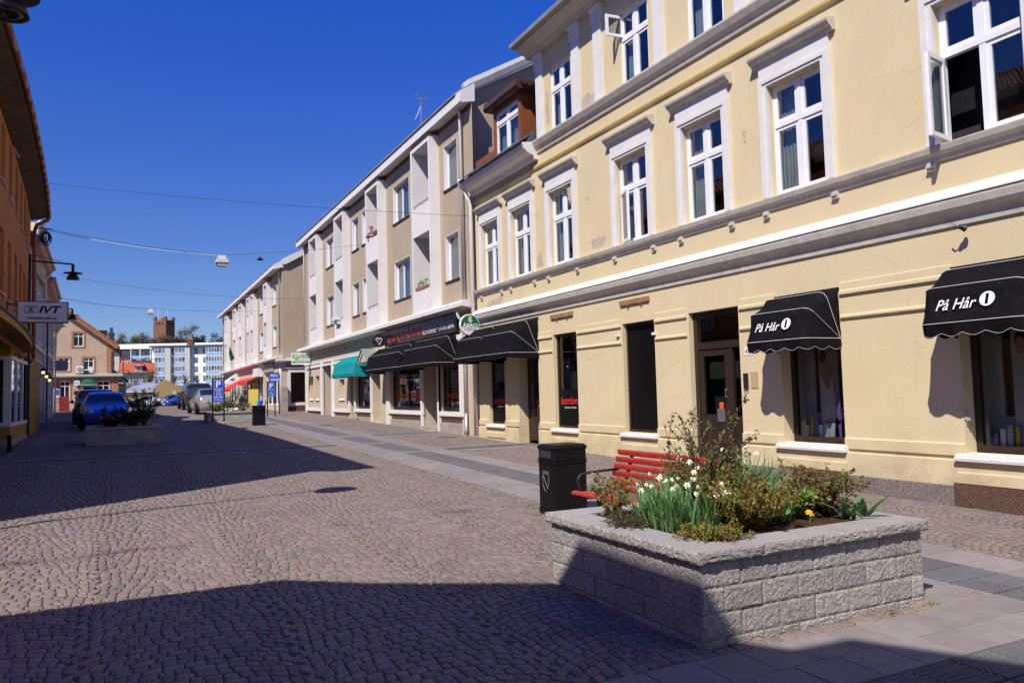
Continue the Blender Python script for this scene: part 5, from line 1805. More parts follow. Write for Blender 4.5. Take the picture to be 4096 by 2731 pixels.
for yy in (46.9, 61.0, 76.2):
    MB().tube([(X2 - .3, yy, 9.1), (X2 - .1, yy, 8.9), (X2 - .1, yy, 4.0)], .05, 8).build('downpipe', m_pipe, b2, smooth=True)
MB().tube([(X2 - .1, 46.75, 3.8), (X2 - .1, 46.75, g(46.7))], .05, 8).build('downpipe', m_pipe, b2, smooth=True)
# shop on the gable end
mb = MB()
x0, x1 = X2 + .45, X2 + 1.6
mb.box(x0 - .16, x0, 46.54, 46.6, 1.1, 3.2).box(x0, x1 + .2, 46.541, 46.6, 3.03, 3.2).box(x0, x1 + .2, 46.541, 46.6, 1.1, 1.26)
mb.build('white_surround', m_white2, b2)
f = MB().box(x0, x0 + .07, 46.72, 46.8, 1.27, 3.02).box(x0 + .07, x1, 46.721, 46.799, 1.27, 1.36).box(x0 + .07, x1, 46.721, 46.799, 2.94, 3.02).build('shop_window', m_brownw, b2)
MB().box(x0 + .065, x1, 46.755, 46.761, 1.355, 2.945).build('pane', m_shopg, f)
MB().box(x0 - .2, x1 + .2, 46.57, 46.61, .4, 1.05).build('concrete_base', m_brownwall, b2)
sg = MB().box(X2 + .12, X2 + 1.9, 46.5, 46.6, 3.24, 3.62).build('shop_sign', mat('lilac grey sign', (.33, .32, .38), .5, .05, 4), b2)
text('lettering', 'DIREKTVOR', mat('dark print', (.03, .02, .02), .5), sg, (X2 + .98, 46.5, 3.43), 1.5, .15, FACE_S, bold=.02)
MB().box(X2 - .13, X2 + .22, 46.2, 46.55, g(46) - .05, 2.2).build('meter_cabinet', m_conc, b2)
# shop windows along the street side
for (a, b, z0, z1, dp) in OG2:
    x = X2 + .16
    mb = MB()
    nsp = max(1, int((b - a) / 1.7))
    ed = list(np.linspace(a, b, nsp + 1))
    for q in ed: mb.box(x - .04, x + .05, q - .05, q + .05, z0, z1)
    mb.box(x - .039, x + .049, a, b, z0 - .05, z0 + .05).box(x - .039, x + .049, a, b, z1 - .05, z1 + .05)
    f = mb.build('shop_window', m_whitew, b2)
    for p, q in zip(ed[:-1], ed[1:]):
        MB().box(x, x + .006, p + .045, q - .045, z0 + .045, z1 - .045).build('pane', m_shopg, f)
MB().box(X2 + .5, X2 + .55, 47.6, 60.6, 1., 1.5).build('display_shelf', mat('shop goods', (.25, .1, .08), .7, .6, 3, col2=(.3, .3, .35), world_co=True), b2)
MB().box(X2 + .5, X2 + .55, 53, 60.6, 1.5, 2.9).build('display_wall', mat('red shop wall', (.3, .03, .02), .7, .4, 2, world_co=True), b2)
MB().box(X2 - .07, X2, 49.5, 53.2, 3.2, 3.7).build('shop_fascia', mat('lilac grey sign', (.33, .32, .38)), b2)
for q in np.linspace(49.6, 55.5, 6):
    MB().tube([(X2, q, 3.75), (X2 - .4, q, 3.9), (X2 - .5, q, 3.75)], .02, 5).build('sign_lamp', m_blackm, b2)
ac = MB().box(X2 - .4, X2 - .02, 53.6, 55.6, 3.0, 3.55).build('ventilation_unit', m_whitep, b2)
# slanted shop awnings
def flat_awning(label, y0, y1, zt, drop, prot, m, X=X2):
    t = thing('awning', label, 'awning', (X, (y0 + y1) / 2, zt), group='canvas awnings along the right facades')
    MB().add([(X - .02, y0, zt), (X - .02, y1, zt), (X - prot, y1, zt - drop), (X - prot, y0, zt - drop), (X - .02, y0, zt - .02), (X - .02, y1, zt - .02), (X - prot, y1, zt - drop - .02), (X - prot, y0, zt - drop - .02)],
             [(0, 1, 2, 3), (7, 6, 5, 4), (0, 3, 7, 4), (1, 5, 6, 2), (2, 6, 7, 3)]).build('canvas', m, t)
    MB().box(X - prot - .012, X - prot, y0, y1, zt - drop - .2, zt - drop).build('valance', m, t)
    for q in (y0 + .1, y1 - .1):
        MB().tube([(X, q, zt - drop - .3), (X - prot, q, zt - drop)], .015, 5).build('arm', m_greyp, t)
m_redc = mat('red canvas', (.55, .03, .02), .8, .1, 8)
flat_awning('bright red awning over the kiosk window beside the white ventilation unit', 55.2, 59.0, 3.05, .35, .9, m_redc)
flat_awning('red awning sloping over the fruit shop at the far end of the shop row', 59.4, 65.5, 3.05, .75, 1.4, m_redc)
t = thing('fruit_shop_sign', 'white angled sign panel with a small coloured drawing under the far balconies', 'sign', (X2 - .7, 66., 3.3))
MB().add([(X2 - 1.35, 66., 2.55), (X2 - .0, 66., 2.55), (X2 - .0, 66., 3.75), (X2 - 1.35, 66.05, 2.8), (X2 - 1.35, 66.08, 2.55), (X2, 66.08, 2.55), (X2, 66.08, 3.75), (X2 - 1.35, 66.13, 2.8)], [(0, 1, 2, 3), (7, 6, 5, 4), (3, 2, 6, 7), (0, 4, 5, 1), (0, 3, 7, 4)]).build('panel', m_whitel, t)
text('lettering', 'Hobby & Frukt', mat('orange red print', (.6, .1, .05), .5), t, (X2 - .68, 65.995, 2.68), 1.1, .14, FACE_S, shear=.3)
MB().quad(*[(X2 - .5 + .16 * math.cos(a), 65.993, 3.1 + .1 * math.sin(a)) for a in np.linspace(0, 6.28, 13)[:-1]]).build('drawing', mat('blue print', (.05, .12, .5), .5), t)
MB().quad(*[(X2 - .42 + .1 * math.cos(a), 65.99, 3.2 + .06 * math.sin(a)) for a in np.linspace(0, 6.28, 11)[:-1]]).build('drawing', mat('yellow print', (.7, .45, .03), .5), t)
for i, (yy, zz, lab) in enumerate(((57.2, 2.35, 'yellow arrow sign in the window left of the white post'), (59.8, 2.4, 'yellow arrow sign hanging under the red awning'))):
    t = thing('arrow_sign', lab, 'sign', (X2 - .1, yy, zz))
    MB().add([(X2 - .12, yy + .6, zz - .06), (X2 - .12, yy - .3, zz - .06), (X2 - .12, yy - .3, zz - .16), (X2 - .12, yy - .6, zz), (X2 - .12, yy - .3, zz + .16), (X2 - .12, yy - .3, zz + .06), (X2 - .12, yy + .6, zz + .06)] +
             [(X2 - .07, yy + .6, zz - .06), (X2 - .07, yy - .3, zz - .06), (X2 - .07, yy - .3, zz - .16), (X2 - .07, yy - .6, zz), (X2 - .07, yy - .3, zz + .16), (X2 - .07, yy - .3, zz + .06), (X2 - .07, yy + .6, zz + .06)],
             [tuple(range(7)), tuple(range(13, 6, -1))] + [(k, k + 7, (k + 1) % 7 + 7, (k + 1) % 7) for k in range(7)]).build('arrow', mat('signal yellow', (.8, .62, .0), .5), t)
t = thing('yellow_poster_board', 'yellow advertising board standing outside the kiosk', 'board', (7.4, 52.5, g(52.5)))
MB().box(7.1, 7.7, 52.48, 52.53, g(52.5) + .2, g(52.5) + 1.3).build('panel', mat('pale yellow board', (.75, .6, .12), .6, .1, 5), t)
MB().box(7.12, 7.17, 52.4, 52.6, g(52.5), g(52.5) + .22).build('leg', m_greyp, t)
MB().box(7.63, 7.68, 52.4, 52.6, g(52.5), g(52.5) + .22).build('leg', m_greyp, t)
t = thing('blue_litter_bin', 'small bright blue plastic bin outside the kiosk', 'bin', (7.45, 50.2, g(50)))
MB().lathe([(.12, 0), (.14, .1), (.16, .45), (.16, .5)], (7.45, 50.2, g(50)), 12).build('body', mat('blue plastic', (.01, .12, .55), .4, .05, 5), t, smooth=True)
MB().lathe([(.17, .5), (.17, .55), (.12, .64), (0, .66)], (7.45, 50.2, g(50)), 12).build('lid', mat('blue plastic', (.01, .12, .55)), t, smooth=True)
# ------------------------------------------------------------------ left side: orange building
m_orange = plaster('orange plaster', (.54, .19, .045), .1, .2, (.32, .11, .03), .5, 30, .25)
m_ochre = plaster('ochre plaster', (.42, .22, .05), .1, .25, (.2, .1, .04), .4, 30, .2)
m_tile = mat('clay roof tile', (.26, .12, .08), .8, .3, 6., .5, 20, .2, world_co=True, rnd=.2)
m_gutter = mat('copper brown gutter', (.28, .1, .06), .45, .2, 6, .1, 30, .4, .3, world_co=True)
m_soffit = mat('dark stained soffit', (.09, .055, .03), .85, .4, 3., .3, 20, .2, world_co=True)
ob = thing('orange_building', 'orange plastered building with brown eaves in the shade along the left edge', 'building', (-2.7, 24, g(24)))
ycuts = list(np.arange(11, 35, 1.))
fo = lambda y, z, d: (wall_left_x(y) - d, y, z)
OW = [12.3, 14.4, 16.5, 18.6, 20.7, 22.6, 24.6, 26.6, 28.5, 30.3, 32.1]
opsO = [(c - .48, c + .48, z0, z1, .16) for c in OW for z0, z1 in ((7.1, 8.55), (4.35, 5.95))]
mb = MB()
sheet(mb, 10.6, 35., 3.2, 9.0, opsO, fo, cuts=ycuts)
mb.quad((wall_left_x(10.6), 10.6, -.1), (-12, 10.6, -.1), (-12, 10.6, 9.), (-7.3, 10.6, 11.3), (wall_left_x(10.6), 10.6, 9.))
mb.quad((wall_left_x(35.), 35., 0.), (-12, 35., 0.), (-12, 35., 9.), (-7.3, 35., 11.3), (wall_left_x(35.), 35., 9.))
mb.build('wall', m_orange, ob)
MB().add([(wall_left_x(y) - .6, y, z) for y in np.arange(10.7, 35, 2.) for z in (.0, 9.)], [(2 * i, 2 * i + 2, 2 * i + 3, 2 * i + 1) for i in range(len(np.arange(10.7, 35, 2.)) - 1)]).build('interior', m_inside, ob)
for c in OW:
    for z0, z1 in ((7.1, 8.55), (4.35, 5.95)):
        y0, y1 = c - .48, c + .48
        X_ = wall_left_x(c)
        an = math.atan2(wall_left_x(y1) - wall_left_x(y0), y1 - y0)
        mb = MB()
        mb.box(-.16, -.1, -.48, -.40, 0, z1 - z0).box(-.16, -.1, .40, .48, 0, z1 - z0).box(-.159, -.101, -.4, .4, 0, .08).box(-.159, -.101, -.4, .4, z1 - z0 - .08, z1 - z0).box(-.158, -.098, -.04, .04, .08, z1 - z0 - .08)
        f = mb.build('window', m_whitew, ob, local=True)
        place(f, (X_, c, z0), tuple(ob['_w']), -an)
        for s in (-1, 1):
            a, b = sorted((s * .04, s * .4))
            MB().box(-.134, -.128, a, b, .08, z1 - z0 - .08).build('pane', m_glass, f, local=True)
        MB().box(-.3, -.29, -.46, .46, 0, z1 - z0).build('curtain', m_curt, f, local=True)
        MB().prism([(-.1, -.005), (.06, -.05), (.06, -.02), (-.1, .025)], 'y', -.54, .54).build('sill', m_whitep, f, local=True)
# pale quoin strip, ground floor, recessed shop front
for k, z in enumerate(np.arange(3.3, 8.9, .42)):
    MB().box(-.004, .05, -.2 if k % 2 else -.15, .2 if k % 2 else .15, 0, .41).build('quoin', mat('pale quoin', (.32, .2, .13), .85, .15, 5, .3, 40, world_co=True), ob, local=True)
    q = ob.children[-1]
    place(bpy.data.objects[q.name], (wall_left_x(25.6), 25.6, z), tuple(ob['_w']), -.03)
mb = MB()
mb.add([(wall_left_x(y), y, z) for y in (10.6, 14, 18, 21.) for z in (-.1, 3.2)], [(2 * i, 2 * i + 2, 2 * i + 3, 2 * i + 1) for i in range(3)])
mb.box(-3.75, -3.65, 21., 26.3, .2, 3.2)
mb.quad((wall_left_x(21), 21, 0), (-3.7, 21, 0), (-3.7, 21, 3.2), (wall_left_x(21), 21, 3.2))
# shop bay
mb.box(-3.7, -2.93, 26.3, 30.9, .3, .98)
mb.box(-3.7, -2.93, 26.3, 30.9, 3.0, 3.2)
mb.box(-3.4, -2.95, 30.75, 34.98, .3, 3.2)
mb.quad((-3.7, 21, 3.19), (wall_left_x(21), 21, 3.19), (wall_left_x(26.3), 26.3, 3.19), (-3.7, 26.3, 3.19))
mb.build('ground_floor_wall', m_ochre, ob)
MB().box(-3.72, -2.90, 26.27, 30.95, .3, .62).build('concrete_base', m_conc, ob)
mb = MB()
for a, b in ((26.3, 26.42), (27.75, 27.87), (29.2, 29.32), (30.63, 30.75)):
    mb.box(-3.0, -2.91, a, b, .98, 3.0)
mb.box(-2.999, -2.911, 26.42, 30.63, .98, 1.08).box(-2.999, -2.911, 26.42, 30.63, 2.9, 3.0)
mb.box(-3.7, -3.01, 26.3, 26.38, .98, 1.1).box(-3.7, -3.01, 26.3, 26.38, 2.88, 3.0).box(-3.68, -3.56, 26.29, 26.37, 1.1, 2.88).box(-3.1, -3.0, 26.29, 26.38, .98, 3.0)
f = mb.build('shop_window', m_whitew, ob)
for a, b in ((26.42, 27.75), (27.87, 29.2), (29.32, 30.63)):
    MB().box(-2.96, -2.954, a, b, 1.08, 2.9).build('pane', m_shopg, f)
MB().box(-3.56, -3.1, 26.33, 26.336, 1.1, 2.88).build('pane', m_shopg, f)
# canopy over the shop front, following the bend of the wall
cy_ = [13.5, 17, 19.6, 22, 25.4, 28, 30.5]
cx_ = [-2.1, -2.12, -2.14, -2.2, -2.36, -2.56, -2.85]
vs, fs = [], []
for y, x in zip(cy_, cx_):
    w_ = wall_left_x(y)
    vs += [(x, y, 3.28), (x, y, 3.44), (w_ + .0, y, 3.62), (w_ + .0, y, 3.32)]
n = len(cy_)
for i in range(n - 1):
    for k in range(4):
        fs.append((i * 4 + k, i * 4 + (k + 1) % 4, i * 4 + 4 + (k + 1) % 4, i * 4 + 4 + k))
fs += [(0, 1, 2, 3), (n * 4 - 1, n * 4 - 2, n * 4 - 3, n * 4 - 4)]
cn = MB().add(vs, fs).build('canopy', mat('ochre canopy', (.4, .2, .03), .7, .15, 4, .2, 30, .25, world_co=True), ob)
MB().tube([(x + .02, y, 3.46) for y, x in zip(cy_, cx_)], .03, 6).build('canopy_edge', m_brownw, cn)
for yy in (27.0, 28.5, 30.0):
    MB().lathe([(.05, .0), (.03, .1), (.0, .12)], (-2.78, yy, 2.95), 8).tube([(-2.92, yy, 3.08), (-2.78, yy, 3.08)], .02, 5).build('wall_lamp', m_blackm, ob)
# eaves: soffit, fascia and half round gutter in lengths
ey = np.array([10.1, 14, 17.4, 19.9, 22.6, 26.5, 31, 35.2])
ex = np.array([wall_left_x(y) + .55 for y in ey])
vs, fs = [], []
for x, y in zip(ex, ey):
    w_ = x - .55
    vs += [(x - .02, y, 8.86), (x - .02, y, 9.04), (-7.3, y, 11.45), (-7.3, y, 11.3), (w_ - .2, y, 8.98), (w_ + .02, y, 8.72)]
n = len(ey)
for i in range(n - 1):
    for k in range(6):
        fs.append((i * 6 + k, i * 6 + (k + 1) % 6, i * 6 + 6 + (k + 1) % 6, i * 6 + 6 + k))
fs += [tuple(range(6)), tuple(range(n * 6 - 1, n * 6 - 7, -1))]
MB().add(vs, fs).build('eaves', m_soffit, ob)
for i in range(n - 1):
    m_ = max(1, int((ey[i + 1] - ey[i]) / .9))
    for k in range(m_):
        a, b = k / m_, (k + 1) / m_
        p = [Vector((ex[i] + (ex[i + 1] - ex[i]) * q + .055, ey[i] + (ey[i + 1] - ey[i]) * q, 8.97)) for q in (a + .004, b - .004)]
        MB().tube(p, .07, 10).build('gutter_length', m_gutter, ob, smooth=True)
# pantiles of the street slope
def tile_roof(parent, x0f, z0, x1, z1, ya, yb, rows=26, wtile=.24, m=m_tile):
    mbt = MB()
    for i in range(rows):
        a, b = i / rows, (i + 1) / rows
        y = ya
        k = 0
        while y < yb:
            y1 = min(y + wtile, yb)
            xa, xb = x0f(y) + (x1 - x0f(y)) * a, x0f(y) + (x1 - x0f(y)) * b
            za, zb = z0 + (z1 - z0) * a, z0 + (z1 - z0) * b
            ym = (y + y1) / 2
            mbt.add([(xa, y, za + .05), (xa, ym, za + .1), (xa, y1, za + .05), (xb, y1, zb + .02), (xb, ym, zb + .07), (xb, y, zb + .02)], [(0, 1, 4, 5), (1, 2, 3, 4)])
            y = y1
    o = mbt.build('roof_tiles', m, parent)
    o['kind'] = 'stuff'
    return o
tile_roof(ob, lambda y: wall_left_x(y) + .5, 9.03, -7.3, 11.46, 10.1, 35.2)
MB().prism([(-7.3, 11.3), (-12.4, 8.9), (-12.4, 9.05), (-7.3, 11.45)], 'y', 10.1, 35.2).build('back_slope', m_tile, ob)
for yy, w_ in ((18., .9), (27., .7)):
    MB().box(-7.6, -6.9, yy - w_ / 2, yy + w_ / 2, 11.0, 12.9).build('chimney', mat('red brick', (.22, .07, .045), .85, .25, 12, .5, 30, world_co=True), ob)
# downpipe at the far end
xe, ye = wall_left_x(34.6), 34.6
MB().tube([(xe + .6, 34.9, 8.9), (xe + .55, 34.9, 8.72), (xe + .2, 34.85, 8.5), (xe + .13, 34.8, 8.25), (xe + .13, 34.8, g(34.8))], .075, 10).build('downpipe', m_gutter, ob, smooth=True)
# ------------------------------------------------------------------ shop sign on the left
t = thing('heat_pump_sign', 'white projecting box sign with dark slanted letters IVT on the orange building', 'sign', (-2.0, 24, 4.03))
m_lil = mat('white sign face', (.8, .78, .83), .4, .03, 3)
MB().box(-2.55, -1.37, 23.94, 24.06, 3.74, 4.31).build('frame', mat('dark grey frame', (.06, .06, .08), .5), t)
MB().box(-2.525, -1.395, 23.93, 23.9405, 3.765, 4.285).build('face', m_lil, t)
m_navy = mat('navy print', (.015, .018, .035), .4)
text('lettering', 'IVT', m_navy, t, (-1.79, 23.93, 4.09), .52, .2, FACE_S, bold=.035, shear=.25)
text('lettering', 'VÄRMEPUMPAR', m_navy, t, (-1.99, 23.93, 3.865), .72, .075, FACE_S, bold=.035, shear=.12)
def lq(pts, m, nm, dy=.006):
    MB().quad(*[(-2.225 + a + b * .12, 23.93 - dy, 4.09 + b) for a, b in pts]).build(nm, m, t)
lq([(-.15, -.105), (.15, -.105), (.15, .105), (-.15, .105)], m_navy, 'emblem_frame', .003)
lq([(-.138, -.093), (.138, -.093), (.138, .093), (-.138, .093)], m_lil, 'emblem_field', .005)
m_er = mat('emblem red', (.45, .03, .03), .5)
for k, (w_, z) in enumerate(((.12, .075), (.085, .04), (.05, .01))):
    lq([(-w_, z), (w_, z), (w_ - .03, z - .022), (-w_ + .03, z - .022)], m_er if k < 2 else m_navy, 'emblem_bar', .007)
for k, (w_, z) in enumerate(((.06, -.035), (.1, -.07))):
    lq([(-w_ + .03, z + .022), (w_ - .03, z + .022), (w_, z), (-w_, z)], m_navy, 'emblem_bar', .007)
MB().tube([(-2.8, 24, 4.22), (-2.5, 24, 4.22)], .02, 6).tube([(-2.8, 24, 3.83), (-2.5, 24, 3.83)], .02, 6).tube([(-2.76, 24, 3.75), (-2.76, 24, 4.3)], .018, 6).build('bracket', m_blackm, t)
# ------------------------------------------------------------------ farther houses on the left
m_grey_pl = plaster('grey white plaster', (.36, .33, .31), .08, .3, (.25, .22, .2), .4, 25, .25)
m_cream = plaster('cream plaster', (.46, .38, .24), .08, .2, (.3, .24, .16), .4, 25, .2)
m_pinkt = mat('pink roof tin', (.42, .2, .16), .6, .15, 3, .1, 20, .3, world_co=True)
def left_house(name, label, ya, yb, zw, mwall, zc, wz, gable=False, roofm=m_pinkt):
    t = thing(name, label, 'building', (wall_left_x((ya + yb) / 2), (ya + yb) / 2, g((ya + yb) / 2)))
    fo2 = lambda y, z, d: (wall_left_x(y) - d, y, z)
    n = int((yb - ya) / 1.9)
    cs = [ya + (i + .5) * (yb - ya) / n for i in range(n)]
    ops_ = [(c - .5, c + .5, z0, z1, .12) for c in cs for z0, z1 in wz]
    mb = MB()
    sheet(mb, ya, yb, .2, zw, ops_, fo2)
    for y in (ya, yb):
        mb.quad((wall_left_x(y), y, 0), (-12, y, 0), (-12, y, zw), (wall_left_x(y), y, zw))
    mb.build('wall', mwall, t)
    MB().add([(wall_left_x(y) - .5, y, z) for y in np.linspace(ya, yb, 6) for z in (.1, zw)], [(2 * i, 2 * i + 2, 2 * i + 3, 2 * i + 1) for i in range(5)]).build('interior', m_inside, t)
    for c in cs:
        for z0, z1 in wz:
            X_ = wall_left_x(c)
            mb = MB().box(X_ - .1, X_ + .015, c - .5, c - .4, z0, z1).box(X_ - .1, X_ + .015, c + .4, c + .5, z0, z1).box(X_ - .1, X_ + .01, c - .4, c + .4, z0, z0 + .08).box(X_ - .1, X_ + .01, c - .4, c + .4, z1 - .08, z1).box(X_ - .08, X_ - .02, c - .03, c + .03, z0 + .08, z1 - .08)
            f = mb.build('window', m_whitep, t)
            MB().box(X_ - .07, X_ - .064, c - .4, c + .4, z0 + .08, z1 - .08).build('pane', m_glass, f)
    vs, fs = [], []
    for y in (ya - .05, yb + .05):
        w_ = wall_left_x(y)
        vs += [(w_, y, zw - .25), (w_ + .3, y, zw - .1), (w_ + .42, y, zw + .05), (w_ + .42, y, zw + .15), (-7.8, y, zw + 3.2), (-7.8, y, zw - .1)]
    fs = [(k, (k + 1) % 6, (k + 1) % 6 + 6, k + 6) for k in range(6)] + [tuple(range(6)), tuple(range(11, 5, -1))]
    MB().add(vs, fs).build('roof', roofm, t)
    MB().tube([(wall_left_x(ya) + .46, ya, zw + .12), (wall_left_x(yb) + .46, yb, zw + .12)], .07, 8).build('gutter', m_greyp, t)
    MB().tube([(wall_left_x(yb) + .4, yb - .2, zw + .05), (wall_left_x(yb) + .1, yb - .2, zw - .4), (wall_left_x(yb) + .1, yb - .2, g(yb))], .06, 8).build('downpipe', m_pipe, t)
    MB().add([(wall_left_x(y) + d_, y, z) for y in (ya + .02, yb - .02) for d_, z in ((.0, zc), (.08, zc), (.12, zc + .1), (.12, zc + .14), (0, zc + .18))], [(k, (k + 1) % 5, (k + 1) % 5 + 5, k + 5) for k in range(5)] + [(0, 1, 2, 3, 4), (9, 8, 7, 6, 5)]).build('string_course', m_whitep, t)
    return t
t = left_house('grey_building', 'grey white plastered building with a curved gable next to the orange one', 35.05, 43.2, 7.9, m_grey_pl, 3.9, ((4.3, 6.5), (1.3, 3.5)))
# curved gable of that house
pts = [(36.5 + 5.2 * i / 16, 7.9 + 1.5 * math.sin(math.pi * i / 16) ** .7) for i in range(17)]
MB().prism(pts + [(41.7, 7.0), (36.5, 7.0)], 'x', wall_left_x(39) - .2, wall_left_x(39) + .12).build('curved_gable', m_cream, t)
MB().tube([(wall_left_x(39) + .12, p[0], p[1]) for p in pts], .1, 6).build('gable_moulding', m_whitep, t)
left_house('white_building', 'pale building with pink tin eaves farther down the left side', 43.3, 52., 7.5, m_grey_pl, 4.1, ((4.6, 6.4), (1.6, 3.4)))
left_house('cream_building', 'last cream house on the left before the pizzeria', 52.2, 58., 6.4, m_cream, 3.9, ((4.3, 5.8),), roofm=m_tin)
# wall lanterns
m_lamp = mat('lit lamp glass', (1., .62, .2), .5, 0, 5, emit=2.5)
for i, (y, z, lab) in enumerate(((36.0, 2.95, 'lit wall lantern nearest the ochre canopy'), (38.2, 2.85, 'middle lit wall lantern on the grey house'), (40.5, 2.75, 'lit wall lantern farthest from the ochre canopy'))):
    x = wall_left_x(y)
    t = thing('wall_lantern', lab, 'lantern', (x, y, z), group='lit lanterns on the left wall')
    MB().tube([(x, y, z - .2), (x + .1, y, z + .15), (x + .3, y, z + .2), (x + .42, y, z + .08)], .018, 6).box(x, x + .03, y - .05, y + .05, z - .35, z + .2).build('bracket', m_blackm, t)
    MB().lathe([(.02, .1), (.06, .04), (.17, -.06), (.17, -.075), (0, -.02)], (x + .42, y, z), 12).build('shade', m_blackm, t, smooth=True)
    MB().lathe([(0, -.18), (.05, -.15), (.06, -.1), (.04, -.05), (0, -.04)], (x + .42, y, z), 10).build('bulb', m_lamp, t, smooth=True)
# ------------------------------------------------------------------ building behind the camera that shades the foreground
sb = thing('gabled_building', 'pale gabled building at the near left corner, its shadow falling over the setts', 'building', (-2.2, -3, g(-3)))
m_rend = plaster('pale render', (.5, .45, .38), .06, .2, (.35, .3, .25), .4, 30, .15)
prof = [(4.4, 4.85), (3.45, 5.74), (1.87, 7.45), (1.45, 7.89), (-.15, 7.89), (-.5, 8.1), (-.85, 8.73), (-1.95, 9.38), (-3., 9.7), (-4.1, 9.2), (-7.84, 7.2), (-10.3, 4.7)]
mb = MB()
mb.quad(*([(-2.4, 4.1, -.1)] + [(-2.4, min(p[0], 4.1), p[1] - .06) for p in prof[:-1]] + [(-2.4, -10.1, 4.7), (-2.4, -10.1, -.3)]))
mb.quad((-2.4, 4.1, -.1), (-12, 4.1, -.1), (-12, 4.1, 4.7), (-2.4, 4.1, 4.7))
mb.quad((-2.4, -10.1, -.3), (-12, -10.1, -.3), (-12, -10.1, 4.7), (-2.4, -10.1, 4.7))
mb.quad(*([(-12, 4.1, -.1)] + [(-12, min(p[0], 4.1), p[1] - .06) for p in prof[:-1]] + [(-12, -10.1, 4.7), (-12, -10.1, -.3)]))
mb.build('wall', m_rend, sb)
MB().prism(prof + [(p[0], p[1] - .15) for p in prof[::-1]], 'x', -12.2, -2.2).build('roof', m_tile, sb)
for yy in (-7.5, -4.5, -1.5, 1.5):
    for z0, z1 in ((1.2, 2.8), (4.0, 5.5)):
        f = MB().box(-2.42, -2.36, yy - .5, yy + .5, z0, z1).build('window', m_whitew, sb)
        for s in (-1, 1):
            MB().box(-2.362, -2.355, yy + s * .23 - .2, yy + s * .23 + .2, z0 + .07, z1 - .07).build('pane', m_black, f)
# ------------------------------------------------------------------ pizzeria at the end of the left side
m_peach = plaster('peach plaster', (.52, .38, .26), .06, .2, (.36, .23, .14), .4, 20, .15)
m_terra = plaster('terracotta trim', (.42, .19, .09), .08, .2, (.28, .1, .04), .3, 20, .15)
m_rooft = mat('orange tiled roof', (.33, .13, .065), .8, .2, 4., .4, 12, .2, world_co=True)
m_mint = mat('pale green tin', (.36, .4, .35), .5, .08, 3, 0, 20, .4, world_co=True)
PY = 71.
pz = thing('pizzeria_building', 'peach gabled house with terracotta trim closing the left side of the street', 'building', (-4., PY, g(PY)))
fs_y = lambda u, z, d: (u, PY + d, z)
OPZ = [(-3.72, -2.98, 6.05, 7.15, .1), (-3.0, -2.25, 4.15, 5.15, .1), (-4.72, -3.95, 4.15, 5.15, .1), (-5.8, -5.0, 6.05, 7.15, .1), (-6.8, -6.0, 4.15, 5.15, .1)]
mb = MB()
sheet(mb, -9., -1.05, 3.7, 6.0, [o for o in OPZ if o[3] < 6], fs_y)
sheet(mb, -7.2, -2.5, 6.0, 7.5, [o for o in OPZ if o[3] > 6], fs_y)
mb.quad((-9.6, PY, 6.), (-7.2, PY, 6.), (-7.2, PY, 7.5))
mb.quad((-2.5, PY, 6.), (-.7, PY, 6.), (-2.5, PY, 7.5))
mb.quad((-7.2, PY, 7.5), (-2.5, PY, 7.5), (-5.1, PY, 9.5))
mb.quad((-1.05, PY, 3.7), (-1.05, PY + 10, 3.7), (-1.05, PY + 10, 6.), (-1.05, PY, 6.))
mb.build('wall', m_peach, pz)
MB().box(-1.35, -1.03, PY - .03, PY - .001, 3.75, 5.95).prism([(-.98, 5.6), (-.62, 6.0), (-.62, 6.12), (-1.35, 6.12), (-1.35, 5.6)], 'y', PY - .04, PY + .1).build('corner_strip', m_terra, pz)
MB().prism([(-5.1, 9.55), (-.45, 5.95), (-.4, 6.1), (-5.1, 9.8), (-9.8, 6.1), (-9.75, 5.95)], 'y', PY - .45, PY + 10.2).build('roof', m_rooft, pz)
MB().prism([(-5.1, 9.3), (-.62, 5.86), (-.45, 5.95), (-5.1, 9.55), (-9.75, 5.95), (-9.6, 5.86)], 'y', PY - .42, PY - .1).build('verge_board', m_terra, pz)
MB().box(-8.8, -1.3, PY + .4, PY + .45, 1.1, 7.4).build('interior', m_inside, pz)
def south_window(parent, u0, u1, z0, z1, y, casing=None, cross=True, curtain=True):
    mb = MB().box(u0, u0 + .07, y + .04, y + .1, z0, z1).box(u1 - .07, u1, y + .04, y + .1, z0, z1).box(u0 + .07, u1 - .07, y + .041, y + .099, z0, z0 + .07).box(u0 + .07, u1 - .07, y + .041, y + .099, z1 - .07, z1)
    um = (u0 + u1) / 2
    if cross:
        mb.box(um - .03, um + .03, y + .035, y + .098, z0 + .07, z1 - .07)
        mb.box(u0 + .07, u1 - .07, y + .036, y + .097, z0 + (z1 - z0) * .72, z0 + (z1 - z0) * .72 + .05)
    f = mb.build('window', m_whitew, parent)
    MB().box(u0 + .06, u1 - .06, y + .07, y + .076, z0 + .06, z1 - .06).build('pane', m_glass, f)
    if curtain:
        MB().box(u0 + .08, um - .1, y + .2, y + .21, z0, z1).box(um + .12, u1 - .08, y + .2, y + .21, z0, z1).build('curtain', m_curt, f)
    if casing:
        w = .12
        MB().box(u0 - w, u0, y - .03, y, z0 - w, z1 + w).box(u1, u1 + w, y - .03, y, z0 - w, z1 + w).box(u0, u1, y - .029, y, z1, z1 + w).box(u0, u1, y - .029, y, z0 - w, z0).build('casing', casing, f)
    return f
for a, b, z0, z1, _ in OPZ:
    south_window(pz, a, b, z0, z1, PY, m_terra)
fan = MB().quad(*[(-4.9 + .55 * math.cos(a), PY - .02, 7.75 + .45 * math.sin(a)) for a in np.linspace(0, math.pi, 15)]).build('fanlight', m_glass, pz)
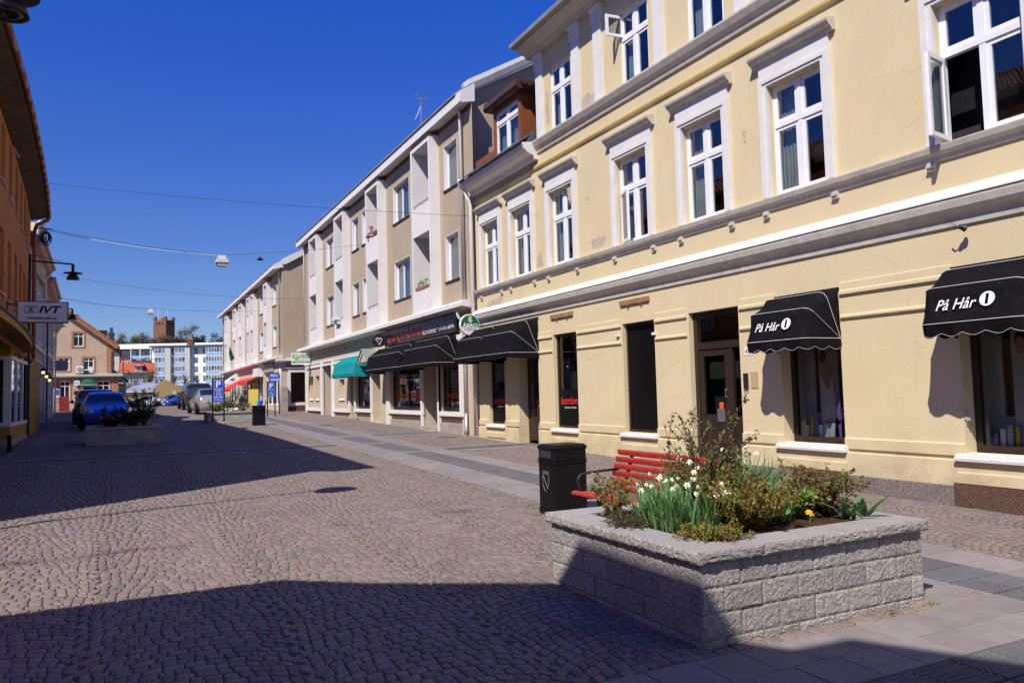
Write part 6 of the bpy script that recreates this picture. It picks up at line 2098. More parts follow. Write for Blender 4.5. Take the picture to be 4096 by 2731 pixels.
for k in range(6):
    a = math.pi * k / 5
    MB().tube([(-4.9, PY - .03, 7.75), (-4.9 + .55 * math.cos(a), PY - .03, 7.75 + .45 * math.sin(a))], .02, 4).build('fan_bar', m_conc, fan)
MB().tube([(-5.5, PY - .03, 7.74), (-4.3, PY - .03, 7.74)], .04, 4).build('fan_sill', m_conc, fan)
# single storey shop front with tin roof
OP1 = [(-4.55, -3.85, 1.75, 3.3, .15), (-3.0, -2.1, 1.12, 2.95, .3), (-2.0, -1.1, 1.9, 3.25, .15), (-6.6, -5.4, 1.75, 3.3, .15)]
FY = PY - 1.0
fs_y1 = lambda u, z, d: (u, FY + d, z)
mb = MB()
sheet(mb, -9., -.5, 1., 3.62, OP1, fs_y1)
mb.quad((-.5, FY, 1.), (-.5, PY + 8, 1.), (-.5, PY + 8, 3.62), (-.5, FY, 3.62))
mb.build('shop_wall', m_peach, pz)
MB().prism([(FY - .3, 3.6), (FY - .3, 3.72), (PY + .05, 3.88), (PY + .05, 3.6)], 'x', -9., -.15).build('tin_roof', m_mint, pz)
MB().box(-.9, -.48, FY - .03, FY - .001, 1., 3.6).box(-9., -.91, FY - .03, FY - .001, 3.38, 3.6).build('trim', m_terra, pz)
for a, b, z0, z1, _ in (OP1[0], OP1[2], OP1[3]):
    south_window(pz, a, b, z0, z1, FY, m_terra, curtain=False)
MB().box(-9, -.6, FY + .5, FY + .55, 1., 3.5).build('shop_back_wall', m_inside, pz)
MB().box(-4.5, -3.9, FY + .3, FY + .34, 1.8, 2.5).build('red_display', mat('red display', (.5, .03, .02), .6, .2, 4), pz)
dr = MB().quad(*([(-2.95, FY + .25, 1.12), (-2.15, FY + .25, 1.12)] + [(-2.55 + .4 * math.cos(a), FY + .25, 2.5 + .4 * math.sin(a)) for a in np.linspace(0, math.pi, 11)])).build('door', m_brownw, pz)
ar = MB()
for k in range(10):
    a0, a1 = math.pi * k / 10, math.pi * (k + 1) / 10
    ar.add([(-2.55 + r_ * math.cos(a), y_, 2.5 + r_ * math.sin(a)) for y_ in (FY - .03, FY) for a in (a0, a1) for r_ in (.42, .56)], [(0, 1, 3, 2), (4, 6, 7, 5), (1, 5, 7, 3), (0, 2, 6, 4)])
ar.box(-3.11, -2.97, FY - .03, FY, 1.1, 2.5).box(-2.13, -1.99, FY - .03, FY, 1.1, 2.5)
ar.build('door_arch', m_terra, pz)
t = thing('dome_awning', 'round topped green awning over the pizzeria door', 'awning', (-2.55, FY, 2.9))
vs, fs = [], []
m_gaw = mat('dark green canvas', (.01, .09, .05), .7, .1, 8)
n = 12
for j in range(6):
    ph = j / 5 * math.pi / 2
    for i in range(n + 1):
        a = math.pi * i / n
        vs.append((-2.55 + .58 * math.cos(a) * (.55 + .45 * math.cos(ph) if False else 1), FY - .75 * math.sin(ph), 2.93 + .55 * math.sin(a) * math.cos(ph) ** .6))
fs = [(j * (n + 1) + i, j * (n + 1) + i + 1, (j + 1) * (n + 1) + i + 1, (j + 1) * (n + 1) + i) for j in range(5) for i in range(n)]
MB().add(vs, fs).build('canvas', m_gaw, t, smooth=True)
MB().box(-3.14, -1.96, FY - .77, FY - .75, 2.78, 2.95).build('valance', m_gaw, t)
MB().tube([(-3.14, FY - .77, 2.95), (-1.96, FY - .77, 2.95)], .02, 4).tube([(-2.55 + .59 * math.cos(a), FY - .05, 2.94 + .56 * math.sin(a)) for a in np.linspace(0, math.pi, 13)], .02, 4).build('piping', m_trim, t)
t = thing('air_conditioner', 'white air conditioning unit on the tin roof of the pizzeria', 'air conditioner', (-3.1, FY + .4, 3.8))
MB().box(-3.45, -2.95, FY + .2, FY + .55, 3.9, 4.45).build('housing', m_whitew, t, bevel=.02)
MB().lathe([(0, 0), (.2, 0), (.2, -.02), (.17, -.02)], (-3.2, FY + .2, 4.17), 16, 'y').build('fan_grille', m_conc, t)
MB().box(-3.5, -2.2, FY + .3, FY + .36, 3.84, 3.9).build('stand', m_blackm, t)
t = thing('air_conditioner', 'second smaller air conditioning unit right of the first on the tin roof', 'air conditioner', (-2.5, FY + .4, 3.8))
MB().box(-2.65, -2.3, FY + .4, FY + .65, 3.92, 4.4).build('housing', m_whitew, t, bevel=.02)
MB().box(-2.95, -2.6, FY + .2, FY + .5, 3.85, 4.1).build('base_frame', m_blackm, t)
# signs near the pizzeria
t = thing('pizzeria_sign', 'lilac projecting sign lettered pizzeria Milano', 'sign', (-3.0, 48, 3.7))
xs0 = -3.32
MB().box(xs0, xs0 + .54, 47.97, 48.03, 3.32, 3.86).build('panel', mat('lilac panel', (.3, .28, .42), .5, .05, 4), t)
m_dp = mat('dark violet print', (.08, .05, .18), .5)
text('lettering', 'PIZZERIA', m_dp, t, (xs0 + .27, 47.97, 3.73), .44, .1, FACE_S)
text('lettering', 'MILANO', m_dp, t, (xs0 + .27, 47.97, 3.58), .4, .08, FACE_S)
text('phone_number', '0491-30123', m_dp, t, (xs0 + .27, 47.97, 3.42), .4, .07, FACE_S, shear=.2)
MB().tube([(-3.75, 48, 3.78), (-3.3, 48, 3.78)], .015, 5).tube([(-3.75, 48, 3.4), (-3.3, 48, 3.4)], .015, 5).build('bracket', m_blackm, t)
for c, r, lab, m, s in (((-3.37, FY - .1, 3.13), .22, 'oval white sign left of the green dome awning', m_whitel, 'PIZZA'), ((-.28, FY - .3, 3.05), .27, 'round black sign with pale print at the corner of the pizzeria', m_blackm, 'PRIPPS'), ((-.3, FY - .3, 2.4), .2, 'small dark round sign below the other at the corner of the pizzeria', m_blackm, None)):
    t = thing('round_sign', lab, 'sign', c)
    MB().lathe([(0, -.06), (r * .97, -.06), (r, -.04), (r, 0), (0, 0)], c, 24, 'y').build('disc', m, t)
    if s:
        text('lettering', s, m_navy if m is m_whitel else m_whitel, t, (c[0], c[1] - .062, c[2]), r * 1.4, r * .35, FACE_S, bold=.01)
    MB().tube([(c[0], c[1] - .03, c[2] + r * .8), (c[0], FY + .05, c[2] + r * .8)], .012, 5).build('bracket', m_blackm, t)
t = thing('dark_shop_sign', 'dark red hanging sign board left of the pizzeria window', 'sign', (-4.3, 62, 3.1))
MB().add([(x, y, z) for y in (61.97, 62.03) for x, z in ((-4.45, 2.65), (-4.0, 2.55), (-4.0, 3.35), (-4.45, 3.2))], [(0, 1, 2, 3), (7, 6, 5, 4), (0, 4, 5, 1), (1, 5, 6, 2), (2, 6, 7, 3), (3, 7, 4, 0)]).build('panel', mat('dark red panel', (.09, .015, .012), .5), t)
MB().tube([(-4.6, 62, 3.1), (-4.4, 62, 3.1)], .02, 5).build('bracket', m_blackm, t)
t = thing('blue_sign_stand', 'white stand with a blue sign at the end of the left pavement', 'sign', (-4.4, 64, g(64)))
MB().box(-4.5, -4.15, 63.97, 64.03, g(64) + 1., g(64) + 1.85).build('panel', m_whitel, t)
MB().box(-4.47, -4.18, 63.955, 63.9695, g(64) + 1.15, g(64) + 1.55).build('blue_field', mat('blue print', (.05, .12, .5)), t)
MB().box(-4.35, -4.3, 63.98, 64.02, g(64), g(64) + 1.).build('post', m_greyp, t)
# A-frame board and dark figure
t = thing('pavement_board', 'red framed pavement board with white menu notices', 'board', (-3.75, 62., g(62)))
z = g(62)
for s, yy in ((-1, 61.85), (1, 62.15)):
    MB().add([(-4.05, yy, z + .02), (-3.45, yy, z + .02), (-3.45, 62., z + 1.05), (-4.05, 62., z + 1.05), (-4.05, yy + .04 * s, z + .02), (-3.45, yy + .04 * s, z + .02), (-3.45, 62. + .04 * s, z + 1.05), (-4.05, 62. + .04 * s, z + 1.05)], [(0, 1, 2, 3), (7, 6, 5, 4), (0, 4, 5, 1), (1, 5, 6, 2), (2, 6, 7, 3), (3, 7, 4, 0)]).build('panel', mat('dark red board', (.2, .02, .02), .5, .1, 6), t)
for k, (a, b) in enumerate(((.1, .24), (.3, .42), (.48, .84))):
    f0, f1 = a / 1.05 * 1., b / 1.05
    MB().quad((-3.97, 61.84 + .15 * f0, z + a), (-3.53, 61.84 + .15 * f0, z + a), (-3.53, 61.84 + .15 * f1, z + b), (-3.97, 61.84 + .15 * f1, z + b)).build('notice', mat('pale notice', (.5, .45, .5), .6, .25, 14, world_co=True), t)
# ------------------------------------------------------------------ buildings in the distance
m_aptw = mat('white render', (.86, .85, .86), .8, .03, 1, .1, 10, world_co=True)
m_aptb = mat('light blue panel', (.3, .43, .62), .6, .06, 2, world_co=True)
m_aptg = mat('grey render', (.5, .48, .45), .85, .05, 1, world_co=True)
m_farglass = mat('dark far glass', (.03, .04, .06), .1, .5, .8, spec=.6, world_co=True, col2=(.2, .22, .25))
m_brick = mat('dark red brick', (.21, .055, .035), .85, .12, 6, .3, 8, world_co=True)
m_redtile = mat('red roof tile', (.42, .1, .05), .8, .1, 3, .3, 6, world_co=True)
ap = thing('white_apartment_block', 'white apartment block with light blue glazed balconies in the distance', 'building', (13, 190, g(190)), R(-22))
ap.scale.x = 1.08
AY = 190.
aW = MB().box(5.4, 30, AY, AY + 12, 2.5, 13.6)
aW.build('wall', m_aptw, ap)
MB().add([(5.2, AY - 1.3, 13.45), (30, AY - 1.3, 13.45), (30, AY + 13, 13.45), (5.2, AY + 13, 13.45), (5.2, AY - 1.3, 13.75), (30, AY - 1.3, 13.75), (30, AY + 13, 14.3), (5.2, AY + 13, 14.3)], [(0, 3, 2, 1), (4, 5, 6, 7), (0, 1, 5, 4), (1, 2, 6, 5), (2, 3, 7, 6), (3, 0, 4, 7)]).build('roof', mat('dark blue fascia', (.05, .09, .2), .6), ap)
ROWS = [2.95 + 2.08 * k for k in range(5)]
def bay(x0, x1, y0=AY - 1.1):
    MB().box(x0, x1, y0 + .02, AY, 3.0, 13.4).build('bay_core', m_aptg, ap)
    for zf in ROWS:
        MB().box(x0, x1, y0, y0 + .1, zf, zf + .75).build('balcony_panel', m_aptb, ap)
        n = max(2, int((x1 - x0) / .55))
        f = MB().box(x0, x1, y0 - .02, y0 + .06, zf + .76, zf + .84).box(x0, x1, y0 - .02, y0 + .06, zf + 1.92, zf + 2.02)
        e = np.linspace(x0, x1, n + 1)
        for q in e: f.box(q - .035, q + .035, y0 - .022, y0 + .06, zf + .84, zf + 1.92)
        fo_ = f.build('window', m_aptw, ap)
        for a, b in zip(e[:-1], e[1:]):
            MB().box(a + .03, b - .03, y0 + .01, y0 + .03, zf + .84, zf + 1.92).build('pane', m_farglass, fo_)
bay(6.28, 8.44)
bay(10.3, 12.47)
bay(16.6, 20.6)
MB().box(8.5, 9.5, AY - 1.1, AY, 3, 13.4).box(12.5, 13.4, AY - 1.1, AY, 3, 13.4).build('bay_side', m_aptg, ap)
for zf in ROWS:
    for x0 in (14.0, 9.62, 15.85):
        f = MB().box(x0 - .06, x0 + .72, AY - .05, AY, zf + .6, zf + 1.85).build('window', mat('dark frame', (.06, .06, .07), .5), ap)
        MB().box(x0, x0 + .66, AY - .07, AY - .052, zf + .66, zf + 1.79).build('pane', m_farglass, f)
ch = MB().box(9.75, 11.0, 199, 200.2, 13.5, 15.7).build('chimney', m_brick, ap)
MB().box(9.6, 11.15, 198.9, 200.3, 15.7, 15.9).box(9.9, 10.8, 199.1, 200, 15.9, 16.9).build('chimney_cap', mat('verdigris', (.16, .2, .16), .6), ch)
br = thing('brick_apartment_block', 'long brick apartment block with a broad white roof edge behind the white one', 'building', (5, 232, g(232)), R(-16))
br.scale.x = 1.05
MB().box(-8, 40, 231, 244, 3, 15.6).build('wall', m_brick, br)
MB().add([(-9, 229.6, 15.35), (41, 229.6, 15.35), (41, 245, 15.35), (-9, 245, 15.35), (-9, 229.6, 16.1), (41, 229.6, 16.6), (41, 245, 18), (-9, 245, 17.6)], [(0, 3, 2, 1), (4, 5, 6, 7), (0, 1, 5, 4), (1, 2, 6, 5), (2, 3, 7, 6), (3, 0, 4, 7)]).build('roof', m_aptw, br)
for k in range(4):
    zf = 13.0 - k * 2.55
    for x0 in (-6.8, -.3, 1.0, 14, 17):
        f = MB().box(x0 - .1, x0 + .95, 230.9, 231, zf + .6, zf + 1.9).build('window', m_aptw, br)
        MB().box(x0, x0 + .85, 230.88, 230.9, zf + .7, zf + 1.8).build('pane', m_farglass, f)
    for x0, x1 in ((-5.8, -2.9), (2.0, 4.1), (4.2, 6.6), (6.7, 9)):
        MB().box(x0, x1, 229.8, 230, zf - .3, zf + .6).build('balcony_panel', m_aptb, br)
        MB().box(x0, x1, 230.9, 230.95, zf + .6, zf + 2.1).build('balcony_back', m_aptg, br)
        MB().box(x0 + .9, x0 + 1.6, 230.85, 230.88, zf + .5, zf + 1.95).build('pane', m_farglass, br)
        MB().box(x0 - .1, x0 + .05, 229.7, 230.8, zf - .4, zf + 2.3).build('balcony_side', m_aptw, br)
MB().box(-2.8, -1., 230.85, 230.99, 4, 15.3).build('grey_bay', m_aptg, br)
# house with red roof
rh = thing('red_roofed_house', 'pale villa with a bright red tiled roof and dormer in front of the apartment blocks', 'building', (2, 165, g(165)))
m_pale = mat('pale grey render', (.5, .47, .42), .85, .05, 1, world_co=True)
MB().box(-.7, 4.9, 165, 173, 2.5, 7.1).build('wall', m_pale, rh)
MB().prism([(164.4, 7.0), (169, 9.0), (173.6, 7.0), (173.6, 6.85), (169, 8.8), (164.4, 6.85)], 'x', -1.1, 5.3).build('roof', m_redtile, rh)
MB().box(1.7, 2.95, 164.8, 168, 6.9, 8.3).build('dormer_wall', m_pale, rh)
MB().prism([(164.4, 8.25), (168.6, 8.9), (168.6, 8.8), (164.4, 8.15)], 'x', 1.4, 3.3).build('dormer_roof', m_redtile, rh)
for x0, z0 in ((2.05, 7.4), (-.1, 5.3), (.9, 5.3), (1.9, 5.2), (3.0, 5.3), (4.0, 5.3)):
    yy = 164.78 if z0 > 7 else 164.98
    f = MB().box(x0 - .1, x0 + .6, yy - .04, yy + .02, z0 - .05, z0 + 1.).build('window', m_aptw, rh)
    MB().box(x0, x0 + .5, yy - .06, yy - .041, z0 + .03, z0 + .92).build('pane', m_farglass, f)
for x0 in (2.1, 4.1):
    MB().box(x0, x0 + .55, 168.6, 169.3, 8.6, 9.5).build('chimney', m_brick, rh)
# low ochre house with tin roof
yh = thing('low_ochre_house', 'low ochre yellow house with a grey seamed tin roof at the end of the street', 'building', (3, 116, g(116)))
m_och2 = plaster('ochre house wall', (.5, .38, .16), .05, .15, (.35, .25, .1), .2, 10, .1)
gz_ = .7
MB().box(.0, 3.3, 115, 124, gz_, 2.9).build('wall', m_och2, yh)
MB().add([(3.3, 114.8, gz_), (7., 113.2, gz_), (7., 113.2, 2.95), (5.0, 114.05, 4.3), (4.7, 114.2, 4.3), (3.3, 114.8, 3.1),
          (3.3, 126, gz_), (7., 124.4, gz_), (7., 124.4, 2.95), (5.0, 125.2, 4.3), (4.7, 125.4, 4.3), (3.3, 126, 3.1)], [(0, 1, 2, 3, 4, 5), (11, 10, 9, 8, 7, 6), (1, 7, 8, 2), (2, 8, 9, 3), (4, 10, 11, 5), (3, 9, 10, 4), (0, 6, 7, 1)]).build('gable_wall', mat('brown ochre render', (.27, .19, .085), .85, .06, 1, world_co=True), yh)
MB().add([(-.2, 114.7, 2.85), (3.3, 114.7, 2.95), (4.75, 119, 4.12), (1.6, 120, 4.1), (-.2, 114.7, 2.75), (3.3, 114.7, 2.85), (4.75, 119, 4.0), (1.6, 120, 4.0)], [(0, 1, 2, 3), (7, 6, 5, 4), (0, 4, 5, 1), (1, 5, 6, 2), (2, 6, 7, 3), (3, 7, 4, 0)]).build('roof', mat('seamed tin', (.3, .32, .37), .5, .06, 2, 0, 10, .4, world_co=True), yh)
for k in range(12):
    a = k / 11
    MB().tube([(-.2 + 3.5 * a, 114.7, 2.87 + .1 * a), (1.6 + 3.15 * a, 120 - a, 4.12)], .022, 4).build('seam', m_tin, yh)
MB().box(-.25, 3.35, 114.66, 114.72, 2.72, 2.86).build('eaves_board', m_white2, yh)
for x0 in (1.95, 2.75):
    MB().quad(*([(x0 - .3, 114.97, 1.3), (x0 + .3, 114.97, 1.3)] + [(x0 + .3 * math.cos(a), 114.97, 2.1 + .42 * math.sin(a)) for a in np.linspace(0, math.pi, 9)])).build('blind_arch', mat('pale arch', (.6, .5, .28), .8), yh)
    MB().box(x0 - .28, x0 + .28, 114.93, 114.96, .8, 1.95).build('door', m_brownwall, yh)
for x0 in (1.1, 3.7, 4.35):
    MB().box(x0, x0 + .4, 118.4, 118.8, 3.6, 4.35 + (x0 > 3) * .15).build('chimney', mat('blue grey chimney', (.08, .11, .18), .6), yh)
# brick tower on the hill
tw = thing('brick_tower', 'square dark brick tower with battlements on the wooded hill', 'tower', (13.3, 332, 19))
m_tb = mat('tower brick', (.2, .09, .06), .85, .15, .8, .4, 3, world_co=True)
a_ = R(-38)
def rot(p):
    x, y = p
    return (13.6 + x * math.cos(a_) - y * math.sin(a_), 333 + x * math.sin(a_) + y * math.cos(a_))
tb = MB()
hs = 2.75
base = [rot(q) for q in ((-hs, -hs), (hs, -hs), (hs, hs), (-hs, hs))]
tb.prism(base, 'z', 15, 32.6)
tb.build('shaft', m_tb, tw)
for sx, sy in ((-1, -1), (1, -1), (1, 1), (-1, 1)):
    q = [rot((sx * (hs - .47) + dx, sy * (hs - .47) + dy)) for dx, dy in ((-.5, -.5), (.5, -.5), (.5, .5), (-.5, .5))]
    MB().prism(q, 'z', 32.5, 33.9).build('battlement', m_tb, tw)
for s in (-1.3, 0, 1.3):
    for fx, fy in ((s, -hs - .03), (-hs - .03, s), (s, hs + .03), (hs + .03, s)):
        q = [rot((fx + dx, fy + dy)) for dx, dy in ((-.25, -.25), (.25, -.25), (.25, .25), (-.25, .25))]
        MB().prism(q, 'z', 31.0, 31.6).build('opening', m_inside, tw)
        MB().prism(q, 'z', 24.6, 25.2).build('opening', m_conc, tw)
MB().prism([rot(q) for q in ((-hs - .06, -hs - .06), (hs + .06, -hs - .06), (hs + .06, hs + .06), (-hs - .06, hs + .06))], 'z', 30.1, 30.4).build('string_course', m_tb, tw)
for x, y in ((11.4, 332), (14.9, 333)):
    MB().tube([(x, y, 32.5), (x, y, 37.4)], .06, 5).build('flagpole', m_whitel, tw)
t = thing('brick_chimney', 'tall dark brick chimney stack behind the pizzeria roof', 'chimney', (-1.42, 100, g(100)))
MB().box(-1.72, -1.12, 99.7, 100.3, g(100), 9.2).build('stack', mat('dark stack brick', (.09, .035, .03), .85, .2, 5, .3, 10, world_co=True), t)
MB().box(-1.76, -1.08, 99.66, 100.34, 9.2, 9.45).box(-1.6, -1.24, 99.8, 100.2, 9.45, 10.).build('cap', m_slate, t)
t = thing('dark_annex', 'dark blue grey building end behind the pizzeria corner', 'building', (-.2, 90, g(90)))
MB().add([(-1.6, 88, .6), (.1, 88, .6), (.1, 88, 3.7), (-1.6, 88, 5.2), (-1.6, 98, .6), (.1, 98, .6), (.1, 98, 3.7), (-1.6, 98, 5.2)], [(0, 1, 2, 3), (7, 6, 5, 4), (1, 5, 6, 2), (0, 3, 7, 4)]).build('wall', mat('blue black cladding', (.03, .035, .055), .7, .1, 2, world_co=True), t)
MB().add([(-1.7, 87.8, 5.25), (.3, 87.8, 3.65), (.3, 98.2, 3.65), (-1.7, 98.2, 5.25), (-1.7, 87.8, 5.35), (.3, 87.8, 3.75), (.3, 98.2, 3.75), (-1.7, 98.2, 5.35)], [(0, 3, 2, 1), (4, 5, 6, 7), (0, 1, 5, 4), (1, 2, 6, 5), (2, 3, 7, 6), (3, 0, 4, 7)]).build('roof', m_slate, t)
# retaining wall and slope in front of the flats
t = thing('garden_wall', 'low stone garden wall at the foot of the slope before the villa', 'wall', (2, 140, g(140)))
MB().box(-6, 6, 138, 138.5, 1., 4.2).build('wall', mat('rough stone', (.17, .15, .13), .9, .4, 2, .6, 4, world_co=True), t)
MB().box(6, 24, 136, 136.5, 1., 2.8).build('wall', mat('pale retaining wall', (.42, .39, .34), .9, .1, 1, .3, 6, world_co=True), t)
# ------------------------------------------------------------------ distant trees
m_bark = mat('grey bark', (.1, .08, .065), .9, .3, 6, .4, 12)
def far_tree(name, label, base, h, w, nl, lm, seed, leaf=.5, group='trees on the wooded hill', trunk=.25, crown_lo=.25, bare=False):
    rr = random.Random(seed)
    t = thing(name, label, 'tree', base, group=group)
    B = Vector(base)
    tr = MB().tube([B, B + Vector((rr.uniform(-.2, .2), 0, h * .45)), B + Vector((rr.uniform(-.3, .3), 0, h * .8))], [trunk, trunk * .7, trunk * .25], 6)
    lv = Leaves()
    limbs = []
    for i in range(18 if not bare else 26):
        f = rr.uniform(.22, .75)
        p = B + Vector((0, 0, h * f))
        a = rr.uniform(0, 6.28)
        ln = w * rr.uniform(.5, 1.) * (1 - .4 * abs(f - .45))
        q = p + Vector((math.cos(a) * ln, math.sin(a) * ln, h * rr.uniform(.12, .34)))
        m_ = p.lerp(q, .5) + Vector((rr.gauss(0, .1), rr.gauss(0, .1), h * .03))
        tr.tube([p, m_, q], [trunk * .35, trunk * .2, trunk * .06], 4, cap=False)
        limbs.append((p, m_, q))
        for k in range(5 if bare else 3):
            s = m_.lerp(q, rr.random())
            e = s + Vector((rr.gauss(0, 1), rr.gauss(0, 1), rr.uniform(.1, 1.2))).normalized() * w * rr.uniform(.2, .45)
            tr.tube([s, e], [trunk * .1, trunk * .04], 3, cap=False)
            limbs.append((s, s.lerp(e, .5), e))
    tr.build('trunk', m_bark, t)
    if nl:
        for _ in range(nl):
            p, m_, q = rr.choice(limbs)
            s = m_.lerp(q, rr.random())
            s = s + Vector((rr.gauss(0, .16), rr.gauss(0, .16), rr.gauss(0, .16))) * w
            if s.z < B.z + h * crown_lo: continue
            lv.leaf(s, Vector((rr.gauss(0, 1), rr.gauss(0, 1), rr.gauss(0, 1))), Vector((rr.gauss(0, 1), rr.gauss(0, 1), 1)), leaf * rr.uniform(.5, 1.2), leaf * .6)
        lv.build('crown', lm, t)
    return t
m_t1 = leaf_mat('spring foliage', (.13, .15, .04), (.22, .2, .08))
m_t2 = leaf_mat('brown budding twigs', (.13, .09, .05), (.2, .15, .09))
m_t3 = leaf_mat('dark pine', (.03, .045, .02), (.06, .07, .03))
for i, (x, y, zt, w, lm, lab) in enumerate((
        (-8.3, 262, 21.8, 3., m_t2, 'thin budding tree left of the brick chimney stack'), (-4.5, 266, 20.0, 2.6, m_t3, 'small dark tree just right of the brick chimney stack'), (1.3, 262, 21.6, 3.2, m_t1, 'green round tree halfway between chimney stack and tower'),
        (6.4, 262, 21.9, 3.6, m_t2, 'broad brownish tree left of the tower'), (9.6, 258, 21.3, 3.0, m_t2, 'budding tree standing before the foot of the tower'), (13.2, 258, 20.2, 2.4, m_t2, 'small bare tree at the right foot of the tower'),
        (16.7, 262, 23.2, 3.2, m_t2, 'tall brownish tree right of the tower'), (18.5, 264, 21.2, 2.4, m_t1, 'yellow green tree beside the tall one right of the tower'), (21., 262, 21.1, 2.3, m_t3, 'dark green tree on the skyline farther right of the tower'), (26.2, 262, 21.6, 2.6, m_t3, 'dark tree on the skyline next to the far beige building'),
        (-1.6, 270, 20.2, 3., m_t2, 'thin brown tree between chimney stack and green round tree'))):
    zb = g(y) - 2
    far_tree('hill_tree', lab, (x, y, zb), zt - zb, w, 4200, lm, 100 + i, .4)
hd = far_tree('hedge_tree', 'fresh green bush beside the red roofed villa', (3.7, 155, 3.2), 3.9, 1.4, 1600, m_t1, 77, .2, None, .08)
far_tree('hedge_tree', 'brown leafless bush left of the fresh green one', (1.0, 150, 2.6), 3.6, 1.3, 700, m_t2, 78, .13, None, .06)
for i, (x, zt, lab) in enumerate(((7.8, 6.1, 'pollarded bare tree, leftmost of the three before the white flats'), (9.6, 6.4, 'pollarded bare tree, middle one of the three before the white flats'), (11.5, 6.3, 'pollarded bare tree, rightmost of the three before the white flats'))):
    far_tree('pollarded_tree', lab, (x, 150, g(150) - .1), zt - g(150) + .1, .95, 0, None, 200 + i, group='pollarded trees before the flats', trunk=.16, bare=True)
# ------------------------------------------------------------------ litter bins
m_bin = mat('black bin enamel', (.0045, .004, .005), .42, .35, 14, .25, 90, .25)
m_pale = MATS['pale grey render']
def rrect(cx, cy, hx, hy, r, n=4):
    pts = []
    for sx, sy, a0 in ((1, 1, 0), (-1, 1, 90), (-1, -1, 180), (1, -1, 270)):
        for k in range(n + 1):
            a = R(a0 + 90 * k / n)
            pts.append((cx + sx * (hx - r) + r * math.cos(a), cy + sy * (hy - r) + r * math.sin(a)))
    return pts
def litter_bin(label, x, y, hx, hy, h, rz=0.):
    t = thing('litter_bin', label, 'bin', (x, y, g(y)), rz, group='black square litter bins')
    def loft(name, secs, m=m_bin, parent=t):
        vs, fs = [], []
        n = None
        for z, sx, sy, r in secs:
            ring = rrect(0, 0, hx * sx, hy * sy, r)
            n = len(ring)
            vs += [(p[0], p[1], z) for p in ring]
        for i in range(len(secs) - 1):
            fs += [(i * n + k, i * n + (k + 1) % n, (i + 1) * n + (k + 1) % n, (i + 1) * n + k) for k in range(n)]
        fs += [tuple(range(n - 1, -1, -1)), tuple(range((len(secs) - 1) * n, len(secs) * n))]
        return MB().add(vs, fs).build(name, m, parent, local=True)
    b = loft('body', [(0, .97, .97, .05), (.02, 1, 1, .05), (h * .07, 1, 1, .05), (h * .075, .97, .97, .05), (h * .73, .97, .97, .05), (h * .735, 1.0, 1.0, .05), (h * .75, 1.0, 1.0, .05), (h * .755, .985, .985, .05), (h * .775, .985, .985, .05), (h * .78, 1.01, 1.01, .05), (h * .79, 1.01, 1.01, .05), (h * .795, .97, .97, .05), (h * .93, .97, .97, .05)])
    l = loft('lid', [(h * .93, 1.0, 1.0, .05), (h * .945, 1.02, 1.02, .05), (h * .965, 1.02, 1.02, .05), (h, .9, .9, .04)])
    for z in (h * .07, h * .742, h * .785):
        ring = rrect(0, 0, hx * 1.012, hy * 1.012, .05)
        MB().tube([(p[0], p[1], z) for p in ring + ring[:1]], .0045, 4).build('rim', m_bin, b, local=True)
    for s in (-1,):
        MB().box(s * hx * .985, s * hx * .965, -hy * .68, hy * .68, h * .815, h * .915).build('slot', m_inside, b, local=True)
        MB().box(-hx * .7, hx * .7, -hy * .985, -hy * .965, h * .815, h * .915).build('front_panel', m_bin, b, local=True)
    # cast town shield on the street side
    m_sh = mat('worn silver relief', (.12, .12, .12), .5, .4, 40)
    sh_ = [(-.07, .1), (-.07, -.02), (-.04, -.08), (0, -.11), (.04, -.08), (.07, -.02), (.07, .1)]
    e = MB().tube([(-hx * .975, p[0], h * .46 + p[1]) for p in sh_ + sh_[:1]], .005, 4)
    e.tube([(-hx * .975, .06, h * .46 + .08), (-hx * .975, -.05, h * .46 - .07)], .005, 4)
    for k in range(4):
        e.box(-hx * .985, -hx * .968, -.065 + k * .037, -.045 + k * .037, h * .46 + .105, h * .46 + .14)
    e.build('shield_relief', m_sh, b, local=True)
    return t
litter_bin('tall black litter bin with a worn shield standing beside the red bench', 4.735, 8.26, .24, .21, .83)
litter_bin('black litter bin standing between the sunny planter and the walkway up the street', 4.72, 32.1, .24, .21, .78)
# ------------------------------------------------------------------ red bench
m_redw = mat('red painted slat', (.38, .035, .022), .45, .15, 14, .15, 60, .4, rnd=.08, world_co=True)
bz = g(6.3)
t = thing('park_bench', 'red slatted bench with black metal frame behind the near planter', 'bench', (4.45, 6.28, bz))
by0, by1 = 5.52, 7.08
def slat(name, x, z, w, th, ang):
    c, s = math.cos(ang), math.sin(ang)
    def P(a, b): return (x + a * c - b * s, z + a * s + b * c)
    pts = [P(-w / 2, -th / 2 + .006), P(-w / 2 + .008, -th / 2), P(w / 2 - .008, -th / 2), P(w / 2, -th / 2 + .006), P(w / 2, th / 2 - .01), P(w / 2 - .012, th / 2), P(-w / 2 + .012, th / 2), P(-w / 2, th / 2 - .01)]
    return MB().prism(pts, 'y', by0, by1).build(name, m_redw, t)
for k in range(6):
    slat('seat_slat', 4.19 + k * .078, bz + .45 - .012 * k + (.0 if k else -.004), .066, .035, -.12 if k else .1)
for k in range(6):
    f = k / 5
    slat('back_slat', 4.63 + .13 * f, bz + .47 + .36 * f, .06, .032, R(110) - .1)
for yy in (by0 + .22, by1 - .2):
    MB().box(4.36, 4.44, yy - .04, yy + .04, bz, bz + .41).build('leg', m_blackm, t)
    MB().tube([(4.2, yy, bz + .415), (4.4, yy, bz + .4), (4.62, yy, bz + .37), (4.67, yy, bz + .45), (4.8, yy, bz + .82)], .02, 6).build('frame', m_blackm, t)
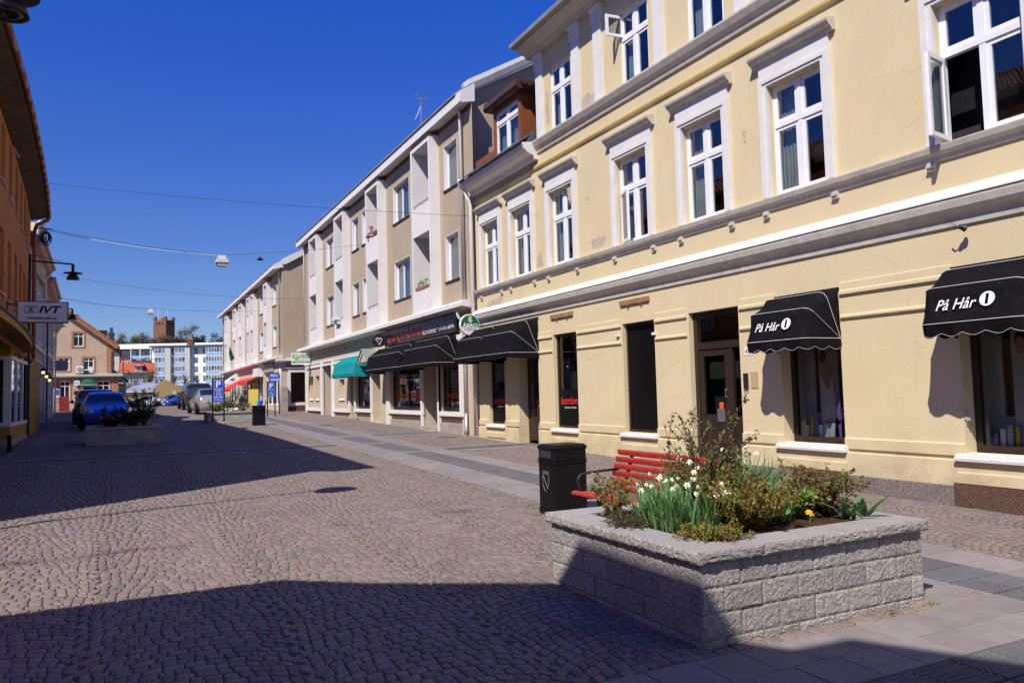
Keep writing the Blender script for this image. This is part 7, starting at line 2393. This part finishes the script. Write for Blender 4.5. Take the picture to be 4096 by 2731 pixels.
MB().tube([(4.24, by1 - .06, bz + .45), (4.22, by1 - .06, bz + .5), (4.2, by1 - .06, bz + .58), (4.24, by1 - .06, bz + .63), (4.34, by1 - .06, bz + .645), (4.72, by1 - .06, bz + .66)], .014, 8).build('armrest', m_blackm, t, smooth=True)
MB().tube([(4.24, by0 + .06, bz + .45), (4.2, by0 + .06, bz + .58), (4.24, by0 + .06, bz + .63), (4.34, by0 + .06, bz + .645), (4.72, by0 + .06, bz + .66)], .014, 8).build('armrest', m_blackm, t, smooth=True)
# ------------------------------------------------------------------ parking signs
m_blue = mat('parking sign blue', (.006, .075, .62), .45, .04, 3)
m_dgreen = mat('black green post', (.008, .018, .018), .45, .1, 10)
def sign_panel(t, x0, x1, z0, z1, y):
    MB().box(x0, x1, y - .03, y, z0, z1).build('panel', m_blue, t)
    w = .008
    MB().box(x0 + .012, x1 - .012, y - .034, y - .0302, z0 + .012, z0 + .012 + w).box(x0 + .012, x1 - .012, y - .034, y - .0302, z1 - .012 - w, z1 - .012).box(x0 + .012, x0 + .012 + w, y - .0335, y - .0302, z0 + .021, z1 - .021).box(x1 - .012 - w, x1 - .012, y - .0335, y - .0302, z0 + .021, z1 - .021).build('border', m_whitel, t)
Yp = 34.6
zg = g(Yp)
t = thing('parking_sign', 'tall blue parking sign with black posts in front of the sunny planter', 'sign', (3.48, Yp, zg))
for x in (3.255, 3.70):
    MB().box(x - .028, x + .028, Yp - .028, Yp + .028, zg + .03, zg + 1.84).build('post', m_dgreen, t)
    MB().lathe([(.09, 0), (.08, .05), (.05, .07)], (x, Yp, zg), 8).build('foot', m_conc, t)
MB().box(3.22, 3.735, Yp - .028, Yp + .028, zg + 1.84, zg + 1.9).build('top_rail', m_dgreen, t)
ys_ = Yp - .012
sign_panel(t, 3.285, 3.672, zg + 1.45, zg + 1.83, ys_)
sign_panel(t, 3.285, 3.672, zg + 1.09, zg + 1.44, ys_)
sign_panel(t, 3.285, 3.672, zg + .90, zg + 1.08, ys_)
text('letter', 'P', m_whitel, t, (3.48, ys_ - .031, zg + 1.64), .19, .27, FACE_S, bold=.03)
for s, z, w in (('Avgift', 1.385, .25), ('2 tim', 1.30, .2), ('9-18', 1.22, .2), ('(9-13)', 1.135, .27)):
    text('lettering', s, m_whitel, t, (3.48, ys_ - .031, zg + z), w, .06, FACE_S, bold=.015)
text('lettering', '9 platser', m_whitel, t, (3.48, ys_ - .031, zg + .99), .3, .06, FACE_S, bold=.015)
Yp = 40.
zg = g(Yp)
t = thing('parking_sign', 'smaller blue parking sign with a wheelchair symbol near the shop corner', 'sign', (6.48, Yp, zg))
for x in (6.30, 6.66):
    MB().box(x - .025, x + .025, Yp - .025, Yp + .025, zg, zg + 1.7).build('post', m_dgreen, t)
MB().box(6.27, 6.69, Yp - .026, Yp + .026, zg + 1.7, zg + 1.74).build('top_rail', m_dgreen, t)
sign_panel(t, 6.325, 6.635, zg + 1.33, zg + 1.69, Yp - .01)
sign_panel(t, 6.325, 6.635, zg + .97, zg + 1.32, Yp - .01)
text('letter', 'P', m_whitel, t, (6.48, Yp - .041, zg + 1.51), .15, .24, FACE_S, bold=.03)
mb = MB().lathe([(0, -.002), (.022, -.002)], (6.455, Yp - .043, zg + 1.27), 10, 'y')
mb.tube([(6.455, Yp - .043, zg + 1.24), (6.465, Yp - .043, zg + 1.15), (6.52, Yp - .043, zg + 1.15), (6.54, Yp - .043, zg + 1.07), (6.57, Yp - .043, zg + 1.08)], .012, 5)
mb.tube([(6.46, Yp - .043, zg + 1.2), (6.51, Yp - .043, zg + 1.2)], .01, 5)
mb.tube([(6.475 + .065 * math.cos(a), Yp - .043, zg + 1.09 + .065 * math.sin(a)) for a in np.linspace(R(130), R(380), 14)], .01, 5)
mb.build('wheelchair_symbol', m_whitel, t)
t = thing('ticket_machine_sign', 'small blue sign lettered Biljett-automat on the shop corner', 'sign', (7.2, 42.5, 2.6))
MB().box(6.82, 7.34, 42.46, 42.5, 2.44, 2.84).build('panel', m_blue, t)
MB().box(6.84, 7.32, 42.452, 42.4595, 2.455, 2.465).box(6.84, 7.32, 42.452, 42.4595, 2.815, 2.825).build('border', m_whitel, t)
text('lettering', 'Biljett-', m_whitel, t, (7.06, 42.46, 2.73), .4, .14, FACE_S, bold=.015)
text('lettering', 'automat', m_whitel, t, (7.09, 42.46, 2.55), .44, .12, FACE_S, bold=.015)
MB().tube([(7.3, 42.52, g(42.5)), (7.3, 42.52, 2.85)], .025, 8).build('post', m_dgreen, t)
# ------------------------------------------------------------------ street lamps
def street_lamp(label, base, ztop, arm_end, zlamp, mid=None):
    t = thing('street_lamp', label, 'lamp', base, group='dark street lamps with disc shades')
    b = Vector(base)
    e = Vector(arm_end)
    top = Vector((base[0], base[1], ztop))
    MB().tube([b, top], .045, 8).build('pole', m_brownw, t)
    ah = Vector((e.x, e.y, zlamp + .5))
    MB().tube([Vector((base[0], base[1], zlamp + .58)), ah], .03, 6).tube([top, top.lerp(ah, .75) + Vector((0, 0, 0))], .01, 5).build('arm', m_blackm, t)
    MB().tube([ah, Vector((e.x, e.y, zlamp + .22))], .05, 10).build('neck', m_blackm, t)
    MB().lathe([(.06, .22), (.3, .2), (.3, .185), (.06, .16)], (e.x, e.y, zlamp), 28).build('disc', m_blackm, t, smooth=False)
    MB().lathe([(.06, .17), (.12, .14), (.18, .06), (.21, -.03), (.2, -.03), (.17, .05), (.1, .12), (0, .14)], (e.x, e.y, zlamp), 24).build('bowl', m_blackm, t, smooth=True)
    MB().lathe([(.195, -.02), (.1, -.035), (0, -.04)], (e.x, e.y, zlamp), 20).build('cover_glass', m_shopg, t, smooth=True)
    return t
street_lamp('dark lamp with a disc shade hanging into the top left corner of the picture', (-5.2, 8.15, g(8)), 6.4, (-1.1, 9.15), 5.6)
street_lamp('dark lamp on a long arm above the white shop sign on the left', (wall_left_x(30.6) + .14, 30.6, g(30.6)), 6.65, (-1.62, 30.5), 5.85)
street_lamp('dark lamp half hidden behind the white shop sign on the left', (wall_left_x(44) + .14, 44., g(44)), 6.6, (-2.35, 44.), 5.72)
# small dark lamps far ahead
for i, (x, y, z, lab) in enumerate(((.75, 98, 6.1, 'upper small dark lamp on the far corner behind the pizzeria'), (.35, 92, 4.55, 'lower small dark lamp on the far corner behind the pizzeria'))):
    t = thing('far_street_lamp', lab, 'lamp', (x - 1.2, y, g(y)))
    MB().tube([(x - .95, y, g(y)), (x - .95, y, z + .3), (x, y, z + .3), (x, y, z + .1)], .05, 6).build('pole', m_blackm, t)
    MB().lathe([(.06, .12), (.25, .0), (.25, -.03), (0, -.02)], (x, y, z), 12).build('shade', m_blackm, t, smooth=True)
# span wires and the two lamps hung on them
m_wire = mat('dark wire', (.03, .03, .035), .6)
m_wirel = mat('pale cable', (.55, .55, .52), .6)
def wire(label, a, b, sag, r=.009, m=m_wire, mid=None):
    n = 24
    pts = []
    for i in range(n + 1):
        f = i / n
        p = Vector(a).lerp(Vector(b), f)
        p.z -= sag * 4 * f * (1 - f)
        pts.append(p)
    o = MB().tube(pts, r * .72, 4).build('span_wire', m)
    return tag(o, label, 'wire', 'wires spanning the street')
wire('highest thin wire crossing the street in front of the others', (wall_left_x(30) + .05, 30., 9.0), (8.98, 20.2, 6.62), .12, .008)
P1 = (2.84, 27., 6.32)
o = wire('wire from the left wall to the nearer hanging lamp', (-2.75, 32.5, 7.95), P1, .1, .009)
wire('pale cable clipped along the wire to the nearer hanging lamp', (-2.65, 32.3, 7.86), (P1[0] - .1, P1[1], P1[2] - .02), .13, .014, m_wirel)
wire('wire from the nearer hanging lamp to the beige balconies', P1, (8.67, 30.7, 7.7), .06, .007)
wire('third wire crossing the street below the nearer lamp', (-2.9, 42.5, 7.7), (8.95, 44.0, 7.03), .3, .009)
P2 = (1.32, 50., 6.95)
wire('wire from the left wall to the farther hanging lamp', (-3.4, 50., 7.5), P2, .12, .016)
wire('wire from the farther hanging lamp to the far beige building', P2, (8.1, 52., 7.2), .1, .009)
def hung_lamp(label, c, s=1.):
    t = thing('hanging_lamp', label, 'lamp', c, group='white lamps hung over the street')
    x, y, z = c
    m = mat('lamp housing white', (.62, .62, .6), .5, .05, 5)
    MB().box(x - .13 * s, x + .13 * s, y - .1, y + .1, z - .13, z - .02).build('ballast', m, t, bevel=.01)
    pts = [(-.2 * s, -.28), (-.2 * s, -.2), (-.15 * s, -.14), (.15 * s, -.14), (.2 * s, -.2), (.2 * s, -.28)]
    MB().prism([(x + a, z + b) for a, b in pts], 'y', y - .2, y + .2).build('housing', m, t, bevel=.015)
    MB().prism([(x - .17 * s, z - .281), (x + .17 * s, z - .281), (x + .14 * s, z - .37), (x - .14 * s, z - .37)], 'y', y - .17, y + .17).build('diffuser', mat('lamp diffuser', (.5, .5, .5), .3), t)
    MB().tube([(x - .1, y, z), (x - .1, y, z - .03)], .01, 4).tube([(x + .1, y, z), (x + .1, y, z - .03)], .01, 4).build('hook', m_wire, t)
    return t
hung_lamp('white box lamp hanging on a wire over the street, the nearer one', P1)
hung_lamp('small white box lamp hanging in front of the tower, the farther one', P2, .85)
# coil of cable at the wire anchor
mb = MB()
for k in range(9):
    cx_, cz_ = -2.62 + random.uniform(-.05, .05), 7.6 + random.uniform(-.06, .06)
    rx_, rz_ = random.uniform(.08, .16), random.uniform(.18, .3)
    mb.tube([(cx_ + rx_ * math.cos(a), 32.6 + random.uniform(-.03, .03), cz_ + rz_ * math.sin(a)) for a in np.linspace(0, 6.4, 18)], .014, 4)
mb.tube([(-2.95, 32.6, 7.95), (-2.4, 32.6, 7.93)], .02, 4)
tag(mb.build('cable_coil', mat('dark blue cable', (.01, .02, .05), .5)), 'bundle of coiled dark cable at the end of the left wire', 'cable')
# bird
t = thing('flying_bird', 'small dark bird flying beside the nearer hanging lamp', 'bird', (4.5, 30., 6.75))
MB().add([(4.36, 30, 6.74), (4.44, 29.95, 6.78), (4.56, 29.95, 6.77), (4.66, 30., 6.76), (4.56, 30.05, 6.72), (4.44, 30.05, 6.71)], [(0, 1, 2, 3, 4, 5)]).lathe([(0, -.13), (.035, -.06), (.04, .02), (.02, .09), (0, .14)], (4.51, 30, 6.75), 8, 'x').build('body', m_black, t)
MB().add([(4.46, 30, 6.77), (4.56, 30, 6.77), (4.45, 29.75, 6.83), (4.46, 30.2, 6.86)], [(0, 1, 2), (0, 3, 1)]).build('wings', m_black, t)
# ------------------------------------------------------------------ cars
m_tyre = mat('tyre rubber', (.012, .012, .012), .8)
m_rim = mat('alloy rim', (.35, .35, .37), .35, .1, 10, metal=.7)
m_carglass = mat('dark car glass', (.012, .016, .02), .05, .3, 3, spec=.7)
m_plate = mat('plate white', (.65, .65, .65), .5)
m_tail = mat('tail lamp red', (.45, .01, .012), .2, .1, 20, spec=.6)
m_head = mat('headlamp', (.45, .47, .5), .12, .2, 20, spec=.7, metal=.3)
m_trimc = mat('black car trim', (.015, .015, .016), .5)
def car(label, pos, rz, L, W, Hh, paint, kind='hatch', group=None):
    """front of the car points to local -Y; origin on the ground in the middle"""
    t = thing('parked_car', label, 'car', pos, rz, group=group)
    hw = W / 2
    k = Hh / 1.45
    # stations from front (0) to rear (1): (s, bottom, shoulder z, half width, top z, top half width)
    P = {'hatch': [(0, .32, .55, .74, .60, .62), (.03, .22, .62, .86, .70, .74), (.10, .18, .68, .95, .80, .80), (.24, .17, .78, 1., .92, .84), (.28, .17, .80, 1., .98, .83), (.42, .17, .84, 1., 1.36, .68), (.52, .17, .86, 1., 1.44, .66), (.70, .17, .88, 1., 1.43, .66), (.82, .17, .89, .99, 1.38, .66), (.93, .2, .9, .96, 1.1, .76), (.985, .26, .82, .9, .92, .78), (1., .34, .7, .84, .74, .76)],
         'sedan': [(0, .32, .55, .74, .60, .62), (.03, .22, .62, .86, .70, .74), (.10, .18, .68, .95, .78, .80), (.27, .17, .78, 1., .90, .84), (.31, .17, .80, 1., .96, .83), (.43, .17, .84, 1., 1.34, .68), (.52, .17, .86, 1., 1.42, .66), (.66, .17, .88, 1., 1.40, .66), (.76, .17, .90, .99, 1.2, .70), (.84, .18, .92, .97, .99, .78), (.97, .22, .9, .93, .95, .80), (1., .34, .74, .86, .80, .76)],
         'van': [(0, .32, .6, .78, .66, .66), (.03, .22, .7, .88, .8, .76), (.10, .18, .8, .96, .92, .82), (.18, .17, .86, 1., 1.0, .84), (.22, .17, .88, 1., 1.06, .83), (.38, .17, .92, 1., 1.40, .74), (.48, .17, .94, 1., 1.45, .74), (.75, .17, .95, 1., 1.45, .74), (.92, .18, .95, .99, 1.40, .74), (.975, .22, .92, .97, 1.12, .80), (.99, .26, .85, .95, .92, .84), (1., .34, .72, .9, .8, .82)]}[kind]
    A = np.array(P)
    ss = np.unique(np.concatenate([np.linspace(0, 1, 41), A[:, 0]]))
    def ip(c): return np.interp(ss, A[:, 0], A[:, c])
    zb, zs, wf, zt, wt = ip(1) * k, ip(2) * k, ip(3), ip(4) * k, ip(5)
    # light smoothing of the top line
    for arr in (zs, zt, wt, wf):
        arr[1:-1] = arr[1:-1] * .5 + (arr[:-2] + arr[2:]) * .25
    rings = []
    for i, s in enumerate(ss):
        y = (s - .5) * L
        w, wtt = hw * wf[i], hw * wt[i]
        half = [(0, zb[i]), (w * .8, zb[i]), (w * .95, zb[i] + .06), (w * .995, zb[i] + (zs[i] - zb[i]) * .45), (w * 1., zb[i] + (zs[i] - zb[i]) * .75), (w * .975, zs[i])]
        for f in (.33, .66, .93):
            half.append((w * .975 + (wtt - w * .975) * f - .0 + .012 * math.sin(math.pi * f), zs[i] + (zt[i] - zs[i]) * f))
        half += [(wtt * .93, zt[i] + .004), (wtt * .6, zt[i] + .02), (0, zt[i] + .028)]
        rings.append([(x, y, z) for x, z in half] + [(-x, y, z) for x, z in half[-2:0:-1]])
    n = len(rings[0])
    vs = [p for r_ in rings for p in r_]
    body, wind, side, rear = [], [], [], []
    cab = np.interp(ss, A[:, 0], A[:, 4] - A[:, 2])
    for i in range(len(ss) - 1):
        sm = (ss[i] + ss[i + 1]) / 2
        for j in range(n):
            f = (i * n + j, i * n + (j + 1) % n, (i + 1) * n + (j + 1) % n, (i + 1) * n + j)
            jj = j if j < 11 else n - 1 - j
            tall = (cab[i] + cab[i + 1]) / 2 > .26
            lim = {'hatch': (.28, .42, .83, .93), 'sedan': (.31, .43, .67, .83), 'van': (.22, .38, .92, .975)}[kind]
            if jj in (5, 6, 7) and tall and lim[1] - .05 < sm < lim[2] - .01 and not (.565 < sm < .59) and jj != 7 + 9:
                side.append(f)
            elif jj in (8, 9, 10) and lim[0] + .015 < sm < lim[1] - .01:
                wind.append(f)
            elif jj in (8, 9, 10) and lim[2] + .01 < sm < lim[3] - .005:
                rear.append(f)
            else:
                body.append(f)
    body.append(tuple(range(n - 1, -1, -1)))
    body.append(tuple(range((len(ss) - 1) * n, len(ss) * n)))
    bo = MB().add(vs, body).build('body', paint, t, local=True, smooth=True)
    for nm, fl in (('windscreen', wind), ('side_window', side), ('rear_window', rear)):
        if fl: MB().add(vs, fl).build(nm, m_carglass, t, local=True, smooth=True)
    rw = .30 * k + .01
    for sy, yy in ((-1, -L * .31), (1, L * .3)):
        for sx in (-1, 1):
            x = sx * (hw - .09)
            w_ = MB().lathe([(rw * .62, -.09), (rw * .95, -.095), (rw, -.07), (rw, .07), (rw * .95, .095), (rw * .62, .09)], (x, yy, rw), 20, 'x').build('wheel', m_tyre, t, local=True, smooth=True)
            MB().lathe([(0, .07 * sx), (rw * .2, .075 * sx), (rw * .6, .06 * sx), (rw * .64, .088 * sx)], (x, yy, rw), 20, 'x').build('rim', m_rim, w_, local=True)
            MB().lathe([(0, 0), (rw * 1.18, 0), (rw * 1.18, .01 * sx), (0, .01 * sx)], (sx * (hw - .012) if True else 0, yy, rw + .02), 22, 'x').build('wheel_arch', m_trimc, w_, local=True)
            w_.children  # wheel stands proud of the dark arch
            w_.location.x = sx * .045
    zl = .66 * k
    for sx in (-1, 1):
        MB().lathe([(0, -.04), (.07, -.03), (.12, .03), (.13, .09)], (sx * hw * .66, -L * .478, zl - .02), 14, 'y').build('headlight', m_head, t, local=True, smooth=True)
        zt_ = (.82 if kind != 'van' else .98) * k
        MB().add([(sx * hw * .93, L * .462, zt_ - .13), (sx * hw * .6, L * .492, zt_ - .13), (sx * hw * .62, L * .487, zt_ + .05), (sx * hw * .9, L * .462, zt_ + .08), (sx * hw * .975, L * .40, zt_ - .06), (sx * hw * .96, L * .40, zt_ + .08)], [(0, 1, 2, 3), (4, 0, 3, 5)]).build('tail_light', m_tail, t, local=True)
        MB().lathe([(0, -.1), (.07, -.06), (.08, .0), (.05, .06), (0, .07)], (sx * (hw + .07), -L * .17, .93 * k), 8, 'y').build('mirror', m_trimc, t, local=True, smooth=True)
        for yy in (-.05, .16):
            MB().box(sx * hw * .985, sx * (hw + .012), L * yy, L * yy + .16, .76 * k, .78 * k).build('door_handle', m_trimc, t, local=True)
    MB().box(-.26, .26, L * .492, L * .502, .52 * k, .63 * k).build('number_plate', m_plate, t, local=True)
    MB().box(-.26, .26, -L * .503, -L * .49, .36 * k, .46 * k).build('number_plate', m_plate, t, local=True)
    MB().box(-hw * .5, hw * .5, -L * .499, -L * .47, .50 * k, .60 * k).build('grille', m_trimc, t, local=True)
    MB().box(-hw * .62, hw * .62, -L * .496, -L * .47, .24 * k, .35 * k).build('air_intake', m_trimc, t, local=True)
    return t
def paint(name, c, metal=.2):
    return mat(name, c, .28, .04, 3, spec=.6, metal=metal, coat=1.)
car('bright blue car parked nose first behind the shaded planter', (-.72, 35.2, g(35.2)), R(4), 4.1, 1.72, 1.42, paint('blue car paint', (.015, .05, .62)), 'hatch')
car('black car parked just left behind the bright blue car', (-1.2, 41., g(41)), R(2), 4.3, 1.75, 1.5, paint('black car paint', (.012, .012, .018)), 'van')
car('silver saloon car parked with its tail to the viewer behind the planter', (4.3, 48.0, g(48)), R(184), 4.5, 1.74, 1.42, paint('silver car paint', (.42, .41, .42), .4), 'sedan')
car('dark grey van with red tail lamps parked ahead of the silver saloon', (4.35, 58.2, g(58)), R(182), 4.7, 1.85, 1.75, paint('dark grey car paint', (.06, .06, .07), .4), 'van')
car('white car parked before the low ochre house', (2.1, 97, g(97)), R(-96), 4.4, 1.72, 1.42, paint('white car paint', (.7, .7, .7)), 'sedan')
car('grey car parked beside the gable of the low ochre house', (4.8, 99, g(99)), R(-78), 4.2, 1.72, 1.45, paint('grey car paint', (.18, .2, .22), .4), 'hatch')
car('small blue car parked on the far square left of the dark van', (5.6, 93, g(93)), R(-70), 3.9, 1.65, 1.35, paint('far blue car paint', (.01, .06, .35)), 'hatch')
# ------------------------------------------------------------------ people
def person(label, base, joints, mats, hair, coat=None, extra=None):
    """joints: dict name -> (xyz, radius); one skinned mesh for the body, clothes as children"""
    t = thing('person', label, 'person', base)
    E = [('pelvis', 'spine'), ('spine', 'chest'), ('chest', 'neck'), ('neck', 'head'), ('head', 'crown'), ('chest', 'shl'), ('shl', 'ell'), ('ell', 'hal'), ('chest', 'shr'), ('shr', 'elr'), ('elr', 'har'), ('pelvis', 'hil'), ('hil', 'knl'), ('knl', 'fol'), ('fol', 'tol'), ('pelvis', 'hir'), ('hir', 'knr'), ('knr', 'for'), ('for', 'tor')]
    def skin(name, names, edges, grow, m, parent):
        idx = {nm: i for i, nm in enumerate(names)}
        me = bpy.data.meshes.new(name)
        me.from_pydata([joints[nm][0] for nm in names], [(idx[a], idx[b]) for a, b in edges], [])
        o = wrap(name, me, m, parent)
        md = o.modifiers.new('skin', 'SKIN')
        for i, nm in enumerate(names):
            sv = me.skin_vertices[0].data[i]
            sv.radius = (joints[nm][1] * grow, joints[nm][1] * grow)
            sv.use_root = (i == 0)
        sub = o.modifiers.new('smooth', 'SUBSURF')
        sub.levels = sub.render_levels = 2
        return o
    names = list(joints)
    b = skin('body', names, [e for e in E if e[0] in idxs(joints) and e[1] in idxs(joints)], 1., mats[0], t)
    if coat:
        cn = [nm for nm in coat if nm in joints]
        skin('jacket', cn, [e for e in E if e[0] in cn and e[1] in cn], 1.22, mats[1], t)
    if mats[2] is not None:
        ln = [nm for nm in ('pelvis', 'hil', 'knl', 'fol', 'hir', 'knr', 'for') if nm in joints]
        if len(ln) > 2:
            skin('trousers', ln, [e for e in E if e[0] in ln and e[1] in ln], 1.18, mats[2], t)
    hx, hr = Vector(joints['head'][0]), joints['head'][1]
    if hair:
        MB().lathe([(hr * 1.12, -.01), (hr * 1.2, hr * .5), (hr * .95, hr * 1.25), (hr * .4, hr * 1.6), (0, hr * 1.65)], tuple(hx + Vector((0, .02, .02))), 12).build('hair', hair, t, local=True, smooth=True)
    for s in (-1, 1):
        MB().lathe([(0, 0), (.012, .0), (0, .01)], tuple(hx + Vector((s * .035, -hr * .98, .02))), 6, 'y').build('eye', m_black, t, local=True)
    MB().add([(hx.x, hx.y - hr * 1.25, hx.z - .02), (hx.x - .015, hx.y - hr, hx.z - .03), (hx.x + .015, hx.y - hr, hx.z - .03), (hx.x, hx.y - hr, hx.z + .03)], [(0, 1, 3), (0, 3, 2), (0, 2, 1)]).build('nose', mats[0], t, local=True)
    return t
def idxs(j): return set(j)
m_fskin = mat('skin', (.45, .25, .17), .6, .08, 10)
m_coat = mat('black coat', (.012, .012, .015), .85)
J = {'pelvis': ((0, 0, .92), .15), 'spine': ((0, 0, 1.1), .14), 'chest': ((0, 0, 1.34), .16), 'neck': ((0, 0, 1.5), .06), 'head': ((0, -.02, 1.62), .09), 'crown': ((0, -.01, 1.72), .07),
     'shl': ((-.19, 0, 1.4), .07), 'ell': ((-.25, .02, 1.12), .05), 'hal': ((-.2, -.12, .95), .04), 'shr': ((.19, 0, 1.4), .07), 'elr': ((.25, .0, 1.12), .05), 'har': ((.18, -.14, 1.0), .04),
     'hil': ((-.1, 0, .86), .11), 'knl': ((-.1, -.01, .48), .07), 'fol': ((-.1, .02, .07), .045), 'tol': ((-.11, -.16, .04), .04), 'hir': ((.1, 0, .86), .11), 'knr': ((.1, .03, .48), .07), 'for': ((.11, .06, .07), .045), 'tor': ((.13, -.12, .04), .04)}
person('dark haired person in a long black coat standing before the pizzeria', (-3.0, 64., g(64)), J, (m_fskin, m_coat, m_coat), m_hair, ('pelvis', 'spine', 'chest', 'shl', 'ell', 'shr', 'elr', 'hil', 'hir', 'knl', 'knr'))
JB = {'pelvis': ((0, .1, .85), .15), 'spine': ((0, .02, 1.02), .15), 'chest': ((0, -.12, 1.22), .17), 'neck': ((0, -.2, 1.36), .06), 'head': ((0, -.25, 1.46), .09), 'crown': ((0, -.26, 1.56), .075),
      'shl': ((-.2, -.12, 1.27), .07), 'ell': ((-.24, -.32, 1.08), .05), 'hal': ((-.06, -.42, 1.1), .042), 'shr': ((.2, -.12, 1.27), .07), 'elr': ((.25, -.32, 1.08), .05), 'har': ((.08, -.42, 1.1), .042),
      'hil': ((-.1, .1, .8), .11), 'knl': ((-.1, .08, .45), .07), 'fol': ((-.1, .12, .07), .045), 'hir': ((.1, .1, .8), .11), 'knr': ((.1, .08, .45), .07), 'for': ((.1, .12, .07), .045)}
pb = person('bald person in dark clothes leaning on an upper balcony rail of the beige building', (8.98, 30.0, 6.98 - .2), JB, (m_fskin, mat('dark shirt', (.03, .03, .035), .8), m_coat), None, ('pelvis', 'spine', 'chest', 'shl', 'ell', 'shr', 'elr'))
pb.rotation_euler.z = R(-75)
# flower box and things on balconies
for y, z, lab in ((35.0, 5.02, 'white bracketed box on the lowest balcony of the third stack'),):
    t = thing('balcony_box', lab, 'box', (8.55, y, z))
    MB().box(8.42, 8.66, y - .35, y + .35, z - .02, z + .12).build('box', m_whitew, t)
    MB().box(8.5, 8.66, y - .3, y - .27, z - .2, z - .02).box(8.5, 8.66, y + .27, y + .3, z - .2, z - .02).build('bracket', m_whitew, t)
lv = Leaves()
t = thing('balcony_plant', 'small potted plants on the lowest balcony rail near the downpipe', 'plant', (8.75, 24., 5.1))
for _ in range(60):
    lv.leaf(Vector((8.72 + random.gauss(0, .03), 24. + random.gauss(0, .3), 5.08 + random.uniform(0, .18))), rv(1) + Vector((0, 0, 1)), rv(1), .09, .04)
lv.build('foliage', m_roseg, t)
MB().box(8.66, 8.78, 23.55, 24.45, 4.99, 5.07).build('pot', mat('terracotta pot', (.35, .14, .07), .8), t)
t = thing('green_flag', 'furled dark green flag hanging from the far beige building', 'flag', (7.7, 66.5, 5.2))
MB().tube([(8.1, 66.5, 4.6), (7.5, 66.5, 6.0)], .02, 5).build('pole', m_whitel, t)
MB().add([(7.55, 66.5, 5.95), (7.95, 66.6, 4.75), (7.6, 66.45, 4.6), (7.5, 66.55, 5.2)], [(0, 1, 2, 3)]).build('cloth', mat('green cloth', (.01, .1, .06), .8), t)
# traffic signs at the end of the street
t = thing('yield_sign', 'yellow and red triangular yield sign on a post at the end of the street', 'sign', (5.77, 100, g(100)))
MB().tube([(5.77, 100, g(100)), (5.77, 100, 2.4)], .03, 6).build('post', m_greyp, t)
MB().prism([(5.5, 2.32), (6.04, 2.32), (5.77, 1.86)], 'y', 99.9, 99.93).build('red_border', mat('signal red', (.5, .03, .02), .5), t)
MB().prism([(5.59, 2.26), (5.95, 2.26), (5.77, 1.96)], 'y', 99.88, 99.899).build('yellow_field', mat('signal yellow', (.8, .62, .0)), t)
t = thing('round_blue_sign', 'small round blue sign on a post beside the low ochre house', 'sign', (3.85, 104, g(104)))
MB().tube([(3.85, 104, g(104)), (3.85, 104, 1.9)], .03, 6).build('post', m_greyp, t)
MB().lathe([(0, -.03), (.2, -.03), (.2, 0), (0, 0)], (3.85, 103.95, 1.72), 16, 'y').build('disc', m_blue, t)
t = thing('tall_sign_post', 'tall post with a white plate between the far cars', 'sign', (5.22, 101, g(101)))
MB().tube([(5.22, 101, g(101)), (5.22, 101, 2.9)], .035, 6).build('post', m_greyp, t)
MB().box(5.1, 5.36, 100.92, 100.95, 1.95, 2.7).build('plate', m_plate, t)
t = thing('far_street_lamp', 'tall pale lamp post rising in front of the white flats', 'lamp', (3.45, 105, g(105)))
MB().tube([(3.45, 105, g(105)), (3.45, 105, 6.3), (3.2, 105, 6.6), (2.4, 105, 6.75)], .045, 6).build('pole', m_greyp, t)
MB().box(2.1, 2.5, 104.9, 105.1, 6.7, 6.8).build('head', m_greyp, t)
t = thing('wire_fence', 'wire mesh fence with grey posts before the low ochre house', 'fence', (4.5, 106, g(106)))
for x in np.arange(3.2, 8.5, .9):
    MB().tube([(x, 106, g(106)), (x, 106, g(106) + 1.5)], .03, 5).build('post', m_greyp, t)
mb = MB()
for z in np.arange(.2, 1.5, .2):
    mb.tube([(3.2, 106, g(106) + z), (8.3, 106, g(106) + z)], .008, 3, cap=False)
mb.build('wires', m_greyp, t)
# painted bay marks on the street
mk = MB()
for y in (43.5, 47.5, 52.):
    mk.add([(2.9, y, g(y) + .004), (3.35, y, g(y) + .004), (3.35, y + .1, g(y + .1) + .004), (2.9, y + .1, g(y + .1) + .004)], [(0, 1, 2, 3)])
o = mk.build('bay_marks', m_whitel)
struct(o)
for o in bpy.data.objects:
    if '_w' in o:
        del o['_w']
